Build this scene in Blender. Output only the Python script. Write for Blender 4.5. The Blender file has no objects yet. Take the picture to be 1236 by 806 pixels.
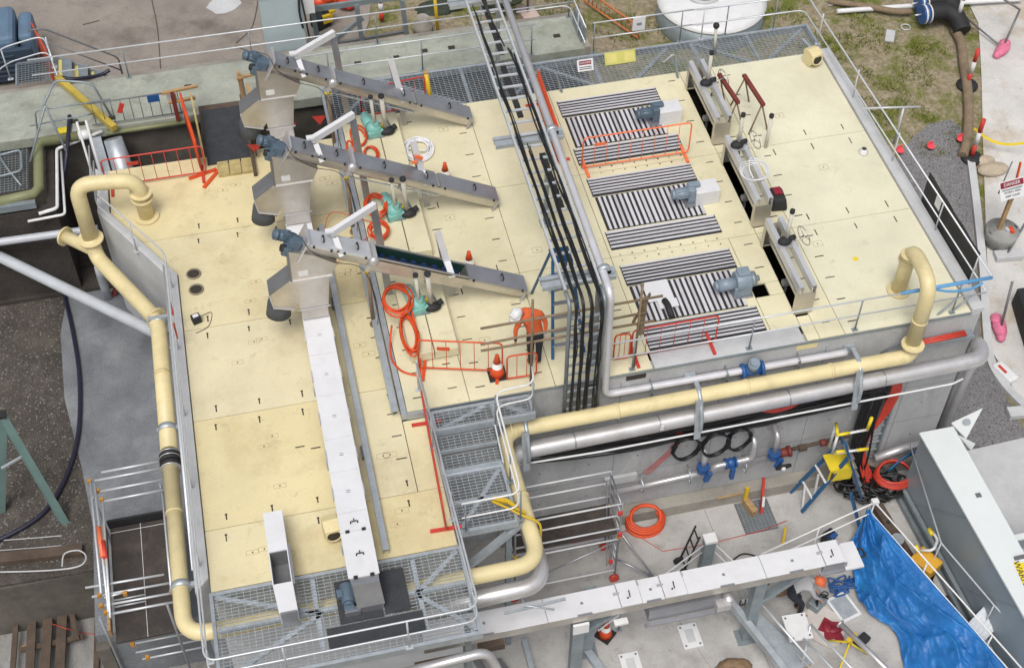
import bpy, bmesh, math, random
from mathutils import Vector, Matrix
random.seed(7)
S = bpy.context.scene
COL = S.collection
PI = math.pi
# ---------------------------------------------------------------- camera geometry (measured from the photograph)
RM = [[0.9745858205102135, -0.2239700878936278, 0.0044584963109394315],
      [0.16725651927527643, 0.7407535137387834, 0.6506223855997925],
      [-0.14902259969666715, -0.633341638937917, 0.7593883283058017]]
FPX, CZ = 1703.82, 29.6
def ray(px, py):
    c = (px - 618, -(py - 403), -FPX)
    return Vector([sum(RM[k][i] * c[k] for k in range(3)) for i in range(3)])
def P(px, py, z=0.0):
    d = ray(px, py)
    return Vector((0, 0, CZ)) + d * ((z - CZ) / d.z)
def sm(t):
    t = max(0.0, min(1.0, t)); return t * t * (3 - 2 * t)
def gh(x, y):
    r = 0.2 + 1.3 * sm((y - 20) / 12)
    t = sm((x - 5) / 8)
    back = 4.0 * (1 - t) + r * t
    f = sm((y - 29.3) / 1.5)
    near = r * sm((x - 15.0) / 0.6)
    return near * (1 - f) + back * f
def G(px, py, off=0.0):
    z = 0.5
    for _ in range(30):
        p = P(px, py, z); z = 0.5 * z + 0.5 * (gh(p.x, p.y) + off)
    return P(px, py, z)
ZL, ZR = 5.42, 5.6
# ---------------------------------------------------------------- materials
MATS = {}
def mat(name, col, rough=0.6, metal=0.0, var=0.1, scale=2.0, dirt=None, damt=0.0, dscale=0.8, bump=0.0, bscale=40, fine=0.0, stretch=(1, 1, 1), spec=0.5, dlo=0.5, dhi=0.7, spots=None, samt=0.0, sscale=4.0, slo=0.62, shi=0.75):
    m = bpy.data.materials.new(name); m.use_nodes = True
    nt = m.node_tree; N = nt.nodes; L = nt.links
    b = N['Principled BSDF']
    b.inputs['Metallic'].default_value = metal
    b.inputs['Roughness'].default_value = rough
    b.inputs['Specular IOR Level'].default_value = spec
    geo = N.new('ShaderNodeNewGeometry')
    mp = N.new('ShaderNodeMapping'); mp.inputs['Scale'].default_value = stretch
    L.new(geo.outputs['Position'], mp.inputs['Vector'])
    n1 = N.new('ShaderNodeTexNoise'); n1.inputs['Scale'].default_value = scale; n1.inputs['Detail'].default_value = 6; n1.inputs['Roughness'].default_value = 0.62
    L.new(mp.outputs[0], n1.inputs['Vector'])
    mr = N.new('ShaderNodeMapRange'); mr.inputs[1].default_value = 0.3; mr.inputs[2].default_value = 0.7
    mr.inputs[3].default_value = 1 - var; mr.inputs[4].default_value = 1 + var
    L.new(n1.outputs['Fac'], mr.inputs[0])
    mul = N.new('ShaderNodeMix'); mul.data_type = 'RGBA'; mul.blend_type = 'MULTIPLY'; mul.inputs[0].default_value = 1.0
    mul.inputs[6].default_value = (*col, 1)
    L.new(mr.outputs[0], mul.inputs[7])
    out = mul.outputs[2]
    if fine > 0:
        n3 = N.new('ShaderNodeTexNoise'); n3.inputs['Scale'].default_value = 22; n3.inputs['Detail'].default_value = 4; n3.inputs['Roughness'].default_value = 0.8
        L.new(geo.outputs['Position'], n3.inputs['Vector'])
        m3 = N.new('ShaderNodeMapRange'); m3.inputs[1].default_value = 0.3; m3.inputs[2].default_value = 0.7; m3.inputs[3].default_value = 1 - fine; m3.inputs[4].default_value = 1 + fine
        L.new(n3.outputs['Fac'], m3.inputs[0])
        mu3 = N.new('ShaderNodeMix'); mu3.data_type = 'RGBA'; mu3.blend_type = 'MULTIPLY'; mu3.inputs[0].default_value = 1.0
        L.new(out, mu3.inputs[6]); L.new(m3.outputs[0], mu3.inputs[7]); out = mu3.outputs[2]
    if dirt:
        n2 = N.new('ShaderNodeTexNoise'); n2.inputs['Scale'].default_value = dscale; n2.inputs['Detail'].default_value = 8; n2.inputs['Roughness'].default_value = 0.7
        L.new(mp.outputs[0], n2.inputs['Vector'])
        m2 = N.new('ShaderNodeMapRange'); m2.inputs[1].default_value = dlo; m2.inputs[2].default_value = dhi; m2.inputs[3].default_value = 0; m2.inputs[4].default_value = damt
        L.new(n2.outputs['Fac'], m2.inputs[0])
        mx = N.new('ShaderNodeMix'); mx.data_type = 'RGBA'
        L.new(m2.outputs[0], mx.inputs[0]); L.new(out, mx.inputs[6]); mx.inputs[7].default_value = (*dirt, 1)
        out = mx.outputs[2]
    if spots:
        n4 = N.new('ShaderNodeTexNoise'); n4.inputs['Scale'].default_value = sscale; n4.inputs['Detail'].default_value = 10; n4.inputs['Roughness'].default_value = 0.72; n4.inputs['Distortion'].default_value = 0.6
        L.new(mp.outputs[0], n4.inputs['Vector'])
        m4 = N.new('ShaderNodeMapRange'); m4.inputs[1].default_value = slo; m4.inputs[2].default_value = shi; m4.inputs[3].default_value = 0; m4.inputs[4].default_value = samt
        L.new(n4.outputs['Fac'], m4.inputs[0])
        m5 = N.new('ShaderNodeMix'); m5.data_type = 'RGBA'
        L.new(m4.outputs[0], m5.inputs[0]); L.new(out, m5.inputs[6]); m5.inputs[7].default_value = (*spots, 1)
        out = m5.outputs[2]
    L.new(out, b.inputs['Base Color'])
    if bump > 0:
        nb = N.new('ShaderNodeTexNoise'); nb.inputs['Scale'].default_value = bscale; nb.inputs['Detail'].default_value = 5
        L.new(geo.outputs['Position'], nb.inputs['Vector'])
        bp = N.new('ShaderNodeBump'); bp.inputs['Strength'].default_value = bump; bp.inputs['Distance'].default_value = 0.05
        L.new(nb.outputs['Fac'], bp.inputs['Height']); L.new(bp.outputs[0], b.inputs['Normal'])
    MATS[name] = m
    return m
frp = mat('cream_deck', (0.65, 0.575, 0.36), 0.5, var=0.10, scale=0.45, dirt=(0.50, 0.405, 0.225), damt=0.85, dscale=0.5, fine=0.05, spots=(0.30, 0.25, 0.15), samt=0.7, sscale=2.6, slo=0.57, shi=0.80)
frps = [frp, mat('cream_deck_warm', (0.65, 0.56, 0.325), 0.5, var=0.10, scale=0.45, dirt=(0.50, 0.395, 0.21), damt=0.85, dscale=0.5, fine=0.05, spots=(0.30, 0.25, 0.15), samt=0.7, sscale=2.6, slo=0.57, shi=0.80), mat('cream_deck_grey', (0.645, 0.58, 0.385), 0.5, var=0.10, scale=0.45, dirt=(0.49, 0.41, 0.25), damt=0.85, dscale=0.5, fine=0.05, spots=(0.30, 0.25, 0.15), samt=0.7, sscale=2.6, slo=0.57, shi=0.80)]
frp2 = mat('cream_deck_pale', (0.655, 0.605, 0.415), 0.5, var=0.09, scale=0.5, dirt=(0.52, 0.46, 0.28), damt=0.55, dscale=0.45, fine=0.05, spots=(0.30, 0.25, 0.15), samt=0.6, sscale=2.6, slo=0.58, shi=0.80)
frp3 = mat('cream_deck_white', (0.655, 0.625, 0.465), 0.5, var=0.09, scale=0.5, dirt=(0.54, 0.485, 0.33), damt=0.6, dscale=0.4, fine=0.05, spots=(0.36, 0.32, 0.22), samt=0.6, sscale=2.6, slo=0.58, shi=0.80)
slotm = mat('slot_dark', (0.035, 0.028, 0.02), 0.8)
seamm = mat('lid_outline', (0.48, 0.38, 0.22), 0.7)
tapem = mat('duct_cream', (0.66, 0.56, 0.31), 0.45, var=0.09, scale=1.5, dirt=(0.42, 0.34, 0.18), damt=0.5, dscale=1.2, spots=(0.30, 0.24, 0.13), samt=0.5, sscale=4.5, slo=0.62, shi=0.76, fine=0.03)
conc = mat('concrete_wall', (0.41, 0.415, 0.42), 0.85, var=0.22, scale=0.9, dirt=(0.20, 0.20, 0.20), damt=0.65, dscale=0.9, fine=0.1, bump=0.25, stretch=(1, 1, 0.45), spots=(0.62, 0.62, 0.61), samt=0.6, sscale=1.7, slo=0.56, shi=0.74)
concf = mat('concrete_floor', (0.40, 0.39, 0.375), 0.85, var=0.18, scale=0.7, dirt=(0.24, 0.22, 0.2), damt=0.7, dscale=0.9, fine=0.12, bump=0.2, spots=(0.16, 0.145, 0.125), samt=0.7, sscale=1.9, slo=0.58, shi=0.72)
concl = mat('concrete_light', (0.47, 0.475, 0.48), 0.8, var=0.12, scale=1.2, dirt=(0.36, 0.35, 0.33), damt=0.4, dscale=1.5, fine=0.06)
concd = mat('concrete_plinth', (0.29, 0.27, 0.235), 0.9, var=0.2, scale=1.2, dirt=(0.14, 0.12, 0.09), damt=0.6, dscale=1.0, fine=0.1)
shot = mat('sprayed_concrete', (0.155, 0.165, 0.178), 0.7, var=0.25, scale=1.0, dirt=(0.29, 0.30, 0.31), damt=0.6, dscale=0.7, fine=0.22, bump=0.5, bscale=25)
yardm = mat('yard_concrete', (0.26, 0.228, 0.198), 0.9, var=0.2, scale=0.6, dirt=(0.10, 0.08, 0.065), damt=0.7, dscale=0.7, fine=0.14, bump=0.25, spots=(0.30, 0.27, 0.24), samt=0.6, sscale=1.3, slo=0.57, shi=0.75)
pathm = mat('path_concrete', (0.52, 0.505, 0.48), 0.9, var=0.14, scale=0.8, dirt=(0.40, 0.33, 0.25), damt=0.85, dscale=0.35, fine=0.12, dlo=0.50, dhi=0.62, spots=(0.20, 0.17, 0.13), samt=0.6, sscale=2.2, slo=0.60, shi=0.72)
slabm = mat('mossy_slab', (0.31, 0.325, 0.275), 0.9, var=0.2, scale=1.1, dirt=(0.17, 0.18, 0.135), damt=0.6, dscale=1.2, fine=0.12, spots=(0.10, 0.10, 0.08), samt=0.75, sscale=1.6, slo=0.56, shi=0.74)
pitm = mat('earth_and_shade', (0.045, 0.038, 0.033), 0.95, var=0.35, scale=1.5, fine=0.25, bump=0.6, bscale=12)  # dark pit earth; below the slots its colour stands in for shade
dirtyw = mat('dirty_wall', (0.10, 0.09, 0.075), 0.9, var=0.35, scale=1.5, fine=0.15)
gravelm = mat('grey_gravel', (0.20, 0.195, 0.20), 0.95, var=0.12, scale=1.0, fine=0.55, bump=0.9, bscale=30)
mulch = mat('dark_mulch', (0.065, 0.056, 0.047), 0.95, var=0.3, scale=1.2, dirt=(0.16, 0.14, 0.115), damt=0.6, dscale=2.5, fine=0.5, bump=0.9, bscale=24)
steel = mat('stainless', (0.56, 0.53, 0.49), 0.36, metal=0.85, var=0.14, scale=1.6, fine=0.05, dirt=(0.36, 0.33, 0.29), damt=0.4, dscale=1.3)
steels = mat('stainless_smooth', (0.58, 0.57, 0.575), 0.36, metal=0.6, var=0.1, scale=2.0, dirt=(0.36, 0.33, 0.31), damt=0.4, dscale=1.6)
lidst = mat('stainless_lid', (0.36, 0.365, 0.39), 0.38, metal=0.7, var=0.16, scale=1.6, fine=0.05)
chd = mat('chute_grey', (0.20, 0.20, 0.205), 0.45, metal=0.5, var=0.15)
lidh = mat('lid_pale', (0.62, 0.63, 0.65), 0.35, metal=0.5, var=0.12, scale=1.5)
sleevem = mat('sleeve_grey', (0.07, 0.08, 0.095), 0.6, var=0.2)
whitec = mat('white_cover', (0.63, 0.63, 0.645), 0.38, var=0.05, scale=2, dirt=(0.5, 0.48, 0.45), damt=0.45, dscale=1.6, dlo=0.52, dhi=0.75)
palep = mat('pale_stainless', (0.62, 0.61, 0.64), 0.4, metal=0.35, var=0.1, scale=2.0)
flrd = mat('grimy_floor', (0.24, 0.235, 0.225), 0.9, var=0.3, scale=1.0, dirt=(0.10, 0.09, 0.075), damt=0.8, dscale=0.8, fine=0.15, stretch=(2.2, 0.7, 1), bump=0.2)
galv = mat('galvanised', (0.44, 0.48, 0.51), 0.42, metal=0.5, var=0.14, scale=5, fine=0.05)
galvd = mat('galvanised_dull', (0.25, 0.29, 0.31), 0.5, metal=0.4, var=0.15, scale=4)
railm = mat('rail_tube', (0.58, 0.60, 0.62), 0.4, metal=0.4, var=0.08, scale=4)
darkst = mat('dark_post', (0.16, 0.16, 0.165), 0.5, metal=0.3)
blk = mat('black_rubber', (0.016, 0.016, 0.017), 0.7, var=0.3, scale=5)
blkc = mat('black_cable', (0.012, 0.012, 0.013), 0.42)
matm = mat('black_mat', (0.035, 0.038, 0.043), 0.8, var=0.2, scale=4, fine=0.25)
orange = mat('orange_plastic', (0.62, 0.07, 0.014), 0.5, var=0.15, scale=5)
orangel = mat('orange_light', (0.80, 0.17, 0.06), 0.5)
redm = mat('red_plastic', (0.52, 0.045, 0.03), 0.45)
redc = mat('red_cable', (0.50, 0.05, 0.03), 0.45, var=0.15, scale=6)
whitep = mat('white_plastic', (0.66, 0.66, 0.66), 0.4, var=0.06, scale=4)
reflm = mat('white_band', (0.85, 0.84, 0.82), 0.3)
motor = mat('motor_blue_grey', (0.085, 0.125, 0.165), 0.42, var=0.12, scale=6)
motor2 = mat('motor_grey', (0.20, 0.25, 0.30), 0.4, var=0.12, scale=6)
teal = mat('pump_teal', (0.20, 0.46, 0.41), 0.45, var=0.1, scale=5)
bluev = mat('valve_blue', (0.02, 0.085, 0.26), 0.4)
blued = mat('ladder_blue', (0.02, 0.095, 0.21), 0.45, var=0.1)
yel = mat('safety_yellow', (0.62, 0.41, 0.02), 0.45)
yelb = mat('bright_yellow', (0.72, 0.55, 0.03), 0.45)
yelp = mat('pale_yellow', (0.62, 0.55, 0.18), 0.6)
rust = mat('red_oxide', (0.17, 0.03, 0.022), 0.6, var=0.2, scale=6)
rustp = mat('rusty_tube', (0.20, 0.145, 0.09), 0.65, var=0.25, scale=6)
wood = mat('timber', (0.36, 0.23, 0.11), 0.8, var=0.25, scale=3, stretch=(1, 4, 1), fine=0.1)
woodd = mat('dark_timber', (0.085, 0.06, 0.043), 0.85, var=0.3, scale=3, fine=0.15)
ply = mat('wet_plywood', (0.045, 0.037, 0.033), 0.7, var=0.35, scale=1.2, dirt=(0.11, 0.08, 0.06), damt=0.6, dscale=2.2, fine=0.2)
oliv = mat('olive_pipe', (0.19, 0.20, 0.10), 0.5, var=0.15, scale=2)
greenst = mat('green_steel', (0.14, 0.22, 0.205), 0.5, var=0.12, scale=2)
boxw = mat('tank_white', (0.63, 0.665, 0.66), 0.45, var=0.03, scale=1, dirt=(0.55, 0.56, 0.55), damt=0.2)
boxg = mat('tank_side', (0.27, 0.32, 0.345), 0.4, metal=0.1, var=0.12, scale=0.8, stretch=(1, 1, 0.4))
tarpm = mat('blue_tarp', (0.012, 0.125, 0.37), 0.5, var=0.18, scale=1.4, bump=0.35, bscale=6, dirt=(0.03, 0.28, 0.66), damt=0.5, dscale=1.6)
purple = mat('purple_hose', (0.018, 0.016, 0.035), 0.4)
cab = mat('cabinet_grey', (0.40, 0.47, 0.49), 0.5, var=0.05)
vehm = mat('machine_blue', (0.10, 0.16, 0.235), 0.5, var=0.15)
vehd = mat('machine_dark', (0.03, 0.05, 0.08), 0.6)
skin = mat('skin', (0.45, 0.25, 0.17), 0.6)
hiviz = mat('hi_vis_orange', (0.58, 0.105, 0.03), 0.75, var=0.15, scale=5)
navy = mat('navy_cloth', (0.02, 0.022, 0.03), 0.9, var=0.2, scale=7)
boot = mat('tan_boot', (0.24, 0.13, 0.06), 0.8)
glove = mat('pale_shirt', (0.38, 0.38, 0.38), 0.8)
pink = mat('pink_bag', (0.62, 0.16, 0.26), 0.6, var=0.2, scale=8)
tan = mat('brown_sack', (0.20, 0.13, 0.075), 0.9, var=0.3, scale=6)
sock = mat('silt_sock', (0.21, 0.155, 0.10), 0.95, var=0.25, scale=4, fine=0.2)
greenc = mat('green_sheet', (0.03, 0.33, 0.22), 0.5)
screwb = mat('screw_blue', (0.012, 0.03, 0.085), 0.4)
troughg = mat('trough_green', (0.01, 0.035, 0.028), 0.5)
signy = mat('sign_yellow', (0.52, 0.50, 0.13), 0.5)
signr = mat('sign_maroon', (0.22, 0.012, 0.025), 0.5)
inkm = mat('ink', (0.02, 0.02, 0.025), 0.6)
stripes3 = [mat('slat_pale_%s' % n, c, 0.42, var=0.08, scale=6) for n, c in (('grey', (0.50, 0.49, 0.51)), ('dull', (0.45, 0.44, 0.455)))]
stripew = mat('slat_white', (0.56, 0.55, 0.57), 0.42, var=0.05, scale=6)
stripeb = mat('slat_gap', (0.022, 0.022, 0.026), 0.7)
clearp = mat('frosted_tube', (0.55, 0.53, 0.46), 0.35)
beltw = mat('cable_white', (0.72, 0.72, 0.74), 0.4)

# ground: soil with patchy grass, one procedural sheet
def ground_mat():
    m = bpy.data.materials.new('soil_and_grass'); m.use_nodes = True
    nt = m.node_tree; N = nt.nodes; L = nt.links; b = N['Principled BSDF']; b.inputs['Roughness'].default_value = 0.95
    geo = N.new('ShaderNodeNewGeometry')
    def noise(s, d=6, r=0.65):
        n = N.new('ShaderNodeTexNoise'); n.inputs['Scale'].default_value = s; n.inputs['Detail'].default_value = d; n.inputs['Roughness'].default_value = r
        L.new(geo.outputs['Position'], n.inputs['Vector']); return n
    def ramp(n, stops):
        r = N.new('ShaderNodeValToRGB'); e = r.color_ramp.elements
        while len(e) < len(stops): e.new(0.5)
        for i, (p, c) in enumerate(stops): e[i].position = p; e[i].color = (*c, 1)
        L.new(n.outputs['Fac'], r.inputs[0]); return r
    soil = ramp(noise(7, 8, 0.75), [(0.28, (0.15, 0.12, 0.075)), (0.5, (0.33, 0.27, 0.18)), (0.72, (0.50, 0.43, 0.31))])
    grass = ramp(noise(14, 8, 0.8), [(0.3, (0.05, 0.065, 0.008)), (0.5, (0.135, 0.155, 0.02)), (0.7, (0.27, 0.27, 0.06))])
    k = ramp(noise(0.95, 10, 0.78), [(0.46, (0, 0, 0)), (0.60, (1, 1, 1))])
    mx = N.new('ShaderNodeMix'); mx.data_type = 'RGBA'
    L.new(k.outputs[0], mx.inputs[0]); L.new(soil.outputs[0], mx.inputs[6]); L.new(grass.outputs[0], mx.inputs[7])
    L.new(mx.outputs[2], b.inputs['Base Color'])
    nb = noise(18, 6, 0.8); bp = N.new('ShaderNodeBump'); bp.inputs['Strength'].default_value = 0.8; bp.inputs['Distance'].default_value = 0.08
    L.new(nb.outputs['Fac'], bp.inputs['Height']); L.new(bp.outputs[0], b.inputs['Normal'])
    return m
groundm = ground_mat()

# ---------------------------------------------------------------- mesh builder
class MB:
    def __init__(s): s.v = []; s.f = []; s.m = []; s.s = []
    def face(s, idx, m=0, smooth=False): s.f.append(idx); s.m.append(m); s.s.append(smooth)
    def quad(s, a, b, c, d, m=0):
        i = len(s.v); s.v += [Vector(a), Vector(b), Vector(c), Vector(d)]; s.face((i, i+1, i+2, i+3), m)
    def poly(s, pts, m=0):
        i = len(s.v); s.v += [Vector(p) for p in pts]; s.face(tuple(range(i, i+len(pts))), m)
    def hexa(s, p, m=0):    # p: 4 bottom, 4 top (ccw seen from above)
        i = len(s.v); s.v += [Vector(q) for q in p]
        for q in ((3, 2, 1, 0), (4, 5, 6, 7), (0, 1, 5, 4), (1, 2, 6, 5), (2, 3, 7, 6), (3, 0, 4, 7)): s.face(tuple(i+k for k in q), m)
        return s
    def box(s, x0, x1, y0, y1, z0, z1, m=0):
        return s.hexa([(x0, y0, z0), (x1, y0, z0), (x1, y1, z0), (x0, y1, z0), (x0, y0, z1), (x1, y0, z1), (x1, y1, z1), (x0, y1, z1)], m)
    def obox(s, c, dx, dy, dz, rz=0.0, m=0, rx=0.0, ry=0.0):   # centred oriented box
        M = Matrix.Translation(Vector(c)) @ Matrix.Rotation(rz, 4, 'Z') @ Matrix.Rotation(ry, 4, 'Y') @ Matrix.Rotation(rx, 4, 'X')
        x, y, z = dx/2, dy/2, dz/2
        return s.hexa([M @ Vector(q) for q in ((-x, -y, -z), (x, -y, -z), (x, y, -z), (-x, y, -z), (-x, -y, z), (x, -y, z), (x, y, z), (-x, y, z))], m)
    def bar(s, p, q, w, h, m=0, up=(0, 0, 1)):
        p = Vector(p); q = Vector(q); d = (q-p).normalized(); u = Vector(up)
        if abs(d.dot(u)) > 0.98: u = Vector((0, 1, 0))
        a = d.cross(u).normalized() * (w/2); b = a.cross(d).normalized() * (h/2)
        return s.hexa([p-a-b, p+a-b, q+a-b, q-a-b, p-a+b, p+a+b, q+a+b, q-a+b], m)
    def channel(s, p, q, w, h, t=0.012, m=0, up=(0, 0, 1)):     # C section, web on the up side
        p = Vector(p); q = Vector(q); d = (q-p).normalized(); u = Vector(up)
        if abs(d.dot(u)) > 0.98: u = Vector((0, 1, 0))
        a = d.cross(u).normalized(); b = a.cross(d).normalized()
        s.bar(p + b*(h/2-t/2), q + b*(h/2-t/2), w, t, m, up)
        for k in (-1, 1):
            o = a*k*(w/2-t/2) - b*(t/2)
            s.bar(p+o, q+o, t, h-t, m, up)
        return s
    def tube(s, pts, r, n=8, m=0, closed=False, caps=True):
        pts = [Vector(p) for p in pts]; k = len(pts)
        if k < 2: return s
        rr = r if isinstance(r, (list, tuple)) else [r]*k
        T = []
        for i in range(k):
            a = pts[(i-1) % k] if (closed or i > 0) else pts[i]
            b = pts[(i+1) % k] if (closed or i < k-1) else pts[i]
            d = b-a
            T.append(d.normalized() if d.length > 1e-9 else Vector((0, 0, 1)))
        u = Vector((0, 0, 1)) if abs(T[0].z) < 0.9 else Vector((1, 0, 0))
        nrm = (u - T[0]*u.dot(T[0])).normalized()
        base = len(s.v)
        for i in range(k):
            nrm = nrm - T[i]*nrm.dot(T[i])
            nrm = nrm.normalized() if nrm.length > 1e-6 else T[i].orthogonal().normalized()
            bn = T[i].cross(nrm)
            for j in range(n):
                a = 2*PI*j/n
                s.v.append(pts[i] + (nrm*math.cos(a) + bn*math.sin(a))*rr[i])
        for i in range(k if closed else k-1):
            for j in range(n):
                a = base + i*n + j; b = base + i*n + (j+1) % n
                c = base + ((i+1) % k)*n + (j+1) % n; d = base + ((i+1) % k)*n + j
                s.face((a, b, c, d), m, True)
        if caps and not closed:
            s.face(tuple(base + j for j in reversed(range(n))), m)
            s.face(tuple(base + (k-1)*n + j for j in range(n)), m)
        return s
    def cyl(s, p, q, r, n=14, m=0, r2=None): return s.tube([p, q], [r, r if r2 is None else r2], n, m)
    def lathe(s, c, prof, n=20, m=0, axis=(0, 0, 1)):
        A = Vector(axis).normalized(); c = Vector(c)
        return s.tube([c + A*z for r, z in prof], [r for r, z in prof], n, m) if all(prof[i][1] != prof[i+1][1] for i in range(len(prof)-1)) else s.tube([c + A*(z+1e-4*i) for i, (r, z) in enumerate(prof)], [r for r, z in prof], n, m)
    def ell(s, c, rx, ry, rz, m=0, nu=12, nv=8, rot=None):
        c = Vector(c); base = len(s.v)
        for i in range(nv+1):
            t = PI*i/nv
            for j in range(nu):
                a = 2*PI*j/nu
                p = Vector((rx*math.sin(t)*math.cos(a), ry*math.sin(t)*math.sin(a), rz*math.cos(t)))
                if rot: p = rot @ p
                s.v.append(c+p)
        for i in range(nv):
            for j in range(nu):
                s.face((base+i*nu+j, base+(i+1)*nu+j, base+(i+1)*nu+(j+1) % nu, base+i*nu+(j+1) % nu), m, True)
        return s
    def prism(s, poly, z0, z1, m=0, mt=None):
        n = len(poly); i = len(s.v)
        s.v += [Vector((p[0], p[1], z0)) for p in poly] + [Vector((p[0], p[1], z1)) for p in poly]
        s.face(tuple(i+k for k in reversed(range(n))), m); s.face(tuple(i+n+k for k in range(n)), m if mt is None else mt)
        for k in range(n): s.face((i+k, i+(k+1) % n, i+n+(k+1) % n, i+n+k), m)
        return s
    def extr(s, poly, d, m=0):     # 3D polygon extruded along vector d
        n = len(poly); i = len(s.v); d = Vector(d)
        s.v += [Vector(p) for p in poly] + [Vector(p)+d for p in poly]
        s.face(tuple(i+k for k in reversed(range(n))), m); s.face(tuple(i+n+k for k in range(n)), m)
        for k in range(n): s.face((i+k, i+(k+1) % n, i+n+(k+1) % n, i+n+k), m)
        return s
    def ring(s, c, R, r, axis=(0, 0, 1), n=8, k=28, m=0):
        A = Vector(axis).normalized(); u = A.orthogonal().normalized(); w = A.cross(u); c = Vector(c)
        return s.tube([c + (u*math.cos(2*PI*i/k) + w*math.sin(2*PI*i/k))*R for i in range(k)], r, n, m, closed=True)
    def grate(s, x0, x1, y0, y1, z, px=0.13, py=0.075, m=0, depth=0.02, w=0.010):
        y = y0 + py/2
        while y < y1:
            s.box(x0, x1, y-w/2, y+w/2, z-depth, z, m); y += py
        x = x0 + px/2
        while x < x1:
            s.box(x-w*0.45, x+w*0.45, y0, y1, z-depth*0.5, z-0.002, m); x += px
        return s
    def build(s, name, mats, parent=None, loc=None, bevel=0.0, label=None):
        if not isinstance(mats, (list, tuple)): mats = [mats]
        if loc is None:
            if parent is not None: loc = Vector(parent['_w']) if '_w' in parent else Vector((0, 0, 0))
            else:
                lo = Vector([min(v[i] for v in s.v) for i in range(3)]); hi = Vector([max(v[i] for v in s.v) for i in range(3)])
                loc = Vector(((lo.x+hi.x)/2, (lo.y+hi.y)/2, lo.z))
        loc = Vector(loc)
        me = bpy.data.meshes.new(name)
        me.from_pydata([tuple(v-loc) for v in s.v], [], s.f)
        for mm in mats: me.materials.append(mm)
        me.polygons.foreach_set('material_index', s.m); me.polygons.foreach_set('use_smooth', s.s)
        me.update()
        o = bpy.data.objects.new(name, me); COL.objects.link(o)
        if parent is not None: o.parent = parent
        else: o.location = loc
        o['_w'] = tuple(loc)
        if bevel > 0:
            b = o.modifiers.new('b', 'BEVEL'); b.width = bevel; b.segments = 2; b.limit_method = 'ANGLE'; b.angle_limit = math.radians(40)
        if label: o['label'] = label
        return o
def fil(pts, rad, seg=6):
    pts = [Vector(p) for p in pts]; out = [pts[0]]
    for i in range(1, len(pts)-1):
        a, b, c = pts[i-1], pts[i], pts[i+1]
        d1 = (a-b); d2 = (c-b); l = min(rad, d1.length*0.49, d2.length*0.49)
        p0 = b + d1.normalized()*l; p1 = b + d2.normalized()*l
        for k in range(seg+1):
            t = k/seg
            out.append(p0*(1-t)**2 + b*2*t*(1-t) + p1*t*t)
    out.append(pts[-1]); return out
def spline(pts, seg=6, closed=False):
    pts = [Vector(p) for p in pts]; n = len(pts); out = []
    for i in range(n if closed else n-1):
        p0 = pts[(i-1) % n] if (closed or i > 0) else pts[i]; p1 = pts[i]; p2 = pts[(i+1) % n]
        p3 = pts[(i+2) % n] if (closed or i+2 < n) else p2
        for k in range(seg):
            t = k/seg
            out.append(0.5*((2*p1) + (p2-p0)*t + (2*p0-5*p1+4*p2-p3)*t*t + (3*p1-p0-3*p2+p3)*t**3))
    if not closed: out.append(pts[-1])
    return out
def tag(o, label, cat, group=None, kind=None):
    if label: o['label'] = label
    if cat: o['category'] = cat
    if group: o['group'] = group
    if kind: o['kind'] = kind
    return o
def thing(name, label, cat, loc, group=None):
    o = bpy.data.objects.new(name, None); COL.objects.link(o); o.location = Vector(loc); o['_w'] = tuple(loc)
    o.empty_display_size = 0.2
    return tag(o, label, cat, group)
def struct(mb, name, m): return tag(mb.build(name, m, loc=(0, 0, 0)), None, None, kind='structure')
def copy_tree(o, parent=None):
    c = o.copy(); COL.objects.link(c)
    if parent is not None: c.parent = parent; c.matrix_parent_inverse.identity()
    for ch in list(o.children): copy_tree(ch, c)
    return c
def dup(o, loc, rz, label):
    c = copy_tree(o); c.location = Vector(loc); c.rotation_euler = (0, 0, rz); c['label'] = label; c['_w'] = tuple(loc); return c
def text_mesh(body, size, mat_, name, M, parent, depth=0.002, bold=0.0):
    cu = bpy.data.curves.new(name, 'FONT'); cu.body = body; cu.size = size; cu.align_x = 'CENTER'; cu.align_y = 'CENTER'; cu.extrude = depth; cu.offset = bold; cu.resolution_u = 2
    tmp = bpy.data.objects.new('tmp', cu); COL.objects.link(tmp)
    dg = bpy.context.evaluated_depsgraph_get(); dg.update()
    me = bpy.data.meshes.new_from_object(tmp.evaluated_get(dg))
    bpy.data.objects.remove(tmp); bpy.data.curves.remove(cu)
    w = Vector(parent['_w']) if parent is not None and '_w' in parent else Vector((0, 0, 0))
    me.transform(Matrix.Translation(-w) @ M)
    me.materials.clear(); me.materials.append(mat_)
    o = bpy.data.objects.new(name, me); COL.objects.link(o); o.name = name
    if parent is not None: o.parent = parent
    o['_w'] = tuple(w)
    return o
def basis(o, x, y):
    x = Vector(x).normalized(); y = Vector(y); z = x.cross(y).normalized(); y = z.cross(x)
    return Matrix(((x.x, y.x, z.x, o[0]), (x.y, y.y, z.y, o[1]), (x.z, y.z, z.z, o[2]), (0, 0, 0, 1)))
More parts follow.
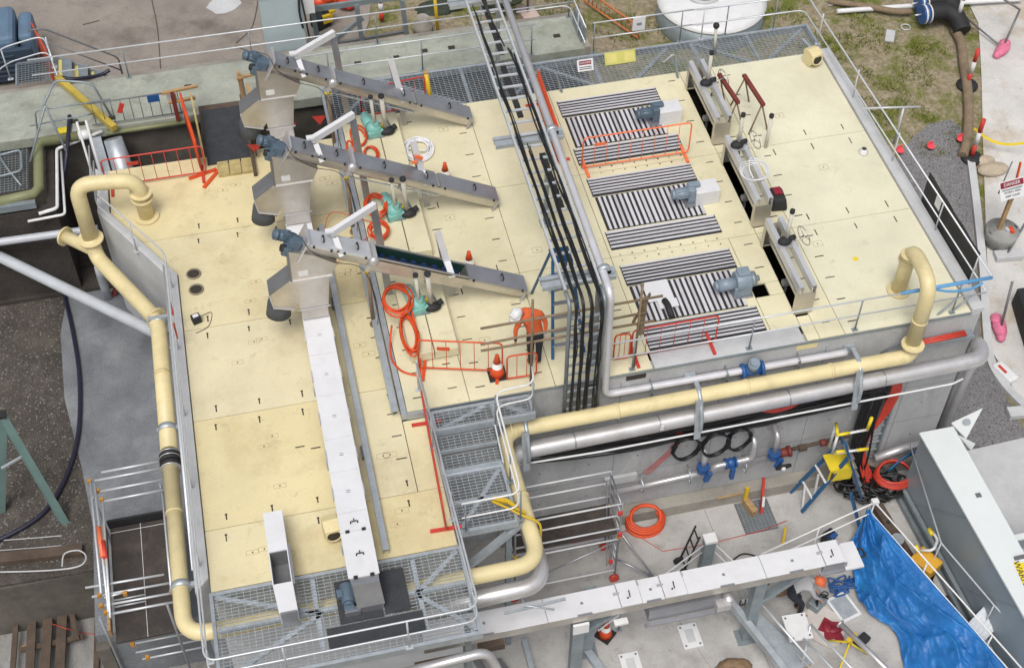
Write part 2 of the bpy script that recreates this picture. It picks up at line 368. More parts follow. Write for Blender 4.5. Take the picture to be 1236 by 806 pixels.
# ================================================================ SETTING
def axis_grid(lo, hi, step, far):
    a = [lo + step*i for i in range(int(round((hi-lo)/step))+1)]
    return [lo-far, lo-far*0.4, lo-far*0.12] + a + [hi+far*0.12, hi+far*0.4, hi+far]
gx = axis_grid(-12, 32, 0.5, 220); gy = axis_grid(6, 50, 0.5, 220)
g = MB()
for y in gy:
    for x in gx: g.v.append(Vector((x, y, gh(x, y) - 0.02)))
nx = len(gx)
for j in range(len(gy)-1):
    for i in range(nx-1): g.face((j*nx+i, j*nx+i+1, (j+1)*nx+i+1, (j+1)*nx+i), 0, True)
struct(g, 'ground', groundm)
def strip(name, rows, m, off, ncol=8):     # rows of (y, x0, x1) draped on the terrain
    s = MB()
    rr = []
    for (ya, a0, a1), (yb, b0, b1) in zip(rows, rows[1:]):
        k = max(1, int(abs(yb-ya)/0.5))
        for t in range(k): u = t/k; rr.append((ya+(yb-ya)*u, a0+(b0-a0)*u, a1+(b1-a1)*u))
    rr.append(rows[-1])
    for y, a, b in rr:
        for i in range(ncol+1):
            x = a+(b-a)*i/ncol; s.v.append(Vector((x, y, gh(x, y)+off)))
    for j in range(len(rr)-1):
        for i in range(ncol): s.face((j*(ncol+1)+i, j*(ncol+1)+i+1, (j+1)*(ncol+1)+i+1, (j+1)*(ncol+1)+i), 0, True)
    return struct(s, name, m)
strip('yard', [(31.3, -14, 2.6), (34, -14, 3.6), (38, -14, 4.6), (50, -14, 6)], yardm, 0.02, 20)
strip('gravel_strip', [(17.4, 14.9, 18.0), (21.1, 15.0, 18.05), (23.7, 15.0, 19.1), (25.6, 15.0, 19.75), (27.0, 17.2, 20.3), (28.0, 18.4, 20.6), (28.6, 19.1, 20.7), (29.0, 19.8, 20.5)], gravelm, 0.012, 10)
strip('site_path', [(10, 18.5, 34), (18.9, 18.35, 34), (21.1, 18.35, 34), (23.7, 19.4, 34), (28.0, 21.1, 34), (33, 23.2, 36), (50, 25.5, 46)], pathm, 0.016, 14)
# courtyard floor and its joints
fl = MB(); fl.box(-9.5, 15.2, 8, 18.4, -0.3, 0.0)
struct(fl, 'courtyard_floor', concf)
lf = MB(); lf.box(-20, -2.76, 8, 18.3, -0.2, 0.012); struct(lf, 'lower_floor', flrd)
uf = MB(); uf.box(-2.7, 2.4, 8, 14.98, -0.1, 0.02); struct(uf, 'platform_floor', pitm)  # dark sheet added over the floor to blacken the view through the grating
jt = MB()
for a, b in (((6.9, 18.0), (8.5, 12.0)), ((9.2, 18.0), (9.4, 11.5))):
    jt.bar((a[0], a[1], 0.002), (b[0], b[1], 0.002), 0.018, 0.004)
struct(jt, 'floor_joint', concd)
# left side: sprayed concrete apron, mulch, lower floor
ap = MB()
ap.prism([(-5.35, 16.6), (-2.7, 16.6), (-2.7, 23.8), (-4.15, 26.2), (-4.15, 26.9), (-5.7, 26.9), (-5.9, 25.6), (-5.85, 23.4), (-5.5, 21.2), (-5.3, 19.5)], 0.0, 2.0)
struct(ap, 'sprayed_apron', shot)
ml = MB(); ml.prism([(-20, 18.7), (-5.4, 18.3), (-4.2, 18.4), (-4.2, 29.25), (-20, 29.25)], 0.0, 1.985)
struct(ml, 'mulch_bank', mulch)
rw = MB(); rw.box(-20, -5.4, 18.3, 18.68, 0, 1.9); rw.box(-5.4, -5.1, 16.4, 18.5, 0, 1.7)
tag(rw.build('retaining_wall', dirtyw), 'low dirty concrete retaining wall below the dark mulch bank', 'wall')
# slab behind the tank
sl = MB(); sl.box(-20, 2.0, 29.3, 31.25, 5.12, 5.4); sl.box(2.0, 9.0, 29.75, 31.25, 5.12, 5.4)
slab = sl.build('roof_slab', slabm, loc=(0, 0, 0)); tag(slab, None, None, kind='structure')
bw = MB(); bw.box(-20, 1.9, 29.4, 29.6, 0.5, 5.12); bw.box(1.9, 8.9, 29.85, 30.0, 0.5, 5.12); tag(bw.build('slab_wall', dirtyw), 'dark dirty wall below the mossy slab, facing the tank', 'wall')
e = MB(); e.box(-20, 9.15, 31.25, 31.55, 3.5, 5.28); e.box(9.0, 9.15, 29.75, 31.25, 3, 5.44)
struct(e, 'slab_kerb', concd)
fx = MB()
for px, py in ((227, 105), (325, 107), (432, 77), (478, 70), (512, 62), (545, 58), (672, 44), (98, 150), (135, 143), (90, 147)):
    p = P(px, py, 5.4); fx.box(p.x-0.09, p.x+0.09, p.y-0.06, p.y+0.06, 5.4, 5.43)
tag(fx.build('lifting_pocket', slotm, parent=slab), None, None)
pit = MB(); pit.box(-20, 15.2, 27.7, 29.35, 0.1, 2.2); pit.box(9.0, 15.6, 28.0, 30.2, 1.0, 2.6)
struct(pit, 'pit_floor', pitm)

# ================================================================ TANK
tank = thing('concrete_tank', 'large concrete treatment tank roofed with cream lift-out covers', 'tank', (6, 23, 0))
w = MB()
w.box(2.0, 15.3, 18.35, 18.65, 0, 5.53)
w.box(15.0, 15.3, 18.65, 28.0, 0, 5.53)
w.box(2.0, 15.0, 27.7, 28.0, 0, 5.53)
w.build('wall', conc, tank, bevel=0.015)
w = MB()
w.prism([(-2.75, 15.0), (-2.47, 15.3), (-2.47, 23.62), (-3.92, 26.05), (-3.92, 27.4), (-4.2, 27.7), (-4.2, 26.1), (-2.75, 23.7)], 0, 5.5)
w.box(-2.46, 2.46, 15.0, 15.3, 0, 5.34); w.box(2.16, 2.46, 15.3, 18.34, 0, 5.34); w.box(-4.18, 1.99, 27.42, 27.7, 0, 5.34)
w.build('wall', concl, tank, bevel=0.015)
w = MB()
for x in (4.4, 6.8, 9.2, 11.6, 14.0): w.box(x-0.008, x+0.008, 18.3462, 18.3492, 0.41, 5.3)
for z in (1.75, 3.1): w.box(2.6, 15.28, 18.3464, 18.3492, z-0.006, z+0.006)
for x in (5.0, 6.2, 7.4, 8.6, 9.8, 11.0, 12.2, 13.4, 14.6):
    for z in (1.1, 2.4, 3.6): w.cyl((x, 18.346, z), (x, 18.3492, z), 0.028, 10)
w.build('formwork_marks', mat('form_joint', (0.21, 0.21, 0.21), 0.9), tank)
w = MB(); w.box(4.0, 15.1, 18.02, 18.35, 0, 0.4); w.build('plinth', concd, tank, bevel=0.02)
w = MB(); w.box(15.06, 15.36, 18.36, 28.0, 5.535, 5.68); w.box(7.55, 11.05, 18.36, 18.82, 5.535, 5.6); w.build('kerb', concl, tank, bevel=0.015)
w = MB(); w.box(2.47, 15.05, 18.33, 18.349, 5.535, 5.6); w.build('edge_angle', galvd, tank)
w = MB()
w.box(1.90, 2.02, 18.30, 28.0, 5.43, 5.61); w.box(2.02, 2.5, 18.28, 18.34, 5.44, 5.6)
w.build('edge_flange', galv, tank)
rng = random.Random(3)
def panel(poly, z, slots=(), m=frp, lids=()):
    p = MB()
    y_ = 0; cx = sum(q[0] for q in poly)/len(poly); cy = sum(q[1] for q in poly)/len(poly)
    pp = []
    for x, y in poly:
        dx = cx-x; dy = cy-y
        pp.append((x + 0.007*(1 if dx > 0 else -1), y + 0.007*(1 if dy > 0 else -1)))
    p.prism(pp, z-0.06, z)
    for x, y, o in slots:      # o: 0 along x, 1 along y
        a, b = (0.105, 0.014) if o == 0 else (0.014, 0.075 if z < 5.5 else 0.105)
        a *= rng.uniform(0.85, 1.1); b *= rng.uniform(0.85, 1.1)
        p.box(x-a, x+a, y-b, y+b, z-0.01, z+0.003, 1)
        if o == 1 and z < 5.5: p.box(x-0.024, x+0.024, y+b-0.02, y+b+0.02, z-0.01, z+0.0036, 1)
    for x, y, a, b in lids:
        t = 0.012
        p.box(x-a, x+a, y-b, y-b+t, z-0.01, z+0.0024, 2); p.box(x-a, x+a, y+b-t, y+b, z-0.01, z+0.0024, 2)
        p.box(x-a, x-a+t, y-b+t, y+b-t, z-0.01, z+0.0024, 2); p.box(x+a-t, x+a, y-b+t, y+b-t, z-0.01, z+0.0024, 2)
        p.box(x-0.015, x+0.015, y-0.015, y+0.015, z-0.01, z+0.003, 1)
    return p.build('deck_panel', [m, slotm, seamm], tank)
# left basin rows
rows = [15.0, 16.43, 19.25, 21.87, 24.9, 27.6]
for k in range(5):
    y0, y1 = rows[k], rows[k+1]
    for side in (0, 1):
        xa, xb = ((-2.46, 0.45), (0.45, 1.905))[side]
        if k == 0 and side == 1: xb = 2.44
        if k == 1 and side == 1: xb = 1.9
        sl_ = []
        for yy, sgn in ((y0, 1), (y1, -1)):
            if yy in (15.0, 27.6): continue
            for i in range(5):
                x = -2.05 + 0.93*i + 0.05*k
                if xa+0.1 < x < xb-0.1 and not (0.1 < x < 1.05): sl_.append((x, yy+sgn*0.25, 1))
        if side == 1 and k in (1, 2, 3):
            for yy in (y0+0.9, y0+1.5, y0+2.1): sl_.append((1.72, yy, 0))
        ld = []
        if side == 0:
            for _ in range(3 if k < 4 else 2): ld.append((rng.uniform(-2.0, -0.2), rng.uniform(y0+0.5, y1-0.5), 0.13, 0.055))
            if k == 1: sl_ += [(-0.32, 18.1, 0), (0.0, 18.0, 0)]; 
        else:
            ld.append((1.35, y0+0.75 + 0.3*k % 0.7, 0.14, 0.07)); ld.append((1.5, y0+1.05, 0.14, 0.07))
        poly = [(xa, y0), (xb, y0), (xb, y1), (xa, y1)]
        if side == 0 and k == 3: poly = [(-2.46, y0), (xb, y0), (xb, y1), (-3.24, y1), (-2.46, 23.64)]
        if side == 0 and k == 4: poly = [(-3.24, y0), (xb, y0), (xb, y1), (-3.9, y1), (-3.9, 26.06)]
        panel(poly, ZL, sl_, frps[(k+side) % 3], ld)
panel([(1.902, 16.43), (2.44, 16.43), (2.44, 18.28), (1.902, 18.28)], ZL)
# middle and right basins
def mid(x0, x1, y0, y1, m, dirs):
    sl_ = []
    if 'l' in dirs or 'r' in dirs:
        n = max(1, int((y1-y0)/0.68))
        for i in range(n):
            yy = y0 + (i+0.5)*(y1-y0)/n
            if 'l' in dirs: sl_.append((x0+0.3, yy, 0))
            if 'r' in dirs: sl_.append((x1-0.3, yy+0.1, 0))
    n = max(1, int((x1-x0)/0.95))
    for i in range(n):
        xx = x0 + (i+0.5)*(x1-x0)/n
        if 't' in dirs: sl_.append((xx, y1-0.27, 1))
        if 'b' in dirs: sl_.append((xx, y0+0.27, 1))
    ld = [(rng.uniform(x0+0.4, x1-0.4), rng.uniform(y0+0.5, y1-0.5), 0.12, 0.09)] if (x1-x0) > 1.2 and y1-y0 > 1.2 else []
    panel([(x0, y0), (x1, y0), (x1, y1), (x0, y1)], ZR, sl_, m, ld)
yr = [18.36, 21.8, 24.7, 27.98]
for k in range(3):
    y0, y1 = yr[k], yr[k+1]
    mid(2.03, 3.4, y0, y1, frp2, 'rl'); mid(3.4, 5.3, y0, y1, frp2, 'rl' + ('t' if k < 2 else '') + ('b' if k else ''))
    mid(5.3, 7.5, y0, y1, frp2, 'r')
    ya = 18.83 if k == 0 else y0
    if k == 0:
        mid(7.5, 10.4, ya, y1, frp2, ''); mid(10.4, 11.10, 18.83, 19.85, frp2, ''); mid(10.4, 11.10, 20.25, y1, frp2, 'r'); panel([(10.75, 19.85), (11.10, 19.85), (11.10, 20.25), (10.75, 20.25)], ZR, m=frp2)
        None
    else: mid(7.5, 11.10, ya, y1, frp2, 'r')
    s0, s1 = ((19.1, 21.4), (22.0, 24.4), (25.0, 27.3))[k]
    panel([(11.10, y0), (11.40, y0), (11.40, s0), (11.10, s0)], ZR, m=frp2)
    panel([(11.10, s1), (11.40, s1), (11.40, y1), (11.10, y1)], ZR, m=frp2)
    mid(11.40, 12.0, y0, y1, frp2, 'r')
    mid(12.0, 15.05, y0, y1, frp3, ('lb' if k else 'l') + ('t' if k < 2 else ''))
# dark sheets added below the slots: shade put into colour so openings look deep
w = MB(); w.box(2.1, 14.95, 27.62, 27.69, 1.3, 5.3); w.build('shade_lining', pitm, tank)
w = MB(); w.box(14.9, 14.99, 18.7, 27.6, 1.3, 5.3); w.build('shade_lining', pitm, tank)
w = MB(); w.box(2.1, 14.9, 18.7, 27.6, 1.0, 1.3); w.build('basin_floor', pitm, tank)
# round ports in the left deck
for x, y, lab in ((-2.1, 23.59, 'round dark port in the cream deck, farther of the pair'), (-2.08, 23.08, 'round dark port in the cream deck, nearer of the pair')):
    t = thing('deck_port', lab, 'port', (x, y, ZL), 'round ports in the left deck')
    r = MB(); r.ring((x, y, ZL+0.02), 0.155, 0.022, k=24); r.build('rim', mat('port_rim', (0.22, 0.19, 0.13), 0.6) if 'port_rim' not in MATS else MATS['port_rim'], t)
    r = MB(); r.cyl((x, y, ZL-0.02), (x, y, ZL+0.008), 0.14, 20); r.build('hole', slotm, t)
w = MB(); p0 = (14.68, 23.91); w.lathe((p0[0], p0[1], ZR), [(0.12, 0), (0.12, 0.06), (0.085, 0.09), (0.085, 0.14), (0.055, 0.14), (0.055, 0.05)], 16)
po = w.build('pipe_stub', whitep); w = MB(); w.cyl((p0[0], p0[1], ZR+0.142), (p0[0], p0[1], ZR+0.146), 0.058, 16); w.build('bore', slotm, po, loc=po['_w']); tag(po, 'small white pipe stub standing on the cream deck by the kerb', 'pipe stub')
w = MB(); w.cyl((13.1, 20.5, ZR), (13.1, 20.5, ZR+0.006), 0.07, 14)
tag(w.build('paint_spot', yelb), 'yellow paint spot on the pale cream deck', 'paint spot')

# ================================================================ GRATED WALKWAYS
def walkway(label, x0, x1, y0, y1, z, braces, loc=None, legs=(), m=galv):
    t = thing('grated_walkway', label, 'walkway', loc or ((x0+x1)/2, y0, z))
    g_ = MB(); g_.grate(x0+0.07, x1-0.07, y0+0.07, y1-0.07, z); g_.build('grating', m, t)
    f = MB()
    f.bar((x0, y0+0.035, z-0.09), (x1, y0+0.035, z-0.09), 0.07, 0.2); f.bar((x0, y1-0.035, z-0.09), (x1, y1-0.035, z-0.09), 0.07, 0.2)
    f.bar((x0+0.035, y0+0.07, z-0.09), (x0+0.035, y1-0.07, z-0.09), 0.07, 0.2); f.bar((x1-0.035, y0+0.07, z-0.09), (x1-0.035, y1-0.07, z-0.09), 0.07, 0.2)
    f.build('frame', galv, t)
    for a, b in braces:
        q = MB(); q.bar((a[0], a[1], z-0.07), (b[0], b[1], z-0.07), 0.09, 0.05); q.build('brace', galv, t)
    for x, y in legs:
        q = MB(); q.bar((x, y, 0), (x, y, z-0.2), 0.12, 0.12); q.build('post', galvd, t)
    return t
walkway('grated steel platform at the tank end holding black rubber mats', -2.5, 2.52, 12.96, 14.98, ZL,
        [((-2.4, 14.15), (2.45, 14.15)), ((-2.4, 13.1), (-0.4, 14.1)), ((-0.4, 14.1), (-2.4, 14.9)), ((1.45, 14.12), (2.4, 14.9)), ((1.45, 14.1), (2.45, 13.1)), ((-0.5, 14.2), (-0.5, 14.9)), ((1.5, 14.2), (1.5, 14.9)), ((-0.5, 13.3), (-0.5, 14.1)), ((1.5, 13.3), (1.5, 14.1))],
        legs=((-2.3, 13.4), (2.3, 13.4)))
ld = walkway('grated steel landing at the top of the short steps', 2.5, 4.7, 17.72, 18.27, ZR, [((2.6, 17.8), (3.7, 18.2)), ((3.85, 17.78), (3.85, 18.22)), ((3.95, 18.2), (4.6, 17.8))])
st = thing('steel_steps', 'two grated steel steps between the landing and the lower platform', 'steps', (3.2, 17.3, 5.2))
for y0, y1, z in ((17.3, 17.7, 5.45),):
    q = MB(); q.grate(2.56, 3.76, y0+0.02, y1-0.04, z); q.bar((2.55, y0, z-0.04), (3.77, y0, z-0.04), 0.03, 0.1); q.build('tread', galv, st)
q = MB(); q.grate(2.56, 3.76, 16.92, 17.26, 5.3); q.bar((2.55, 16.9, 5.26), (3.77, 16.9, 5.26), 0.03, 0.1); q.build('tread', galv, st)
for x in (2.52, 3.80):
    q = MB(); q.bar((x, 17.72, 5.42), (x, 16.9, 5.14), 0.03, 0.24); q.build('stringer', galv, st)
walkway('lower grated platform beside the leaning orange barrier', 2.48, 3.80, 15.4, 16.88, 5.2,
        [((2.6, 15.5), (3.7, 16.8)), ((2.55, 16.15), (3.75, 16.15))], legs=((3.6, 15.5),))
walkway('long grated walkway along the far edge of the tank', 6.35, 15.3, 28.02, 29.42, 5.42,
        [((7.6, 29.3), (9.0, 28.1)), ((9.05, 28.1), (9.05, 29.35)), ((9.9, 28.1), (11.2, 29.3)), ((11.9, 28.1), (11.9, 29.35)), ((12.0, 29.3), (13.4, 28.1)), ((13.5, 28.1), (13.5, 29.35)), ((13.6, 28.1), (15.1, 29.3)), ((6.5, 28.1), (7.6, 29.2))])
walkway('short grated walkway behind the screw conveyors', 1.7, 6.3, 28.02, 29.7, 5.42,
        [((1.8, 28.1), (3.3, 29.6)), ((3.4, 29.6), (5.5, 28.1)), ((5.5, 28.1), (5.5, 29.65)), ((3.35, 28.1), (3.35, 29.65))])
# ================================================================ INCLINED SCREW CONVEYORS
def conveyor(y, label, open_=False, wrapped=False):
    t = thing('screw_conveyor', label, 'conveyor', (5.2, y, ZR), 'inclined screw conveyors')
    H = Vector((0.55, y, 8.50)); Lw = Vector((5.28, y, 5.93))
    d = (Lw-H).normalized(); up = Vector((0, 1, 0)).cross(d); up = up if up.z > 0 else -up
    W = 0.42; D = 0.36
    def at(s, v=0.0, u=0.0): return H + d*s + Vector((0, v, 0)) + up*u     # s along, v across (+away), u up from the lid plane
    Ltot = (Lw-H).length
    def seg(s0, s1, nm, m_in=None):
        q = MB(); pr = []
        for k in range(9):
            a = PI*k/8; pr.append((-W/2*math.cos(a), -0.14 - (D-0.14)*math.sin(a)**0.8))
        prof = [(-W/2, 0)] + pr + [(W/2, 0)]
        q.extr([at(s0, v, u) for v, u in prof], d*(s1-s0)); return q
    jt_ = 1.52
    if open_:
        seg(0, jt_, 'x').build('trough', steel, t)
        # open length: side walls, floor and a blue screw
        q = MB(); o0, o1 = jt_, 3.85
        for v in (-W/2+0.012, W/2-0.012): q.bar(at(o0, v, -D*0.5), at(o1, v, -D*0.5), 0.022, D, up=up)
        q.bar(at(o0, 0, -D+0.02), at(o1, 0, -D+0.02), W-0.05, 0.03, up=up)
        for v in (-W/2+0.0, W/2-0.0): q.bar(at(o0, v, 0.006), at(o1, v, 0.006), 0.05, 0.012, up=up)
        q.build('trough', steel, t)
        q = MB(); q.bar(at(o0+0.02, W/2-0.03, -0.12), at(o1, W/2-0.03, -0.12), 0.012, 0.22, up=up); q.bar(at(o0+0.02, 0, -D+0.045), at(o1, 0, -D+0.045), W-0.06, 0.012, up=up); q.build('liner', troughg, t)
        q = MB(); q.cyl(at(o0, 0.0, -0.21), at(o1, 0.0, -0.21), 0.045, 10)
        n = 120; rad = 0.15; i0 = len(q.v)
        for k in range(n+1):
            s = o0 + (o1-o0)*k/n; a = 2*PI*(s-o0)/0.26
            c = at(s, 0.0, -0.21); e = Vector((0, 1, 0))*math.cos(a) + up*math.sin(a)
            q.v += [c + e*0.04, c + e*rad]
        for k in range(n): q.face((i0+2*k, i0+2*k+1, i0+2*k+3, i0+2*k+2), 0, True)
        q.build('screw', screwb, t)
        seg(o1, Ltot, 'x').build('trough', steel, t)
        spans = [(0.02, 0.66), (0.72, jt_-0.06), (o1+0.01, Ltot-0.01)]
    else:
        seg(0, Ltot, 'x').build('trough', steel, t)
        spans = [(0.02, 0.66), (0.72, jt_-0.06), (jt_+0.08, 3.72), (3.80, Ltot-0.01)]
    hs = {0: (0.36,), 1: (1.15,), 2: (2.35, 3.45) if not open_ else (4.75,), 3: (4.75,)}
    for i, (a, b) in enumerate(spans):
        q = MB(); q.bar(at(a, 0, 0.012), at(b, 0, 0.012), W+0.05, 0.016, up=up)
        q.bar(at(a, -W/2-0.03, -0.02), at(b, -W/2-0.03, -0.02), 0.012, 0.05, up=up)
        lid = q.build('lid', lidst if not (open_ and i < 2) else lidh, t)
        for s in hs[i]:
            h = MB(); c = at(s, 0, 0.03)
            h.tube(fil([at(s, -0.09, 0.02), at(s, -0.09, 0.07), at(s, 0.09, 0.07), at(s, 0.09, 0.02)], 0.03, 3), 0.018, 6); h.build('handle', blk, lid)
        for s in (a+0.12, b-0.12):
            h = MB(); h.obox(at(s, -W/2-0.04, -0.02), 0.05, 0.03, 0.05); h.build('clip', blk, lid)
    q = MB(); q.bar(at(0, -W/2-0.008, -0.045), at(Ltot, -W/2-0.008, -0.045), 0.008, 0.014, up=up); q.build('gasket', blk, t)
    # flange joint and the round inspection boss on its near side
    q = MB(); q.bar(at(jt_-0.03, 0, -D/2+0.05), at(jt_+0.03, 0, -D/2+0.05), W+0.14, D+0.12, up=up); q.build('flange', steels, t)
    q = MB(); q.ell(at(jt_+0.02, -W/2-0.06, -0.06), 0.12, 0.09, 0.13); q.build('boss', steels, t)
    q = MB(); q.bar(at(Ltot, 0, -D/2), at(Ltot+0.02, 0, -D/2), W+0.06, D+0.02, up=up); q.build('end_plate', steels, t)
    # head plate, gearbox, motor
    q = MB(); q.bar(at(-0.05, 0, -0.2), at(0.0, 0, -0.2), W+0.14, 0.62, up=up); q.build('head_plate', steels, t)
    q = MB(); q.obox(at(-0.22, -0.04, -0.26), 0.26, 0.3, 0.36, ry=-math.asin(d.z)); q.cyl(at(-0.12, 0, -0.22), at(-0.02, 0, -0.22), 0.15, 16); q.obox(at(-0.34, -0.14, -0.34), 0.18, 0.22, 0.22, ry=-math.asin(d.z)); q.build('gearbox', motor, t, bevel=0.02)
    q = MB(); q.cyl(at(-0.16, 0.10, -0.20), at(-0.54, 0.10, -0.20), 0.11, 18); q.cyl(at(-0.54, 0.10, -0.20), at(-0.63, 0.10, -0.20), 0.12, 18); q.cyl(at(-0.63, 0.1, -0.20), at(-0.65, 0.1, -0.20), 0.11, 18, r2=0.08)
    for k in range(10):
        a = 2*PI*k/10; q.bar(at(-0.2, 0.10+0.113*math.cos(a), -0.20+0.113*math.sin(a)), at(-0.52, 0.10+0.113*math.cos(a), -0.20+0.113*math.sin(a)), 0.012, 0.02, up=up)
    q.obox(at(-0.4, 0.04, -0.07), 0.16, 0.16, 0.1, ry=-math.asin(d.z)); q.build('motor', motor, t)
    q = MB(); q.cyl(at(-0.48, -0.16, -0.3), at(-0.38, -0.16, -0.3), 0.08, 14); q.build('fan_cap', blk, t)
    # trouser chute under the head
    y0, y1 = y-0.26, y+0.26
    q = MB()
    q.extr([(0.10, y0, 7.50), (0.94, y0, 7.50), (1.10, y0, 7.82), (0.62, y0, 8.18), (0.12, y0, 8.40)], (0, y1-y0, 0))
    q.extr([(0.12, y0-0.001, 7.50), (0.90, y0-0.001, 7.50), (0.80, y0-0.001, 6.62), (0.17, y0-0.001, 6.62)], (0, y1-y0+0.002, 0))
    q.box(0.20, 0.78, y0+0.03, y1-0.03, 6.2, 6.62)
    q.extr([(0.10, y0-0.0015, 7.56), (-0.40, y0-0.0015, 7.18), (-0.36, y0-0.0015, 6.80), (0.05, y0-0.0015, 6.64), (0.22, y0-0.0015, 6.86)], (0, 0.46, 0))
    ch = q.build('chute', steel, t)
    for a_, b_, t_ in (((0.04, y0-0.01, 7.50), (0.98, y0-0.01, 7.50), 0.03), ((0.13, y0-0.01, 6.58), (0.84, y0-0.01, 6.58), 0.03), ((0.06, y0-0.012, 6.63), (-0.38, y0-0.012, 6.79), 0.035), ((-0.37, y0-0.012, 6.79), (-0.42, y0-0.012, 7.18), 0.03)):
        q = MB(); q.bar(a_, b_, t_, t_); q.build('chute_flange', steels, ch)
    rc_ = random.Random(int(y*10))
    q = MB(); q.tube(spline([at(-0.42, 0.02, 0.02), at(-0.2, -0.24, 0.1+rc_.uniform(-.05, .08)), at(0.1, -0.3, -0.1), at(0.7, -0.27, -0.3), at(1.4, -0.26, -0.34+rc_.uniform(-.06, .02)), (1.85, y-0.3, 6.4), (1.8, y-0.2, ZL+0.02)]), 0.008, 5); q.build('motor_lead', blkc, t)
    q = MB(); q.obox(at(1.56, -0.2, -0.42), 0.16, 0.06, 0.05, ry=rc_.uniform(-.3, .3), rz=0.3); q.build('yellow_tag', yelb, t)
    q = MB(); q.extr([(0.06, y0-0.02, 7.52), (0.10, y0-0.02, 8.44), (0.13, y0-0.02, 8.44), (0.11, y0-0.02, 7.52)], (0, y1-y0+0.04, 0)); q.hexa([(-0.42, y0, 7.165), (0.09, y0, 7.55), (0.09, y0+0.46, 7.55), (-0.42, y0+0.46, 7.165), (-0.43, y0, 7.18), (0.085, y0, 7.575), (0.085, y0+0.46, 7.575), (-0.43, y0+0.46, 7.18)]); q.build('chute_side', chd, ch)
    q = MB(); q.box(0.26, 0.46, y0-0.004, y0-0.002, 7.62, 7.78); q.build('plate', whitep, ch)
    q = MB(); q.tube([(-0.22, y+0.04, 6.86), (-0.25, y+0.03, 6.62), (-0.30, y-0.01, 6.30)], [0.20, 0.25, 0.275], 28); q.build('rubber_sleeve', sleevem, t)
    # struts
    q = MB(); q.cyl((1.72, y-0.22, 7.35), (1.75, y-0.02, ZL+0.04), 0.045, 10); q.cyl((1.75, y-0.02, ZL), (1.75, y-0.02, ZL+0.05), 0.09, 14); q.build('leg', rustp, t)
    q = MB(); q.bar(at(2.9, -0.1, -D), (3.3, y-0.1, ZR), 0.05, 0.05); q.bar(at(3.9, -0.15, -D+0.02), at(1.6, -0.15, -D-0.06), 0.03, 0.03); q.build('leg', galv, t)
    return t
conveyor(21.15, 'nearest of the three inclined steel screw conveyors, a cover off showing the blue screw', open_=True)
conveyor(24.15, 'middle of the three inclined steel screw conveyors, fully covered with dark handles')
conveyor(27.20, 'farthest of the three inclined steel screw conveyors, beside the far walkway', wrapped=True)
# gallows arms that stand behind each trough
for y, lab in ((21.15, 'white gallows bracket arm over the nearest screw conveyor'), (24.15, 'white gallows bracket arm over the middle screw conveyor'), (27.20, 'white gallows bracket arm over the farthest screw conveyor')):
    t = thing('support_gallows', lab, 'bracket', (2.23, y+0.68, ZR), 'gallows brackets over the screw conveyors')
    q = MB(); q.channel((2.23, y+0.68, ZR), (2.06, y+0.62, 8.55), 0.16, 0.09, up=(0, -1, 0.1)); q.build('post', lidst, t)
    q = MB(); q.bar((2.10, y+0.60, 8.52), (1.06, y+0.06, 8.42), 0.11, 0.16); q.build('arm', whitec, t)
    q = MB(); q.bar((1.14, y-0.02, 8.36), (1.22, y-0.26, 8.02), 0.12, 0.02, up=(0, -0.6, 0.8)); q.bar((1.04, y+0.12, 8.5), (1.04, y+0.0, 8.5), 0.18, 0.05); q.build('strap', whitec, t)
for y, lab in ((21.15, 'short white upright bracket over the open screw conveyor'), (24.15, 'short white upright bracket over the middle screw conveyor with orange tag'), (27.20, 'short white upright bracket over the farthest screw conveyor')):
    t = thing('upright_bracket', lab, 'bracket', (3.62, y+0.3, ZR), 'upright brackets over the screw conveyors')
    q = MB(); q.channel((3.62, y+0.31, ZR), (3.36, y+0.31, 7.75), 0.13, 0.08, up=(0, -1, 0.1)); q.build('post', lidst, t)
    q = MB(); q.channel((3.55, y+0.20, 6.7), (3.36, y+0.24, 7.82), 0.15, 0.1, up=(0, -1, 0.2)); q.bar((3.52, y+0.3, 6.92), (3.56, y-0.24, 6.80), 0.14, 0.02); q.build('strap', whitec, t)
    if abs(y-24.15) < 0.1:
        q = MB(); q.obox((3.46, y+0.14, 7.35), 0.2, 0.05, 0.08, ry=0.5); q.obox((3.36, y+0.14, 7.22), 0.14, 0.05, 0.06, ry=0.2); q.build('tag', orangel, t)

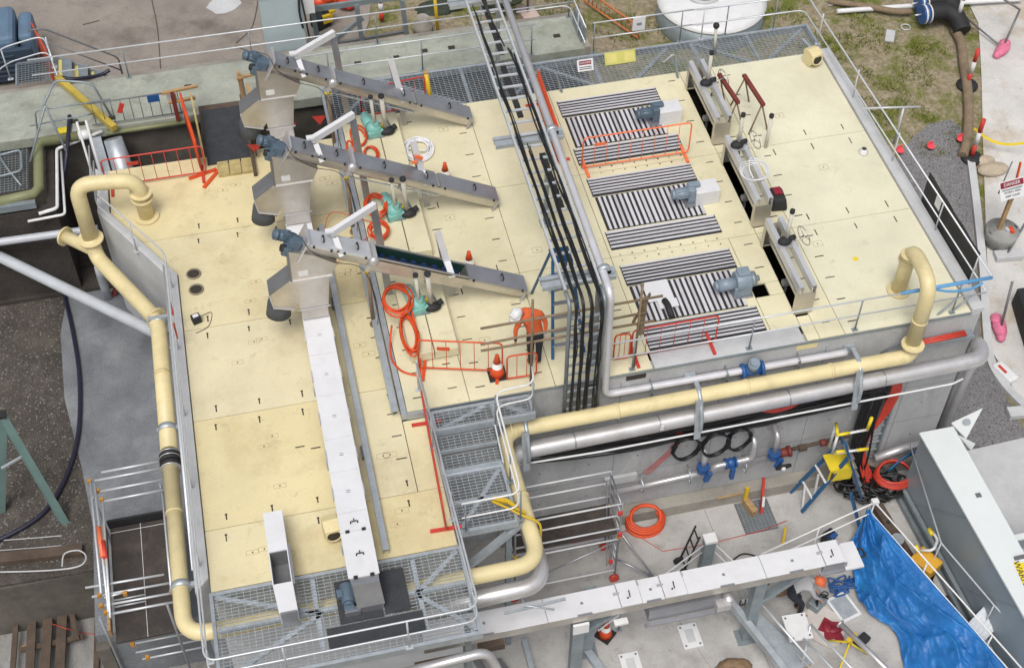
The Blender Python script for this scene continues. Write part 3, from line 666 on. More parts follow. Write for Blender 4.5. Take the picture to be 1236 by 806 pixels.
# ================================================================ LONG COVERED CONVEYOR ON THE LEFT DECK
lc = thing('covered_conveyor', 'long white covered conveyor running down the left deck to the black mats', 'conveyor', (0.5, 14.2, ZL), 'covered trough conveyors')
X0, X1, ZT = 0.22, 0.76, 6.16
q = MB(); q.box(X0, X1, 14.25, 27.6, 5.66, ZT-0.02); q.build('trough', steel, lc)
ys = [27.6, 24.9, 23.4, 22.2, 21.0, 19.9, 18.75, 17.6, 16.75, 15.75, 15.3, 14.26]
for a, b in zip(ys, ys[1:]):
    q = MB(); q.box(X0-0.03, X1+0.03, b+0.0025, a-0.0025, ZT-0.018, ZT)
    if a-b > 0.4: q.box(X0-0.032, X1+0.032, (a+b)/2-0.012, (a+b)/2+0.012, ZT-0.03, ZT+0.006)
    lid = q.build('lid', whitec, lc)
    if b in (15.3, 14.26):
        h = MB(); yc = (a+b)/2 - 0.05
        h.tube(fil([(0.42, yc, ZT), (0.42, yc+0.02, ZT+0.05), (0.56, yc+0.02, ZT+0.05), (0.56, yc, ZT)], 0.02, 3), 0.012, 6); h.tube([(0.49, yc+0.02, ZT+0.05), (0.49, yc+0.1, ZT+0.02)], 0.01, 6)
        h.build('handle', blk, lid)
        for xx in (0.33, 0.65):
            h = MB(); h.box(xx-0.04, xx+0.04, b-0.03, b+0.03, ZT, ZT+0.025); h.build('latch', blk, lid)
    else:
        h = MB(); yc = (a+b)/2
        for xx in (X0-0.04, X1+0.04): h.box(xx-0.012, xx+0.012, yc-0.14, yc+0.14, ZT-0.06, ZT+0.02)
        h.build('clamp', steels, lid)
        h = MB(); h.box(0.45, 0.53, yc-0.03, yc+0.03, ZT, ZT+0.004); h.build('sticker', lidst, lid)
q = MB()
q.extr([(X0-0.01, 14.24, ZT-0.02), (X1+0.01, 14.24, ZT-0.02), (X1-0.02, 14.02, 5.74), (X0+0.06, 14.02, 5.74)], (0, 0.02, -0.02))
q.hexa([(X0+0.08, 13.9, 4.7), (X1+0.02, 13.9, 4.7), (X1+0.02, 14.24, 4.7), (X0+0.08, 14.24, 4.7), (X0+0.08, 13.9, 5.66), (X1+0.02, 13.9, 5.66), (X1+0.02, 14.26, 5.66), (X0+0.08, 14.26, 5.66)])
q.hexa([(X0+0.05, 13.88, 5.66), (X1+0.04, 13.88, 5.66), (X1+0.02, 14.25, 5.66), (X0, 14.25, 5.66), (X0+0.02, 14.1, ZT-0.02), (X1, 14.1, ZT-0.02), (X1, 14.25, ZT-0.02), (X0, 14.25, ZT-0.02)])
q.build('discharge_chute', lidst, lc)
q = MB(); q.cyl((0.12, 14.06, 5.62), (0.12, 14.46, 5.62), 0.13, 18); q.cyl((0.12, 14.0, 5.62), (0.12, 14.06, 5.62), 0.1, 16); q.obox((0.12, 14.0, 5.54), 0.2, 0.2, 0.2); q.obox((-0.02, 14.25, 5.68), 0.12, 0.16, 0.12); q.build('motor', motor, lc, bevel=0.01)
q = MB(); q.box(0.02, 0.32, 13.86, 13.98, 5.46, 5.6); q.build('motor_foot', lidst, lc)
for y in (15.3, 17.4, 19.4, 22.9, 25.6):
    q = MB(); q.box(X0-0.06, X1+0.06, y-0.05, y+0.05, ZL, 5.66); q.build('foot', galv, lc)
# galvanised channel lying alongside
t = thing('steel_channel', 'long galvanised channel on the deck beside the white covered conveyor', 'channel', (1.0, 15.1, ZL))
q = MB(); q.channel((1.02, 15.1, 5.52), (1.02, 24.4, 5.52), 0.13, 0.14, up=(0, 0, 1)); q.build('channel', galv, t)
for y in (24.2, 21.9, 17.6):
    q = MB(); q.obox((1.02-0.09, y, 5.5), 0.05, 0.3, 0.1); q.build('clip', darkst, t)
t = thing('steel_channel', 'galvanised channel standing along the step between both decks', 'channel', (1.86, 18.3, ZL))
q = MB(); q.channel((1.78, 18.4, 5.60), (1.80, 27.8, 5.60), 0.15, 0.12, up=(0, 0, 1)); q.build('channel', galv, t)
for y in (20.2, 22.0, 25.4):
    q = MB(); q.obox((1.78, y, 5.50), 0.10, 0.08, 0.16); q.build('foot', galvd, t)
# loose steel chute box lying on the platform
t = thing('steel_chute', 'loose white steel chute with an open window, lying over the platform edge', 'chute', (-1.0, 14.6, ZL))
q = MB()
xa, xb = -1.24, -0.86
q.hexa([(xa, 15.3, 5.44), (xb, 15.3, 5.44), (xb, 16.2, 5.44), (xa, 16.2, 5.44), (xa, 15.28, 6.0), (xb, 15.28, 6.0), (xb, 16.2, 6.02), (xa, 16.2, 6.02)])
q.box(xa, xa+0.02, 14.55, 15.3, 5.46, 6.0); q.box(xb-0.02, xb, 14.55, 15.3, 5.46, 6.0); q.box(xa+0.02, xb-0.02, 14.55, 15.29, 5.46, 5.5)
q.hexa([(xa+0.05, 13.92, 5.6), (xb+0.02, 13.92, 5.6), (xb, 14.55, 5.46), (xa, 14.55, 5.46), (xa+0.05, 13.92, 5.98), (xb+0.02, 13.92, 5.98), (xb, 14.55, 6.0), (xa, 14.55, 6.0)])
q.build('body', whitec, t)
q = MB(); q.box(xa+0.021, xb-0.021, 14.56, 15.28, 5.5, 5.51); q.box(xa+0.021, xa+0.03, 14.56, 15.28, 5.51, 5.98); q.box(xa+0.03, xb-0.021, 15.26, 15.278, 5.51, 5.98); q.build('interior', chd, t)
q = MB(); q.box(xa+0.07, xb, 13.88, 13.92, 5.56, 6.0); q.build('flange', lidst, t)
q = MB(); q.box(xb, xb+0.05, 14.5, 15.4, 5.94, 5.99); q.build('flange', lidst, t)
# black rubber mats
for (a, b, c, d_, lab) in ((0.78, 1.28, 13.78, 14.72, 'black rubber mat standing right beside the discharge chute'), (-0.1, 0.75, 13.74, 14.68, 'black rubber mat under the blue grey conveyor motor'), (-0.38, 1.48, 13.24, 13.70, 'wide black rubber mat under the end of the covered conveyor'), ):
    q = MB(); q.box(a, b, c, d_, ZL+0.003, ZL+0.03); tag(q.build('rubber_mat', matm), lab, 'mat', 'black mats on the platform')
# cream vent hood on the left deck
def vent(x, y, z, lab, rz):
    t = thing('vent_hood', lab, 'vent', (x, y, z), 'cream vent hoods')
    M = Matrix.Translation((x, y, z)) @ Matrix.Rotation(rz, 4, 'Z')
    q = MB(); pr = [(0.0, 0.0), (0.0, 0.42), (-0.18, 0.5), (-0.42, 0.44), (-0.42, 0.2), (-0.3, 0.0)]
    q.extr([M @ Vector((-0.17, yy, zz)) for yy, zz in pr], (M.to_3x3() @ Vector((0.34, 0, 0)))); q.build('body', tapem, t, bevel=0.03)
    c = M @ Vector((0, -0.425, 0.27)); n = M.to_3x3() @ Vector((0, -1, 0.12))
    q = MB(); q.ring(c, 0.15, 0.022, axis=n, k=20); q.build('rim', tapem, t)
    q = MB(); q.cyl(c - n*0.01, c + n*0.006, 0.14, 18); q.build('mesh', slotm, t)
vent(0.02, 16.0, ZL, 'cream vent hood on the left deck close to the covered conveyor', 0.1)
vent(14.62, 27.75, ZR, 'cream vent hood in the far corner of the pale deck', 0.25)

# ================================================================ STRIPED COVERS
def slat_cover(x0, x1, y0, y1, along, lab, skew=0):
    q = MB(); z = ZR + 0.012
    q.box(x0, x1, y0, y1, ZR+0.002, z, 1)
    if along == 'x':
        n = max(5, int(round((y1-y0)/0.112))); p = (y1-y0-0.02)/n
        for i in range(n): q.box(x0+0.012+rng.uniform(0, .012), x1-0.012-rng.uniform(0, .012), y0+0.02+i*p+0.05+rng.uniform(-.006, .006), y0+0.01+(i+1)*p+rng.uniform(-.006, .004), z, z+0.012+rng.uniform(0, .006), rng.choice((0, 0, 2, 3)))
    else:
        n = max(8, int(round((x1-x0)/0.131))); p = (x1-x0)/n
        for i in range(n): q.box(x0+i*p+0.06+rng.uniform(-.007, .007), x0+(i+1)*p+rng.uniform(-.006, .004), y0+0.012+rng.uniform(0, .015), y1-0.012-rng.uniform(0, .015), z, z+0.012+rng.uniform(0, .006), rng.choice((0, 0, 2, 3)))
    tag(q.build('slatted_cover', [stripew, stripeb]+stripes3), lab, 'slatted cover', 'slatted covers over the screens')
for yb, nm in ((25.0, 'farthest'), (22.0, 'middle'), (18.98, 'nearest')):
    k = 0.06 if yb > 20 else 0.0
    slat_cover(7.62, 10.3, yb+1.86, yb+2.50, 'x', 'far strip of the %s group of black and white slatted covers' % nm)
    slat_cover(7.66, 10.14 if yb != 25.0 else 10.1, yb+0.67, yb+1.83, 'y', 'cross-striped centre panel of the %s group of slatted covers' % nm)
    slat_cover(7.58, 10.32, yb+(0.02 if yb > 20 else -0.13), yb+0.63, 'x', 'near strip of the %s group of black and white slatted covers' % nm)
q = MB()
for yb in (24.75, 21.76):
    for k in range(9):
        x = 7.75 + 0.3*k
        for dy in (-0.1, 0.09): q.cyl((x+rng.uniform(-.04, .04), yb+dy, ZR), (x, yb+dy, ZR+0.006), 0.018, 6)
q.build('bolt_holes', slotm, tank)
# drives
def boxdrive(y, lab):
    t = thing('drive_unit', lab, 'drive unit', (10.4, y, ZR), 'motor drives on the pale deck')
    q = MB(); q.box(9.96, 10.56, y-0.10, y+0.34, ZR, ZR+0.43); q.build('housing', whitec, t, bevel=0.015)
    q = MB(); q.obox((9.88, y+0.1, ZR+0.3), 0.18, 0.32, 0.4); q.obox((9.96, y+0.16, ZR+0.5), 0.3, 0.16, 0.1); q.build('gearbox', motor2 if y < 24 else motor, t, bevel=0.03)
    q = MB(); q.cyl((9.82, y+0.06, ZR+0.36), (9.46, y+0.06, ZR+0.36), 0.125, 18); q.cyl((9.46, y+0.06, ZR+0.36), (9.38, y+0.06, ZR+0.36), 0.13, 18, r2=0.11)
    for k in range(9):
        a = 2*PI*k/9; q.bar((9.5, y+0.06+0.13*math.cos(a), ZR+0.36+0.13*math.sin(a)), (9.8, y+0.06+0.13*math.cos(a), ZR+0.36+0.13*math.sin(a)), 0.014, 0.02)
    q.build('motor', motor2 if y < 24 else motor, t)
    q = MB(); q.box(9.7, 9.95, y-0.16, y+0.26, ZR+0.05, ZR+0.1); q.build('base_plate', lidst, t)
boxdrive(26.12, 'blue grey motor with white steel housing on the farthest slatted covers')
boxdrive(23.10, 'blue grey motor with white steel housing on the middle slatted covers')
t = thing('gear_motor', 'bare blue grey gear motor beside a dark opening at the nearest covers', 'gear motor', (10.10, 20.1, ZR), 'motor drives on the pale deck')
q = MB(); q.cyl((9.94, 20.12, ZR+0.36), (10.30, 20.12, ZR+0.36), 0.24, 20); q.obox((10.10, 20.1, ZR+0.2), 0.42, 0.4, 0.3); q.obox((10.13, 20.16, ZR+0.6), 0.3, 0.25, 0.12); q.build('gearbox', motor2, t, bevel=0.03)
q = MB(); q.cyl((9.94, 20.08, ZR+0.36), (9.52, 20.08, ZR+0.36), 0.145, 18); q.cyl((9.52, 20.08, ZR+0.36), (9.44, 20.08, ZR+0.36), 0.13, 18, r2=0.09); q.build('motor', motor2, t)
q = MB(); q.cyl((10.30, 20.12, ZR+0.36), (10.42, 20.12, ZR+0.36), 0.18, 20); q.cyl((10.42, 20.12, ZR+0.36), (10.52, 20.12, ZR+0.36), 0.07, 14); q.build('shaft', galvd, t)
q = MB(); q.box(9.88, 10.35, 19.87, 20.3, ZR+0.002, ZR+0.06); q.build('base_plate', lidst, t)
t = thing('access_hatch', 'open white access plate with black hose end on the nearest covers', 'hatch', (8.1, 20.1, ZR))
q = MB(); q.box(7.95, 8.55, 20.2, 20.8, ZR+0.05, ZR+0.075); q.box(8.15, 8.6, 19.95, 20.2, ZR+0.05, ZR+0.07); q.build('plate', whitec, t)
q = MB(); q.tube(fil([(8.32, 19.62, ZR+0.1), (8.32, 20.0, ZR+0.14), (8.3, 20.15, ZR+0.1)], 0.1), 0.075, 10); q.build('hose', blk, t)

# ================================================================ PENSTOCK FRAMES
def penstock(y0, y1, yc, lab, wheel_side):
    t = thing('penstock_frame', lab, 'penstock', (11.5, (y0+y1)/2, ZR), 'penstock frames over the slots')
    x = 11.27; zt = ZR+0.80
    for nm, dx in (('rail', -0.15), ('rail', 0.15)):
        q = MB(); q.channel((x+dx, y0, zt), (x+dx, y1, zt), 0.11, 0.22); q.build(nm, lidh, t)
    for yy in (y0+0.06, y1-0.06):
        q = MB(); q.channel((x, yy, ZR+0.003), (x, yy, zt-0.1), 0.42, 0.14, up=(0, -1 if yy < yc else 1, 0)); q.build('post', steel, t)
    q = MB(); q.bar((x-0.07, y0+0.1, ZR+0.34), (x-0.07, y1-0.1, ZR+0.34), 0.06, 0.10); q.build('gate_edge', steel, t)
    q = MB(); q.bar((x-0.07, y0+0.9, ZR-0.3), (x-0.07, y0+0.9, ZR+0.30), 0.05, 0.05); q.obox((x-0.09, y0+0.9, ZR+0.12), 0.16, 0.14, 0.1); q.build('guide', darkst, t)
    q = MB(); q.box(x-0.26, x+0.24, yc-0.14, yc+0.12, zt+0.08, zt+0.1); q.build('bridge_plate', steels, t)
    q = MB(); q.ell((x-0.06, yc, zt+0.17), 0.17, 0.12, 0.10); q.cyl((x+0.05, yc+0.04, zt+0.18), (x+0.2, yc+0.08, zt+0.18), 0.06, 12); q.build('actuator', blk, t)
    q = MB(); q.cyl((x-0.02, yc+0.02, zt+0.2), (x-0.02, yc+0.02, zt+1.05), 0.045, 12); st_ = q.build('stem', clearp, t)
    q = MB(); q.cyl((x-0.02, yc+0.02, zt+1.05), (x-0.02, yc+0.02, zt+1.13), 0.058, 12); q.build('cap', blk, st_)
    q = MB(); c = Vector((x+0.42, yc+0.06, zt+0.18)); ax = Vector((1, 0.25, 0.15)).normalized()
    q.ring(c, 0.24, 0.012, axis=ax, n=6, k=26); u = ax.orthogonal().normalized(); w_ = ax.cross(u)
    for k in range(3): a = 2*PI*k/3; q.cyl(c, c + (u*math.cos(a)+w_*math.sin(a))*0.24, 0.009, 6)
    q.cyl(c, c - ax*0.24, 0.02, 8); q.build('handwheel', steel, t)
penstock(25.02, 27.3, 26.3, 'farthest stainless penstock frame, next to the red oxide trestles', 1)
penstock(22.02, 24.35, 23.9, 'middle stainless penstock frame with coiled white cable on top', 1)
penstock(19.15, 21.4, 20.55, 'nearest stainless penstock frame with handwheel beside the front rail', 1)
q = MB(); c = Vector((11.33, 22.95, ZR+0.9))
for k in range(3):
    pts = [c + Vector(((0.3+0.03*k)*math.cos(a)*1.0, (0.28+0.04*k)*math.sin(a), 0.03*k+0.02*math.sin(3*a))) for a in [2*PI*i/24 for i in range(24)]]
    q.tube(pts, 0.014, 6, closed=True)
q.tube(spline([c+Vector((0.3, 0, 0)), c+Vector((0.42, 0.3, -0.1)), c+Vector((0.1, 0.5, 0.0)), c+Vector((-0.1, 0.1, 0.05)), c+Vector((-0.1, -0.2, 0.0))]), 0.02, 6)
tag(q.build('cable_coil', whitep), 'loose coil of white cable resting on the middle penstock frame', 'cable coil')
t = thing('tool_bag', 'black tool bag with red lining on deck beside the middle penstock', 'bag', (11.88, 22.75, ZR))
q = MB(); q.hexa([(11.68, 22.4, ZR), (12.11, 22.35, ZR), (12.13, 22.95, ZR), (11.73, 23.0, ZR), (11.73, 22.45, ZR+0.34), (12.05, 22.42, ZR+0.34), (12.07, 22.85, ZR+0.38), (11.78, 22.9, ZR+0.38)]); q.build('body', blk, t, bevel=0.06)
q = MB(); q.obox((11.91, 22.72, ZR+0.385), 0.2, 0.24, 0.03); q.build('lining', signr, t)
q = MB(); q.ell((11.68, 21.35, ZR+0.2), 0.09, 0.2, 0.2); q.ell((11.64, 21.55, ZR+0.28), 0.1, 0.09, 0.1); tag(q.build('hand_pump', mat('dark_teal', (0.02, 0.16, 0.15), 0.5)), 'small dark teal pump behind the nearest penstock frame', 'pump')
# red oxide trestles: four legs and a beam
def trestle(a, b, lab, h=0.92):
    a = Vector(a); b = Vector(b); t = thing('steel_trestle', lab, 'trestle', (a+b)/2, 'red oxide trestles')
    u = Vector((0, 0, h)); n = (b-a).normalized(); side = Vector((-n.y, n.x, 0))
    q = MB(); q.bar(a+u-n*0.08, b+u+n*0.08, 0.10, 0.08); q.build('beam', rust, t)
    for p_, s in ((a, -1), (a, 1), (b, -1), (b, 1)):
        k = MB(); k.cyl(p_+u-Vector((0, 0, 0.03)), p_ + side*s*0.26 + n*(0.05 if p_ is b else -0.05), 0.022, 8); k.build('leg', rustp, t)
trestle((11.66, 26.52, ZR), (11.76, 25.5, ZR), 'red oxide steel trestle close to the farthest penstock frame')
trestle((12.27, 26.35, ZR), (12.35, 25.28, ZR), 'red oxide steel trestle on the open deck side of its twin')
t = thing('level_tube', 'thin clear tube with black cap standing between the trestles and penstock', 'tube', (12.3, 24.8, ZR))
q = MB(); q.cyl((12.35, 24.65, ZR), (12.38, 24.7, ZR+0.95), 0.045, 10); q.build('tube', clearp, t)
q = MB(); q.cyl((12.38, 24.7, ZR+0.95), (12.38, 24.7, ZR+1.03), 0.06, 12); q.build('cap', blk, t)

# ================================================================ PUMPS, TUBES, HOSES UNDER THE SCREW CONVEYORS
hp = ('farthest', 'middle', 'nearest')
for i, y in enumerate((27.15, 24.15, 21.1)):
    nm = hp[i]
    q = MB(); q.box(2.9, 3.42, y-1.45, y+0.55, ZR+0.05, ZR+0.30)
    q.box(2.36, 2.88, y-1.45, y+0.62, ZR+0.05, ZR+0.30)
    if True: tag(q.build('deck_upstand', frp2, bevel=0.012), 'cream upstand box under the %s screw conveyor, carrying a teal pump' % nm, 'upstand', 'cream upstands under the conveyors')
    zz = ZR+0.30
    t = thing('teal_pump', 'teal pump on the cream upstand beneath the %s screw conveyor' % nm, 'pump', (2.68, y, zz), 'teal pumps')
    q = MB(); q.cyl((2.62, y+0.30, zz+0.16), (2.68, y-0.02, zz+0.16), 0.14, 16); q.cyl((2.61, y+0.42, zz+0.16), (2.62, y+0.30, zz+0.16), 0.11, 16); q.build('motor', teal, t, bevel=0.01)
    q = MB(); q.ell((2.76, y-0.16, zz+0.18), 0.20, 0.17, 0.18); q.cyl((2.80, y-0.2, zz+0.15), (2.80, y-0.2, zz+0.42), 0.09, 12); q.obox((2.78, y-0.28, zz+0.1), 0.4, 0.12, 0.16, rz=0.3); q.build('volute', teal, t, bevel=0.01)
    q = MB(); q.box(2.56, 3.0, y-0.36, y+0.2, zz, zz+0.03); q.build('base_plate', galvd, t)
    for k, (x, hgt, r) in enumerate(((2.72, 1.38, 0.04), (2.98, 1.36, 0.055))):
        t = thing('level_tube', '%s clear level tube at the %s screw conveyor, topped with a black cap' % (('thin', 'thick')[k], nm), 'tube', (x, y-0.36, zz), 'level tubes beside the conveyors')
        q = MB(); q.cyl((x+0.08, y-0.16, zz), (x, y-0.42, zz+hgt), r, 10); q.build('tube', clearp, t)
        q = MB(); q.cyl((x, y-0.42, zz+hgt), (x, y-0.425, zz+hgt+0.05), r+0.022, 10); q.build('cap', blk, t)
    t = thing('black_fitting', 'black valve fitting beside the teal pump at the %s screw conveyor' % nm, 'valve', (3.08, y-0.2, zz), 'black fittings beside the pumps')
    q = MB(); q.ell((3.08, y-0.24, zz+0.09), 0.2, 0.13, 0.1); q.cyl((3.2, y-0.2, zz+0.12), (3.32, y-0.16, zz+0.16), 0.07, 10); q.build('body', blk, t)
    q = MB(); q.obox((3.02, y+0.02, zz+0.05), 0.14, 0.1, 0.08); q.build('tag', yel, t)
# orange hoses
def hose(name, lab, loops, r, m, cat='hose', grp=None):
    q = MB()
    for l in loops: q.tube(l, r, 6)
    return tag(q.build(name, m), lab, cat, grp)
def wob(c, R1, R2, n, k, seed, rot=0.0, lift=0.03):
    rg = random.Random(seed); out = []
    for i in range(n*k+1):
        a = 2*PI*i/k; f = 1+0.13*math.sin(a*0.37+seed)+0.07*math.sin(a*1.31+2*seed)
        x = R1*f*math.cos(a); y = R2*f*math.sin(a)
        out.append(Vector((c[0] + x*math.cos(rot)-y*math.sin(rot), c[1] + x*math.sin(rot)+y*math.cos(rot), c[2] + lift*i/k + 0.015*math.sin(2.3*a+seed))))
    return out
hose('orange_hose', 'bundle of orange hose hung in two loops by the nearest teal pump', [wob((2.32, 21.05, ZR+0.55), 0.30, 0.42, 5, 20, 1), wob((2.42, 20.15, ZR+0.36), 0.17, 0.55, 5, 20, 2), spline([(2.1, 20.6, ZR+0.3), (1.95, 20.0, ZR+0.05), (2.1, 19.5, ZR+0.03), (2.5, 19.25, ZR+0.03)]), spline([(2.58, 20.9, ZR+0.5), (2.6, 20.2, ZR+0.4), (2.55, 19.6, ZR+0.1), (2.48, 19.3, ZR+0.05)])], 0.024, orange, grp='orange hoses')
hose('orange_hose', 'orange hose coil hanging behind the middle conveyor near its teal pump', [wob((2.35, 24.2, ZR+0.45), 0.24, 0.34, 5, 20, 3), wob((2.3, 23.5, ZR+0.35), 0.22, 0.3, 4, 20, 4)], 0.022, orange, grp='orange hoses')
hose('orange_hose', 'orange hose coil hanging near the farthest teal pump', [wob((2.35, 26.9, ZR+0.35), 0.18, 0.35, 2, 20, 5), wob((2.55, 26.2, ZR+0.32), 0.16, 0.28, 3, 20, 6), wob((2.1, 26.4, ZR+0.25), 0.1, 0.5, 2, 20, 8)], 0.024, orange, grp='orange hoses')
hose('orange_line', 'thin orange line looping over the step channel near the middle conveyor', [spline([(1.0, 24.0, ZL+0.1), (1.3, 24.6, ZL+0.3), (1.9, 24.3, ZR+0.1), (2.3, 23.9, ZR+0.1), (1.5, 23.3, ZL+0.2), (1.15, 23.1, ZL+0.05)])], 0.01, orange, 'line')
hose('hose_coil', 'round coil of white hose lying on the middle deck', [wob((3.78, 26.45, ZR+0.03), 0.36-0.02*k, 0.4-0.02*k, 3, 24, 10+k, lift=0.02) for k in range(4)] + [spline([(3.5, 26.5, ZR+0.1), (3.9, 26.3, ZR+0.12), (4.1, 26.6, ZR+0.1)])], 0.019, beltw)
t = thing('cable_reel_box', 'small black box with thin lead on the left deck', 'box', (-2.15, 22.1, ZL))
q = MB(); q.obox((-2.15, 22.1, ZL+0.1), 0.2, 0.18, 0.18, rz=0.3); q.build('case', blk, t, bevel=0.01)
q = MB(); q.obox((-2.15, 22.11, ZL+0.195), 0.13, 0.09, 0.012, rz=0.3); q.build('face', whitep, t)
q = MB(); q.tube(spline([(-2.05, 22.15, ZL+0.1), (-1.8, 22.3, ZL+0.01), (-1.9, 21.9, ZL+0.01), (-2.2, 21.75, ZL+0.01)]), 0.008, 5); q.build('lead', blk, t)
# cones
def cone_proto(loc, lab):
    x, y, z = loc; t = thing('traffic_cone', lab, 'traffic cone', loc, 'traffic cones')
    q = MB(); q.box(x-0.2, x+0.2, y-0.2, y+0.2, z+0.0, z+0.035); q.build('base', blk, t, bevel=0.015)
    q = MB(); q.lathe(loc, [(0.17, 0.035), (0.145, 0.16), (0.12, 0.29)], 18); q.tube([(x, y, z+0.43), (x, y, z+0.60), (x, y, z+0.66), (x, y, z+0.665)], [0.085, 0.05, 0.042, 0.02], 18); q.build('body', orange, t)
    q = MB(); q.tube([(x, y, z+0.29), (x, y, z+0.43)], [0.122, 0.087], 18, caps=False); q.build('band', reflm, t)
    return t
c0 = cone_proto((4.13, 18.95, ZR), 'traffic cone by the orange barrier next to the bending worker')
dup(c0, (4.17, 22.1, ZR), 0.4, 'traffic cone just behind the low end of the nearest screw conveyor')
dup(c0, (4.21, 25.15, ZR), 0.2, 'traffic cone just behind the low end of the middle screw conveyor')
c3 = dup(c0, (5.86, 15.2, 0.0), 0.7, 'dirty traffic cone on the courtyard floor under the white conveyor')

# ================================================================ SAFETY BARRIERS
def barrier(a, b, h, lab, m=orange, lean=(0, 0, 0), feet=True, plate=0.3, low=0.0, gap=0.28, rb=0.009):
    a = Vector(a); b = Vector(b); lean = Vector(lean)
    t = thing('safety_barrier', lab, 'barrier', (a+b)/2, 'orange mesh barriers')
    n = (b-a).normalized(); L_ = (b-a).length; u = (Vector((0, 0, h)) + lean)
    q = MB(); r = 0.02
    a0 = a + Vector((0, 0, 0.09)); b0 = b + Vector((0, 0, 0.09))
    q.tube(fil([a0, a0+u, b0+u, b0, a0], 0.12, 5), r, 6)
    k = max(3, int(L_/gap))
    for i in range(1, k): p_ = a0 + n*(L_*i/k); q.cyl(p_, p_+u, rb, 5)
    if plate: 
        pc = a0 + n*L_*plate + u*0.72; q.bar(pc - n*0.14, pc + n*0.14, 0.015, 0.1, up=u)
    q.build('panel', m, t)
    if feet:
        s = Vector((-n.y, n.x, 0))
        for p_ in (a + n*0.1, b - n*0.1):
            q = MB(); q.bar(p_ - s*0.32 + Vector((0, 0, 0.03)), p_ + s*0.32 + Vector((0, 0, 0.03)), 0.07, 0.045); q.build('foot', m, t)
    return t
barrier((-3.92, 26.95, ZL), (-1.5, 26.95, ZL), 0.85, 'orange barrier along the far edge of the left deck by the pipe bend', redm)
barrier((-1.62, 27.05, ZL), (-1.85, 29.0, ZL), 0.95, 'orange barrier seen end-on along the timber ramp', orange, feet=False, gap=0.07, rb=0.03)
q = MB(); q.bar((-1.95, 26.85, ZL+0.03), (-1.25, 27.05, ZL+0.03), 0.08, 0.05); q.bar((-1.62, 26.45, ZL+0.03), (-1.2, 27.0, ZL+0.03), 0.08, 0.05)
tag(q.build('barrier_feet', orange), 'crossed orange barrier feet lying at the foot of the ramp', 'barrier feet')
barrier((7.6, 24.86, ZR), (10.36, 24.84, ZR), 0.95, 'pinkish orange barrier standing across the farthest slatted covers', orangel, plate=0.16)
barrier((7.08, 25.2, ZR), (7.12, 27.6, ZR), 1.0, 'orange barrier seen end-on between the steel pipe and slatted covers', orange, gap=0.07, rb=0.03)
barrier((2.50, 19.45, ZR), (4.25, 18.96, ZR), 0.92, 'orange barrier between the hose bundle and the traffic cone', orange, plate=0.3)
barrier((2.40, 18.2, ZL), (2.28, 15.3, ZL), 1.0, 'orange barrier leaning against the rail above the steel steps', redm, lean=(-0.06, 0, 0))
barrier((7.1, 18.75, ZR), (9.05, 18.75, ZR), 0.85, 'red barrier on the concrete lip before the nearest slatted covers', redm, plate=0)
barrier((4.3, 18.72, ZR), (4.95, 18.70, ZR), 0.75, 'short orange barrier behind the landing rail at the worker', orange, plate=0, feet=False)
barrier((2.6, 28.15, ZL), (4.3, 28.3, ZL), 0.9, 'red barrier on the short walkway behind the farthest screw conveyor', redm, plate=0.15)
barrier((6.7, 18.75, ZR), (7.05, 18.72, ZR), 0.8, 'narrow orange barrier end beside the dropping steel pipe', orange, plate=0, feet=False)

# ================================================================ CABLE LADDER, STAINLESS PIPE, PLATFORM STEP LADDER
tr = thing('cable_ladder', 'galvanised cable ladder crossing above the deck and dropping down the wall', 'cable ladder', (5.8, 18.3, 4.6))
xl, xr, zt = 5.46, 6.2, 8.45
for x in (xl, xr):
    q = MB(); q.bar((x, 29.0, zt), (x, 18.5, zt), 0.03, 0.12); q.bar((x, 29.0, zt+0.062), (x, 18.5, zt+0.062), 0.05, 0.012); q.build('side_rail', railm, tr)
    q = MB(); xx = x if x == xl else x
    q.tube(fil([(x, 18.5, zt), (x, 18.14, zt), (x, 18.14, zt-0.4), (x, 18.14, 4.5)], 0.3, 6), 0.045, 6); q.build('side_rail', galvd, tr)
y = 28.4
while y > 18.5:
    q = MB(); q.bar((xl, y, zt-0.03), (xr, y, zt-0.03), 0.06, 0.035); q.build('rung', railm, tr); y -= 0.42
z = 8.0
while z > 4.6:
    q = MB(); q.bar((xl, 18.14, z), (xr, 18.14, z), 0.05, 0.035); q.build('rung', galv, tr); z -= 0.3
for y, legs in ((28.5, 1), (24.65 - 1.4, 1), (18.85, 1)):
    q = MB(); q.channel((5.05, y, zt-0.14), (6.62, y, zt-0.14), 0.16, 0.10); q.build('cross_arm', galv, tr)
    q = MB(); q.channel((5.05, y+0.2, zt-0.16), (6.2, y+0.2, zt-0.16), 0.10, 0.10); q.build('cross_arm', galv, tr)
    q = MB(); q.bar((6.28, y, ZR), (6.28, y, zt-0.2), 0.1, 0.1); q.box(6.14, 6.42, y-0.14, y+0.14, ZR, ZR+0.015); q.build('post', galvd, tr)
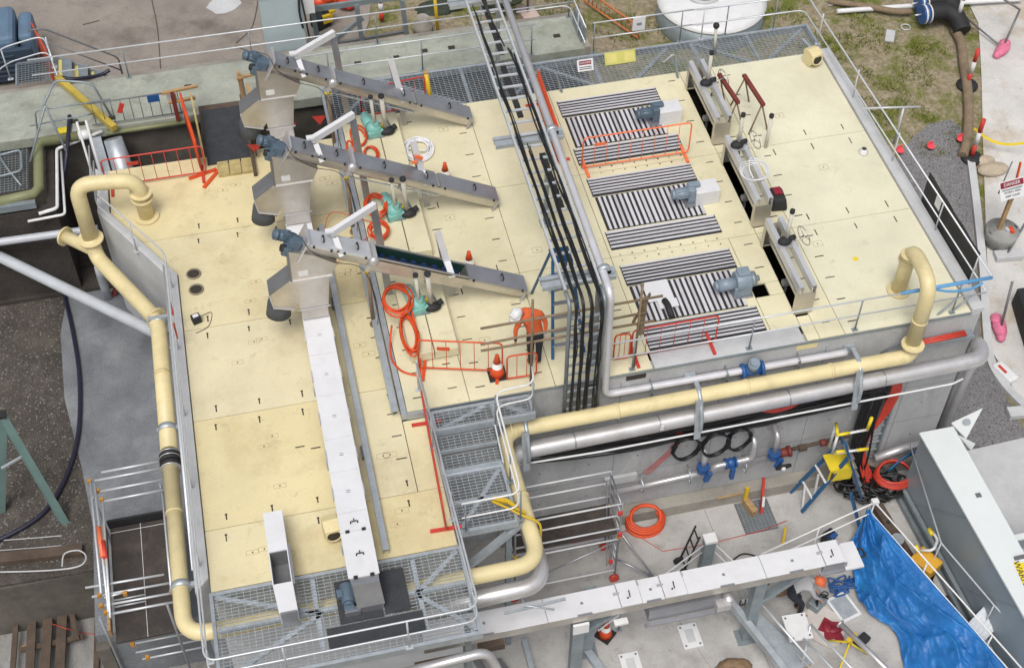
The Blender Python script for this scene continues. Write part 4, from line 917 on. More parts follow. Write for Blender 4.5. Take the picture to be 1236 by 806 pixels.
# cables lying in the ladder
rg = random.Random(5)
ca = MB()
groups = [(5.56, 4, 28.2, 18.0), (5.74, 6, 23.0, 18.0), (5.92, 6, 22.6, 18.0), (6.12, 4, 26.4, 18.0)]
for gx_, n, ys_, ye in groups:
    for k in range(n):
        x = gx_ + rg.uniform(-0.04, 0.04); pts = []
        y = ys_ - rg.uniform(0, 0.5)
        while y > 18.5:
            pts.append((x + rg.uniform(-0.03, 0.03), y, zt + rg.uniform(0.0, 0.07))); y -= rg.uniform(0.7, 1.2)
        pts += [(x, 18.35, zt+0.04), (x, 18.08, zt-0.15)]
        z = zt-0.6
        while z > 4.4: pts.append((x + rg.uniform(-0.03, 0.03), 18.07 - rg.uniform(0, 0.06), z)); z -= rg.uniform(0.5, 0.9)
        ca.tube(spline(pts, 4), 0.014 if k % 3 else 0.022, 5)
for k in range(4): ca.tube(spline([(5.55+0.05*k, 28.3, zt+0.3), (5.7+0.04*k, 28.0, zt+0.45), (5.9, 27.6, zt+0.05), (6.0, 26.5, zt)]), 0.02, 5)
tag(ca.build('cable_bundle', blkc), 'thick bundles of black cable lying in the galvanised cable ladder', 'cables')
for y0, y1, x, lab in ((28.2, 26.3, 5.90, 'black ribbed cable cover over the far grated walkway'), (26.0, 24.0, 5.82, 'black ribbed cable cover level with the end-on orange barrier'), (22.7, 20.9, 6.0, 'black ribbed cable cover above the blue step ladder')):
    ct = MB(); ct.box(x-0.065, x+0.065, y1, y0, zt-0.10, zt-0.055)
    yy = y0-0.15
    while yy > y1+0.06: ct.box(x-0.07, x+0.07, yy-0.05, yy+0.05, zt-0.055, zt-0.05); yy -= 0.36
    tag(ct.build('cable_cover', blk), lab, 'cable cover', 'cable covers in the cable ladder')
pp = thing('steel_pipe', 'stainless pipe beside the cable ladder that turns down over the wall edge', 'pipe', (6.4, 18.2, 5.1))
q = MB(); q.tube(fil([(6.42, 29.0, zt), (6.34, 18.25, zt), (6.4, 18.25, 5.12), (12.05, 18.22, 5.12), (12.05, 18.36, 4.95)], 0.24, 7), 0.085, 14); q.build('pipe_run', palep, pp)
for y in (28.7, 23.3, 18.9):
    q = MB(); q.cyl((6.38, y-0.06, zt), (6.38, y+0.06, zt), 0.14, 16); q.obox((6.5, y, zt-0.02), 0.22, 0.12, 0.09); q.build('clamp', galv, pp)
for x in (7.45, 10.9, 9.2):
    q = MB(); q.bar((x, 18.13, 5.2), (x, 18.13, 4.7), 0.06, 0.02, up=(0, 1, 0)); q.tube([(x, 18.36, 5.26), (x, 18.10, 5.24), (x, 18.10, 5.0), (x, 18.36, 4.98)], 0.014, 6); q.build('bracket', galvd, pp)
va = thing('blue_valve', 'blue valve with round grey head on the upper stainless wall pipe', 'valve', (9.8, 18.2, 5.1), 'blue valves on the wall pipes')
q = MB(); q.cyl((9.55, 18.22, 5.12), (9.62, 18.22, 5.12), 0.17, 18); q.cyl((10.0, 18.22, 5.12), (10.07, 18.22, 5.12), 0.17, 18); q.cyl((9.6, 18.22, 5.12), (10.0, 18.22, 5.12), 0.13, 16); q.build('body', bluev, va)
q = MB(); q.cyl((9.8, 18.2, 5.2), (9.8, 18.14, 5.44), 0.13, 16); q.cyl((9.8, 18.14, 5.44), (9.8, 18.12, 5.5), 0.10, 16); q.build('head', motor2, va)
lad = thing('step_ladder', 'blue platform step ladder standing open beneath the cable ladder', 'step ladder', (5.6, 20.0, ZR))
def aframe(t, c, dx, dy, h, m, mr, n=7, top=None):
    # two ladder legs rise from y0 side, two prop legs from the other
    x, y, z = c
    for s in (-1, 1):
        q = MB(); q.bar((x+s*dx, y-dy, z), (x+s*dx*0.55, y-0.12, z+h), 0.07, 0.035); q.build('stile', m, t)
        q = MB(); q.bar((x+s*dx, y+dy, z), (x+s*dx*0.55, y+0.12, z+h), 0.06, 0.03); q.build('prop', m, t)
    for i in range(1, n):
        f = i/n; w_ = dx*(1-0.45*f)
        q = MB(); q.bar((x-w_, y-dy+(dy-0.12)*f, z+h*f), (x+w_, y-dy+(dy-0.12)*f, z+h*f), 0.09, 0.025); q.build('tread', mr, t)
    q = MB(); q.box(x-dx*0.6, x+dx*0.6, y-0.2, y+0.2, z+h, z+h+0.05); q.build('top_cap', top or m, t)
aframe(lad, (5.78, 20.1, ZR), 0.36, 1.0, 2.2, blued, lidst)
# small deck items near the ladder
q = MB(); q.obox((6.0, 21.2, ZR+0.15), 0.45, 0.32, 0.3, rz=0.3); tag(q.build('parts_crate', galv, bevel=0.01), 'grey parts crate on deck underneath the cable ladder', 'crate')
def PY(px, py, y):
    d = ray(px, py); return Vector((0, 0, CZ)) + d*(y/d.y)
def PX(px, py, x):
    d = ray(px, py); return Vector((0, 0, CZ)) + d*(x/d.x)
# ================================================================ CREAM DUCT AND LARGE STAINLESS PIPE
du = thing('foul_air_duct', 'cream duct ringing the tank with a tall bend at each end', 'duct', (-3.08, 14.47, 4.8))
DZ = 4.88; R_ = 0.17
q = MB(); q.tube(fil([(-3.05, 25.75, ZL+0.02), (-3.05, 25.78, 6.62), (-4.46, 25.8, 6.74), (-4.46, 25.6, 4.95)], 0.42, 9), R_+0.015, 18)
q.build('pipe_run', tapem, du)
q = MB(); q.tube(fil([(-4.46, 25.62, 5.15), (-4.42, 25.45, 4.62), (-3.09, 22.95, 4.72), (-3.08, 19.0, DZ)], 0.4, 8), R_+0.02, 18); q.build('pipe_run', tapem, du)
q = MB(); q.tube(fil([(-3.08, 18.75, DZ), (-3.10, 14.47, DZ), (4.04, 14.55, DZ), (3.98, 17.92, DZ), (13.52, 17.92, DZ+0.08), (13.52, 17.98, DZ+0.5)], 0.52, 9), R_, 18); q.build('pipe_run', tapem, du)
q = MB(); q.tube(fil([(13.52, 17.98, DZ+0.45), (13.5, 18.02, 7.25), (13.66, 19.3, 7.1), (13.68, 19.34, ZR+0.01)], 0.5, 9), R_, 18); q.build('pipe_run', tapem, du)
q = MB(); q.cyl((-5.12, 26.12, 4.85), (-4.4, 25.45, 4.85), R_-0.01, 16); q.build('branch', tapem, du)
for c, ax, R2 in (((-3.05, 25.75, ZL+0.03), (0, 0, 1), 0.30), ((-3.05, 25.76, ZL+0.62), (0, 0, 1), 0.27), ((-3.05, 25.77, ZL+0.78), (0, 0, 1), 0.27), ((-4.46, 25.62, 5.12), (0, 0, 1), 0.31), ((-3.12, 23.1, 4.72), (0.45, -0.9, 0), 0.25), ((-5.12, 26.12, 4.85), (0.72, -0.67, 0), 0.25), ((4.2, 17.92, DZ), (1, 0, 0), 0.24), ((13.52, 17.97, DZ+0.42), (0, 0, 1), 0.26), ((13.62, 19.2, 6.95), (0, 0.1, 1), 0.23), ((13.68, 19.34, 6.65), (0, 0, 1), 0.22), ((13.68, 19.34, ZR+0.03), (0, 0, 1), 0.27)):
    q = MB(); A = Vector(ax).normalized(); q.cyl(Vector(c)-A*0.025, Vector(c)+A*0.025, R2, 22); q.build('flange', tapem, du)
for c_, ax_ in (((-3.09, 21.2, 4.85), (0, 1, 0)), ((-3.09, 17.4, DZ), (0, 1, 0)), ((-1.0, 14.49, DZ), (1, 0, 0)), ((2.2, 14.53, DZ), (1, 0, 0)), ((4.02, 16.2, DZ), (0, 1, 0)), ((6.6, 17.92, DZ+0.02), (1, 0, 0)), ((9.6, 17.92, DZ+0.05), (1, 0, 0)), ((11.6, 17.92, DZ+0.07), (1, 0, 0)), ((13.51, 18.0, 6.1), (0, 0, 1))):
    A = Vector(ax_); q = MB(); q.cyl(Vector(c_)-A*0.03, Vector(c_)+A*0.03, R_+0.012, 20); q.build('weld_band', tapem, du)
q = MB(); q.cyl((-5.14, 26.14, 4.85), (-5.146, 26.146, 4.85), 0.15, 16); q.build('opening', slotm, du)
q = MB()
for dy in (-0.14, 0, 0.14): q.cyl((-3.08, 18.75+dy-0.055, DZ), (-3.08, 18.75+dy+0.055, DZ), R_+0.055, 18)
q.build('rubber_coupling', blk, du)
q = MB()
for dy in (-0.19, 0.07, 0.19): q.cyl((-3.08, 18.72+dy-0.012, DZ), (-3.08, 18.72+dy+0.012, DZ), R_+0.065, 18)
q.build('hose_clip', steels, du)
for y in (22.9, 19.6, 15.6):
    q = MB(); q.cyl((-3.08, y-0.07, DZ if y < 20 else 4.72), (-3.08, y+0.07, DZ if y < 20 else 4.72), R_+0.03, 18); q.bar((-3.3, y, DZ), (-2.76, y, DZ), 0.1, 0.1); q.build('bracket', galv, du)
for x in (4.52, 8.47, 12.24):
    q = MB()
    q.tube([(x, 18.1, 5.08), (x, 17.92, 5.10), (x, 17.72, 4.95), (x, 17.52, 4.55), (x, 17.5, 4.2), (x, 17.6, 4.02)], 0.05, 6); q.bar((x-0.06, 17.69, 5.05), (x-0.06, 17.47, 3.92), 0.15, 0.03, up=(0, 1, 0)); q.bar((x, 18.34, 5.12), (x, 17.9, 5.12), 0.1, 0.06); q.build('bracket', galv, du)
    q = MB(); q.box(x-0.22, x+0.02, 18.28, 18.345, 5.0, 5.25); q.build('wall_plate', galv, du)
for y in (14.9, 14.2):
    pass
sp = thing('stainless_main', 'large stainless pipe slung under the cream duct along the front wall', 'pipe', (9, 17.9, 4.2))
q = MB(); q.tube(fil([(1.0, 14.35, 4.25), (4.12, 14.42, 4.25), (4.08, 17.74, 4.30), (15.35, 17.80, 4.52), (15.5, 18.3, 4.5), (15.5, 18.5, 0.0)], 0.5, 8), 0.19, 18); q.build('pipe_run', steels, sp)
for x in (7.55, 12.9, 10.6, 5.6):
    q = MB(); q.cyl((x-0.015, 17.74+0.06*(x-4)/11.4, 4.30+0.22*(x-4)/11.4), (x+0.015, 17.74+0.06*(x-4)/11.4, 4.30+0.22*(x-4)/11.4), 0.198, 18); q.build('weld', lidst, sp)
q = MB(); q.obox((7.57, 17.56, 4.46), 0.08, 0.03, 0.16); q.build('label', whitep, sp)
q = MB(); q.tube([(3.6, 14.3, 4.1), (3.62, 14.1, 4.1), (4.2, 13.9, 4.05)], 0.02, 6); q.build('bracket', galv, sp)
q = MB(); q.bar((3.2, 14.1, 3.95), (4.5, 14.15, 3.95), 0.06, 0.04); q.build('bracket', galv, sp)
# ================================================================ SMALL PIPES AND VALVES ON THE FRONT WALL
wl = thing('wall_pipe', 'stainless pipe low on the front wall above the plinth', 'pipe', (9, 18.1, 1.4))
q = MB(); q.tube([(6.55, 18.12, 1.36), (10.72, 18.12, 1.62)], 0.075, 12); q.build('pipe_run', steels, wl)
for x in (7.5, 8.7, 10.1):
    q = MB(); q.tube([(x, 18.35, 1.6), (x, 18.02, 1.6), (x, 18.02, 1.3), (x, 18.35, 1.3)], 0.018, 6); q.build('clamp', galv, wl)
q = MB(); q.box(6.6, 7.4, 18.25, 18.345, 1.5, 1.75); q.build('plate', concl, wl)
for x, zt_, lab, fl_ in ((8.95, 2.45, 'first bent stainless branch pipe with blue valve, nearest the scaffold', 1), (10.15, 2.65, 'middle bent stainless branch pipe on the wall with sideways blue valve', 0), (10.75, 2.62, 'last bent stainless branch pipe above a blue valve with black wheel', 1)):
    t = thing('branch_pipe', lab, 'pipe', (x, 18.2, 1.6), 'bent branch pipes on the wall')
    q = MB()
    if fl_: q.tube(fil([(x, 18.36, zt_), (x, 18.0, zt_-0.02), (x, 18.0, 1.95)], 0.2, 6), 0.075, 12)
    else: q.tube(fil([(x, 18.36, zt_), (x, 17.95, zt_-0.05), (x, 17.95, 1.98), (9.2, 17.95, 1.93), (9.15, 18.1, 1.5)], 0.17, 6), 0.075, 12)
    q.cyl((x, 18.36, zt_), (x, 18.31, zt_), 0.16, 16); q.build('pipe_run', steels, t)
    vx = x if fl_ else 9.62; vz = 1.82 if fl_ else 1.95
    q = MB()
    if fl_: q.cyl((vx, 18.0, vz+0.16), (vx, 18.0, vz+0.1), 0.15, 16); q.ell((vx, 18.0, vz), 0.15, 0.13, 0.16); q.obox((vx+0.1, 17.86, vz-0.14), 0.12, 0.1, 0.3, rz=0.2, ry=0.3)
    else: q.cyl((vx-0.14, 17.95, vz), (vx-0.1, 17.95, vz), 0.14, 16); q.cyl((vx+0.1, 17.95, vz), (vx+0.14, 17.95, vz), 0.14, 16); q.ell((vx, 17.95, vz), 0.14, 0.13, 0.14); q.obox((vx+0.02, 17.8, vz-0.22), 0.1, 0.1, 0.4)
    q.build('valve', bluev, t)
    if x > 10.5:
        q = MB(); q.cyl((10.95, 17.8, 1.62), (10.95, 17.75, 1.6), 0.2, 18); q.build('handwheel', blk, t)
        q = MB(); q.ell((10.93, 17.72, 1.62), 0.06, 0.06, 0.07); q.build('hub', whitep, t)
t = thing('red_manifold', 'red oxide pipe fittings running along the plinth to the step ladder', 'fitting', (11.5, 18.1, 1.6))
q = MB(); q.cyl((10.9, 18.05, 1.8), (11.15, 18.05, 1.82), 0.11, 12); q.cyl((11.12, 18.05, 1.82), (11.2, 18.05, 1.83), 0.14, 14); q.build('flange', rust, t)
q = MB(); q.cyl((11.95, 18.05, 1.9), (12.1, 18.05, 1.92), 0.09, 12); q.build('flange', rust, t)
q = MB(); q.cyl((11.2, 18.08, 1.83), (12.7, 18.08, 1.95), 0.05, 10); q.obox((11.5, 18.05, 1.86), 0.2, 0.14, 0.12); q.build('pipe', woodd, t)
t = thing('level_staff', 'red spirit level leaning against the front plinth', 'spirit level', (10.7, 17.7, 0))
q = MB(); q.bar((10.55, 17.6, 0.02), (10.62, 17.98, 0.95), 0.06, 0.1); q.build('body', redm, t)
q = MB(); q.bar((10.555, 17.59, 0.3), (10.58, 17.7, 0.55), 0.062, 0.04); q.build('vial', whitep, t)
t = thing('timber_offcuts', 'yellow painted timber offcuts propped at the plinth by the drain grate', 'timber', (10.2, 17.8, 0))
q = MB(); q.bar((10.22, 17.95, 0.02), (10.25, 18.0, 0.62), 0.09, 0.07); q.build('board', yel, t)
q = MB(); q.obox((10.3, 17.75, 0.12), 0.16, 0.42, 0.22, rz=0.25); q.bar((9.5, 17.98, 0.42), (10.1, 18.0, 0.44), 0.05, 0.03); q.build('block', wood, t)
# cables on the front wall
q = MB(); rg = random.Random(9)
for k in range(26):
    pts = []
    x = 13.4 if k % 2 else 12.9
    while x > 4.6:
        sag = 0.28*math.sin((x-4.6)/8.8*PI)*rg.uniform(0.6, 1.1)
        pts.append((x, 18.2 - rg.uniform(0, 0.16), 3.74 - 0.02*k + rg.uniform(-0.05, 0.05) - sag*0.9)); x -= rg.uniform(1.0, 1.7)
    q.tube(spline(pts, 4), rg.choice((0.02, 0.028)), 5)
tag(q.build('cable_bundle', blkc), 'long sagging bundle of black cable on the wall under the pipes', 'cables')
for x, z, rx_, rz_, lab in ((8.42, 2.98, 0.33, 0.40, 'black cable coil on the wall beside the hanging red cords'), (9.14, 2.92, 0.32, 0.42, 'middle of the three black cable coils hung on the wall'), (9.72, 2.95, 0.28, 0.40, 'black cable coil on the wall nearest the bent stainless branches')):
    q = MB()
    for k in range(4):
        q.tube([(x + (rx_+rg.uniform(-.03, .03))*math.cos(2*PI*i/26) + 0.01*k, 18.0-0.02*k-0.02*math.sin(4*PI*i/26), z - 0.12 + (rz_+0.0)*math.sin(2*PI*i/26) + rg.uniform(-.01, .01)) for i in range(26)], 0.024, 6, closed=True)
    tag(q.build('cable_coil', blkc), lab, 'cable coil', 'black cable coils on the wall')
q = MB()
for k in range(5): q.tube(spline([(8.2+0.03*k, 18.2, 3.7), (8.15+0.04*k, 18.1, 3.2), (8.08+0.05*k, 18.15, 2.7), (7.8+0.05*k, 18.2, 2.2), (7.5+0.05*k, 18.25, 1.75-0.03*k)]), 0.007, 5)
tag(q.build('red_twine', redc), 'thin red cords hanging down the wall past the first cable coil', 'cord')
q = MB()
for k in range(4): q.tube(spline([(9.9, 18.0, 3.95+0.03*k), (10.4, 17.95, 3.72+0.03*k), (10.9, 17.95, 3.78+0.03*k), (11.15, 18.0, 4.0)]), 0.022, 6)
tag(q.build('red_cable_loop', redc), 'short loop of red cable tucked among the black cables below the pipe', 'cable')
vt = thing('cable_ladder', 'vertical cable ladder with red cables at the far end of the wall', 'cable ladder', (13.3, 18.25, 0.3))
for x in (12.95, 13.75):
    q = MB(); q.bar((x, 18.28, 0.3), (x-0.0, 18.28, 3.9), 0.05, 0.09, up=(0, 1, 0)); q.build('side_rail', galvd, vt)
z = 0.5
while z < 3.9:
    q = MB(); q.bar((12.95, 18.28, z), (13.75, 18.28, z), 0.04, 0.03); q.build('rung', galv, vt); z += 0.33
q = MB()
for k in range(11):
    x = 13.45 + 0.022*k
    q.tube(spline([(11.9+0.1*k, 18.12, 3.98), (12.9, 18.1, 3.95+0.02*k), (x, 18.12, 3.7), (x-0.02, 18.15, 2.6), (x-0.18-0.03*k, 18.1, 1.5), (x-0.25+0.05*rg.uniform(-1, 1), 17.95, 0.7), (x-0.1+0.12*rg.uniform(-1, 1), 17.6, 0.15)]), 0.024, 6)
tag(q.build('red_cables', redc), 'red cables falling down the vertical cable ladder to the floor', 'cables')
q = MB()
for k in range(12):
    x = 12.82 + 0.035*k + (0.1 if k > 5 else 0)
    q.tube(spline([(x-0.3, 18.2, 3.9), (x, 18.12, 3.5), (x+rg.uniform(-.05, .05), 18.1, 2.4), (x+rg.uniform(-.1, .1), 18.0, 1.0), (x+rg.uniform(-.4, .4), 17.75, 0.1)]), 0.026, 6)
tag(q.build('black_cables', blkc), 'black cables falling behind the yellow platform step ladder', 'cables')
q = MB()
for k in range(14):
    c = (13.5+rg.uniform(-.55, .5), 17.5+rg.uniform(-.3, .35), 0.05+0.035*k)
    q.tube([(c[0]+(0.45+rg.uniform(-.1, .1))*math.cos(2*PI*i/18), c[1]+(0.3+rg.uniform(-.08, .08))*math.sin(2*PI*i/18), c[2]+0.04*math.sin(6*PI*i/18+k)) for i in range(18)], 0.03, 6, closed=True)
tag(q.build('cable_pile', blkc), 'heap of black cable on the floor under the red coil', 'cables')
q = MB()
for k in range(6): q.tube([(13.92+(0.47-0.012*k)*math.cos(2*PI*i/32), 17.55+(0.40-0.012*k)*math.sin(2*PI*i/32), 0.62+0.03*k+0.02*math.sin(4*PI*i/32+k)) for i in range(32)], 0.034, 6, closed=True)
tag(q.build('red_coil', redc), 'big red cable coil lying on the black cable heap', 'cable coil')
q = MB()
for k in range(6): q.tube([(7.62+(0.46-0.04*(k % 3))*math.cos(2*PI*i/32), 18.0-0.0+(0.34-0.03*(k % 3))*math.sin(2*PI*i/32)-0.1, 0.10+0.05*k+0.10*math.sin(2*PI*i/32)) for i in range(32)], 0.05, 6, closed=True)
tag(q.build('orange_coil', orange), 'coil of bright orange conduit on the courtyard floor against the plinth', 'conduit coil')
q = MB(); q.tube([(3.9, 17.62, 4.0), (6.2, 17.6, 3.93), (14.65, 17.6, 4.02), (14.9, 17.62, 4.12)], 0.024, 8)
tag(q.build('white_conduit', whitep), 'thin white conduit running level along the whole front wall', 'conduit')
q = MB(); q.cyl((13.5, 17.95, 0.95), (15.0, 18.1, 1.05), 0.1, 12); tag(q.build('low_pipe', steels), 'stainless pipe low behind the red coil beside the steel tank', 'pipe')
q = MB()
for k in range(3): q.tube(spline([(13.9, 17.75, 0.5+0.04*k), (14.3, 17.85, 0.85+0.03*k), (14.8, 17.95, 0.9+0.04*k), (15.0, 18.0, 0.8)]), 0.03, 6)
tag(q.build('blue_hose', blued), 'blue hoses under the low stainless pipe by the steel tank', 'hose')
t = thing('conduit_tray', 'grey conduit tray with red cable at the far end of the front wall', 'tray', (14.2, 18.2, 4.9))
q = MB(); q.box(13.85, 15.2, 18.12, 18.34, 4.92, 4.98); q.tube([(13.0, 18.3, 4.75), (13.5, 18.28, 5.1), (13.9, 18.25, 5.12)], 0.02, 6); q.build('tray', galvd, t)
q = MB()
for k in range(3): q.tube([(13.7, 18.16+0.05*k, 4.99), (15.0, 18.18+0.05*k, 5.03)], 0.03, 6)
q.build('cable', redc, t)
q = MB(); q.box(5.95, 6.28, 18.336, 18.348, 5.28, 5.45); tag(q.build('wall_pocket', slotm, parent=tank), None, None)
q = MB(); q.box(5.9+1.0, 7.35, 18.336, 18.348, 5.36, 5.5); q.build('wall_pocket', slotm, tank)
q = MB(); q.box(10.85, 11.35, 18.336, 18.347, 5.36, 5.5); q.build('wall_pocket', tapem, tank)

# ================================================================ HANDRAILS
def handrail(lab, path, posts, h=1.0, mid=0.5, close=0.25, r=0.021, m=railm, pm=None, grp='tubular handrails', lower=True):
    p0 = Vector(path[0]); t = thing('handrail', lab, 'handrail', p0 - Vector((0, 0, h)), grp)
    q = MB(); q.tube(fil(path, close, 6), r, 8); q.build('top_rail', m, t)
    if lower:
        q = MB(); q.tube(fil([Vector(p_) - Vector((0, 0, mid)) for p_ in path], close, 6), r*0.9, 8); q.build('mid_rail', m, t)
    for x, y, z in posts:
        q = MB(); q.cyl((x, y, z-h), (x, y, z), r*0.92, 8); q.box(x-0.07, x+0.07, y-0.05, y+0.05, z-h, z-h+0.015); q.build('post', pm or m, t)
    return t
handrail('handrail along the deck edge above the gravel strip', [(12.0, 29.42, 6.42), (15.12, 29.42, 6.42), (15.31, 18.46, 6.62)], [(15.12+0.19*(29.4-y)/11, y, 6.6) for y in (28.3, 25.9, 23.4, 20.9, 19.1)] + [(12.2, 29.42, 6.42)])
hr = handrail('front handrail of the right deck with blue film wrapped round its corner', [(6.55, 18.44, 6.6), (15.31, 18.44, 6.6)], [(x, 18.44, 6.6) for x in (7.05, 9.75, 12.25, 14.6)], pm=galvd)
q = MB(); q.tube([(13.15, 18.44, 6.6), (14.2, 18.44, 6.6), (15.31, 18.44, 6.6)], 0.042, 8); q.tube(spline([(13.9, 18.42, 6.58), (14.3, 18.38, 6.45), (14.8, 18.38, 6.4), (15.1, 18.42, 6.5)]), [0.03]*19, 6); q.build('blue_film', mat('blue_film', (0.10, 0.30, 0.55), 0.4), hr)
q = MB(); q.bar((14.55, 18.44, 5.62), (15.0, 18.44, 6.1), 0.05, 0.02); q.bar((14.25, 18.44, 5.6), (14.6, 18.44, 6.08), 0.04, 0.04); q.build('stay', galv, hr)
scn = thing('shade_screen', 'black mesh screen tied to the deck edge handrail', 'screen', (15.28, 20.5, 5.7))
q = MB(); n = 12
for i in range(n):
    ya = 21.95 - 2.75*i/n; yb = 21.95 - 2.75*(i+1)/n
    xa = 15.375 + 0.012*math.sin(i*1.7); xb = 15.375 + 0.012*math.sin((i+1)*1.7)
    q.hexa([(xa, ya, 5.4), (xa+0.012, ya, 5.4), (xb+0.012, yb, 5.4), (xb, yb, 5.4), (xa, ya, 6.58), (xa+0.012, ya, 6.58), (xb+0.012, yb, 6.58), (xb, yb, 6.58)])
q.build('cloth', blk, scn)
q = MB(); q.box(15.34, 15.352, 21.1, 21.35, 6.1, 6.42); q.build('notice', whitep, scn)
handrail('long handrail wrapping the left deck edge and the near platform', [(-4.16, 27.5, 6.4), (-4.16, 25.95, 6.4), (-2.6, 23.45, 6.4), (-2.6, 12.98, 6.42), (2.46, 12.98, 6.42), (2.38, 18.9, 6.55)],
         [(-4.16, 26.6, 6.4), (-3.35, 24.65, 6.4)] + [(-2.6, y, 6.42) for y in (23.2, 21.3, 19.4, 17.5, 15.6, 13.5)] + [(x, 12.98, 6.42) for x in (-1.2, 1.1)] + [(2.45, y, 6.42) for y in (13.6, 15.6)] + [(2.4, 17.4, 6.5), (2.38, 18.9, 6.6)])
q = MB(); q.tube([(-2.72, 23.6, 5.86), (-2.72, 15.3, 5.86)], 0.022, 6); q.tube([(-2.68, 23.0, 6.1), (-2.68, 16.0, 6.08)], 0.016, 6); tag(q.build('conduit', railm), 'thin grey conduits clipped beside the left deck handrail', 'conduit')
for k, (y, lab) in enumerate(((21.9, 'red tape flag on the left handrail by the small black box'), )):
    q = MB(); q.obox((-2.6, y, 6.2), 0.05, 0.1, 0.36, rx=0.1); q.obox((-2.58, y-0.5, 6.0), 0.04, 0.12, 0.42); tag(q.build('red_flag', redm), lab, 'flag')
handrail('white handrail around the landing and lower grated platform', [(4.72, 18.2, 6.6), (4.66, 17.76, 6.6), (3.82, 17.76, 6.55), (3.84, 15.42, 6.2), (2.62, 15.42, 6.2)], [(4.66, 17.8, 6.55), (3.82, 17.7, 6.5), (3.84, 16.4, 6.2), (3.84, 15.45, 6.2), (2.7, 15.42, 6.2)], m=whitep, pm=galvd)
handrail('handrail along the far edge of the mossy slab over the yard', [(-5.6, 31.2, 6.4), (9.0, 31.2, 6.4)], [(x, 31.2, 6.4) for x in (-3.2, 0.1, 3.5, 6.4, 8.9)], pm=galvd)
handrail('handrail along the near edge of the mossy slab behind the walkway', [(1.35, 29.8, 6.4), (7.6, 29.8, 6.4)], [(x, 29.8, 6.4) for x in (2.0, 4.5, 7.5)], pm=galvd)
rc = handrail('handrail behind the long far walkway carrying a white notice', [(9.1, 29.48, 6.42), (11.9, 29.46, 6.42)], [(9.15, 29.48, 6.42), (11.6, 29.46, 6.42)], pm=galvd)
q = MB(); q.box(10.2, 10.55, 29.44, 29.45, 6.0, 6.42); q.build('notice', whitep, rc)
q = MB(); q.box(10.32, 10.45, 29.432, 29.438, 6.17, 6.25); q.build('symbol', galvd, rc)
handrail('short handrail on the far side of the slab end', [(7.4, 31.2, 6.3), (8.9, 31.2, 6.3), (8.95, 29.6, 6.2)], [(8.93, 30.3, 6.25)], grp='tubular handrails')
# brown scaffold-tube guard at the front edge
sg = thing('scaffold_guard', 'brown scaffold tube guard rail in front of the bending worker', 'guard rail', (6, 18.5, ZR))
for (a, b) in (((600, 393), (800, 357)), ((600, 412), (780, 377)), ((600, 420), (790, 387))):
    A = PY(*a, 18.55); B = PY(*b, 18.55); d = (B-A).normalized(); q = MB(); q.cyl(A-d*0.35, B, 0.028, 8); q.build('rail', rustp, sg)
for (a, b) in (((643, 362), (648, 462)), ((776, 342), (768, 442))):
    A = PY(*a, 18.5); q = MB(); q.cyl((A.x, 18.5, ZR-0.0), A, 0.03, 8); q.build('post', rustp, sg)
q = MB(); A = PY(772, 372, 18.6); q.bar((A.x+0.1, 18.62, A.z-0.9), (A.x+0.12, 18.62, A.z+0.3), 0.10, 0.03); q.bar((A.x-0.1, 18.65, A.z-0.5), (A.x+0.22, 18.65, A.z+0.35), 0.07, 0.03); q.build('board', rustp, sg)
# signs hung on the far walkway
def sign_board(name, lab, c, w_, h_, base, blocks, tilt=0.55):
    t = thing(name, lab, 'sign', c)
    M = Matrix.Translation(c) @ Matrix.Rotation(-tilt, 4, 'X')
    def bx(x0, x1, z0, z1, y0, y1): 
        q = MB(); q.hexa([M @ Vector(v) for v in ((x0, y0, z0), (x1, y0, z0), (x1, y1, z0), (x0, y1, z0), (x0, y0, z1), (x1, y0, z1), (x1, y1, z1), (x0, y1, z1))]); return q
    bx(-w_/2, w_/2, 0, h_, 0, 0.012).build('board', base, t)
    for (x0, x1, z0, z1, mm) in blocks: bx(x0, x1, z0, z1, -0.003, -0.001).build('panel', mm, t)
    return t, M
sign_board('safety_sign', 'yellow caution sign split into panes on the far walkway', Vector((9.75, 28.85, ZL+0.02)), 0.86, 0.34, signy, [(-0.38, -0.1, 0.05, 0.29, yelp), (0.12, 0.39, 0.05, 0.29, yelp), (-0.06, 0.09, 0.08, 0.26, signy)])
s2, M2 = sign_board('danger_sign', 'white danger sign with maroon oval on the far walkway', Vector((8.75, 28.75, ZL+0.02)), 0.44, 0.32, whitep, [(-0.17, 0.17, 0.17, 0.28, signr), (-0.17, 0.17, 0.05, 0.07, inkm), (-0.17, 0.17, 0.1, 0.12, inkm)])
text_mesh('DANGER', 0.075, whitep, 'lettering', M2 @ basis((0, -0.006, 0.225), (1, 0, 0), (0, 0, 1)), s2)
q = MB(); q.channel((10.9, 28.62, ZL+0.05), (11.0, 28.32, ZL+0.5), 0.07, 0.05); tag(q.build('loose_bracket', whitep), 'loose white bracket on the long far walkway grating', 'bracket')
q = MB(); q.channel((15.0, 28.3, ZL+0.03), (14.9, 28.75, ZL+0.05), 0.09, 0.05); tag(q.build('loose_bracket', galv), 'loose galvanised bracket at the corner of the far walkway', 'bracket')
q = MB(); q.cyl((12.35, 28.7, ZL), (12.3, 28.72, ZL+0.9), 0.045, 10); tag(q.build('short_pipe', clearp), 'short pale pipe stood on the far walkway above the penstocks', 'pipe')
for x, y, lab in ((12.3, 28.72, 'black ball cap resting on the short pale pipe'),):
    q = MB(); q.ell((x, y, ZL+0.95), 0.09, 0.09, 0.09); tag(q.build('ball_cap', blk), lab, 'cap')
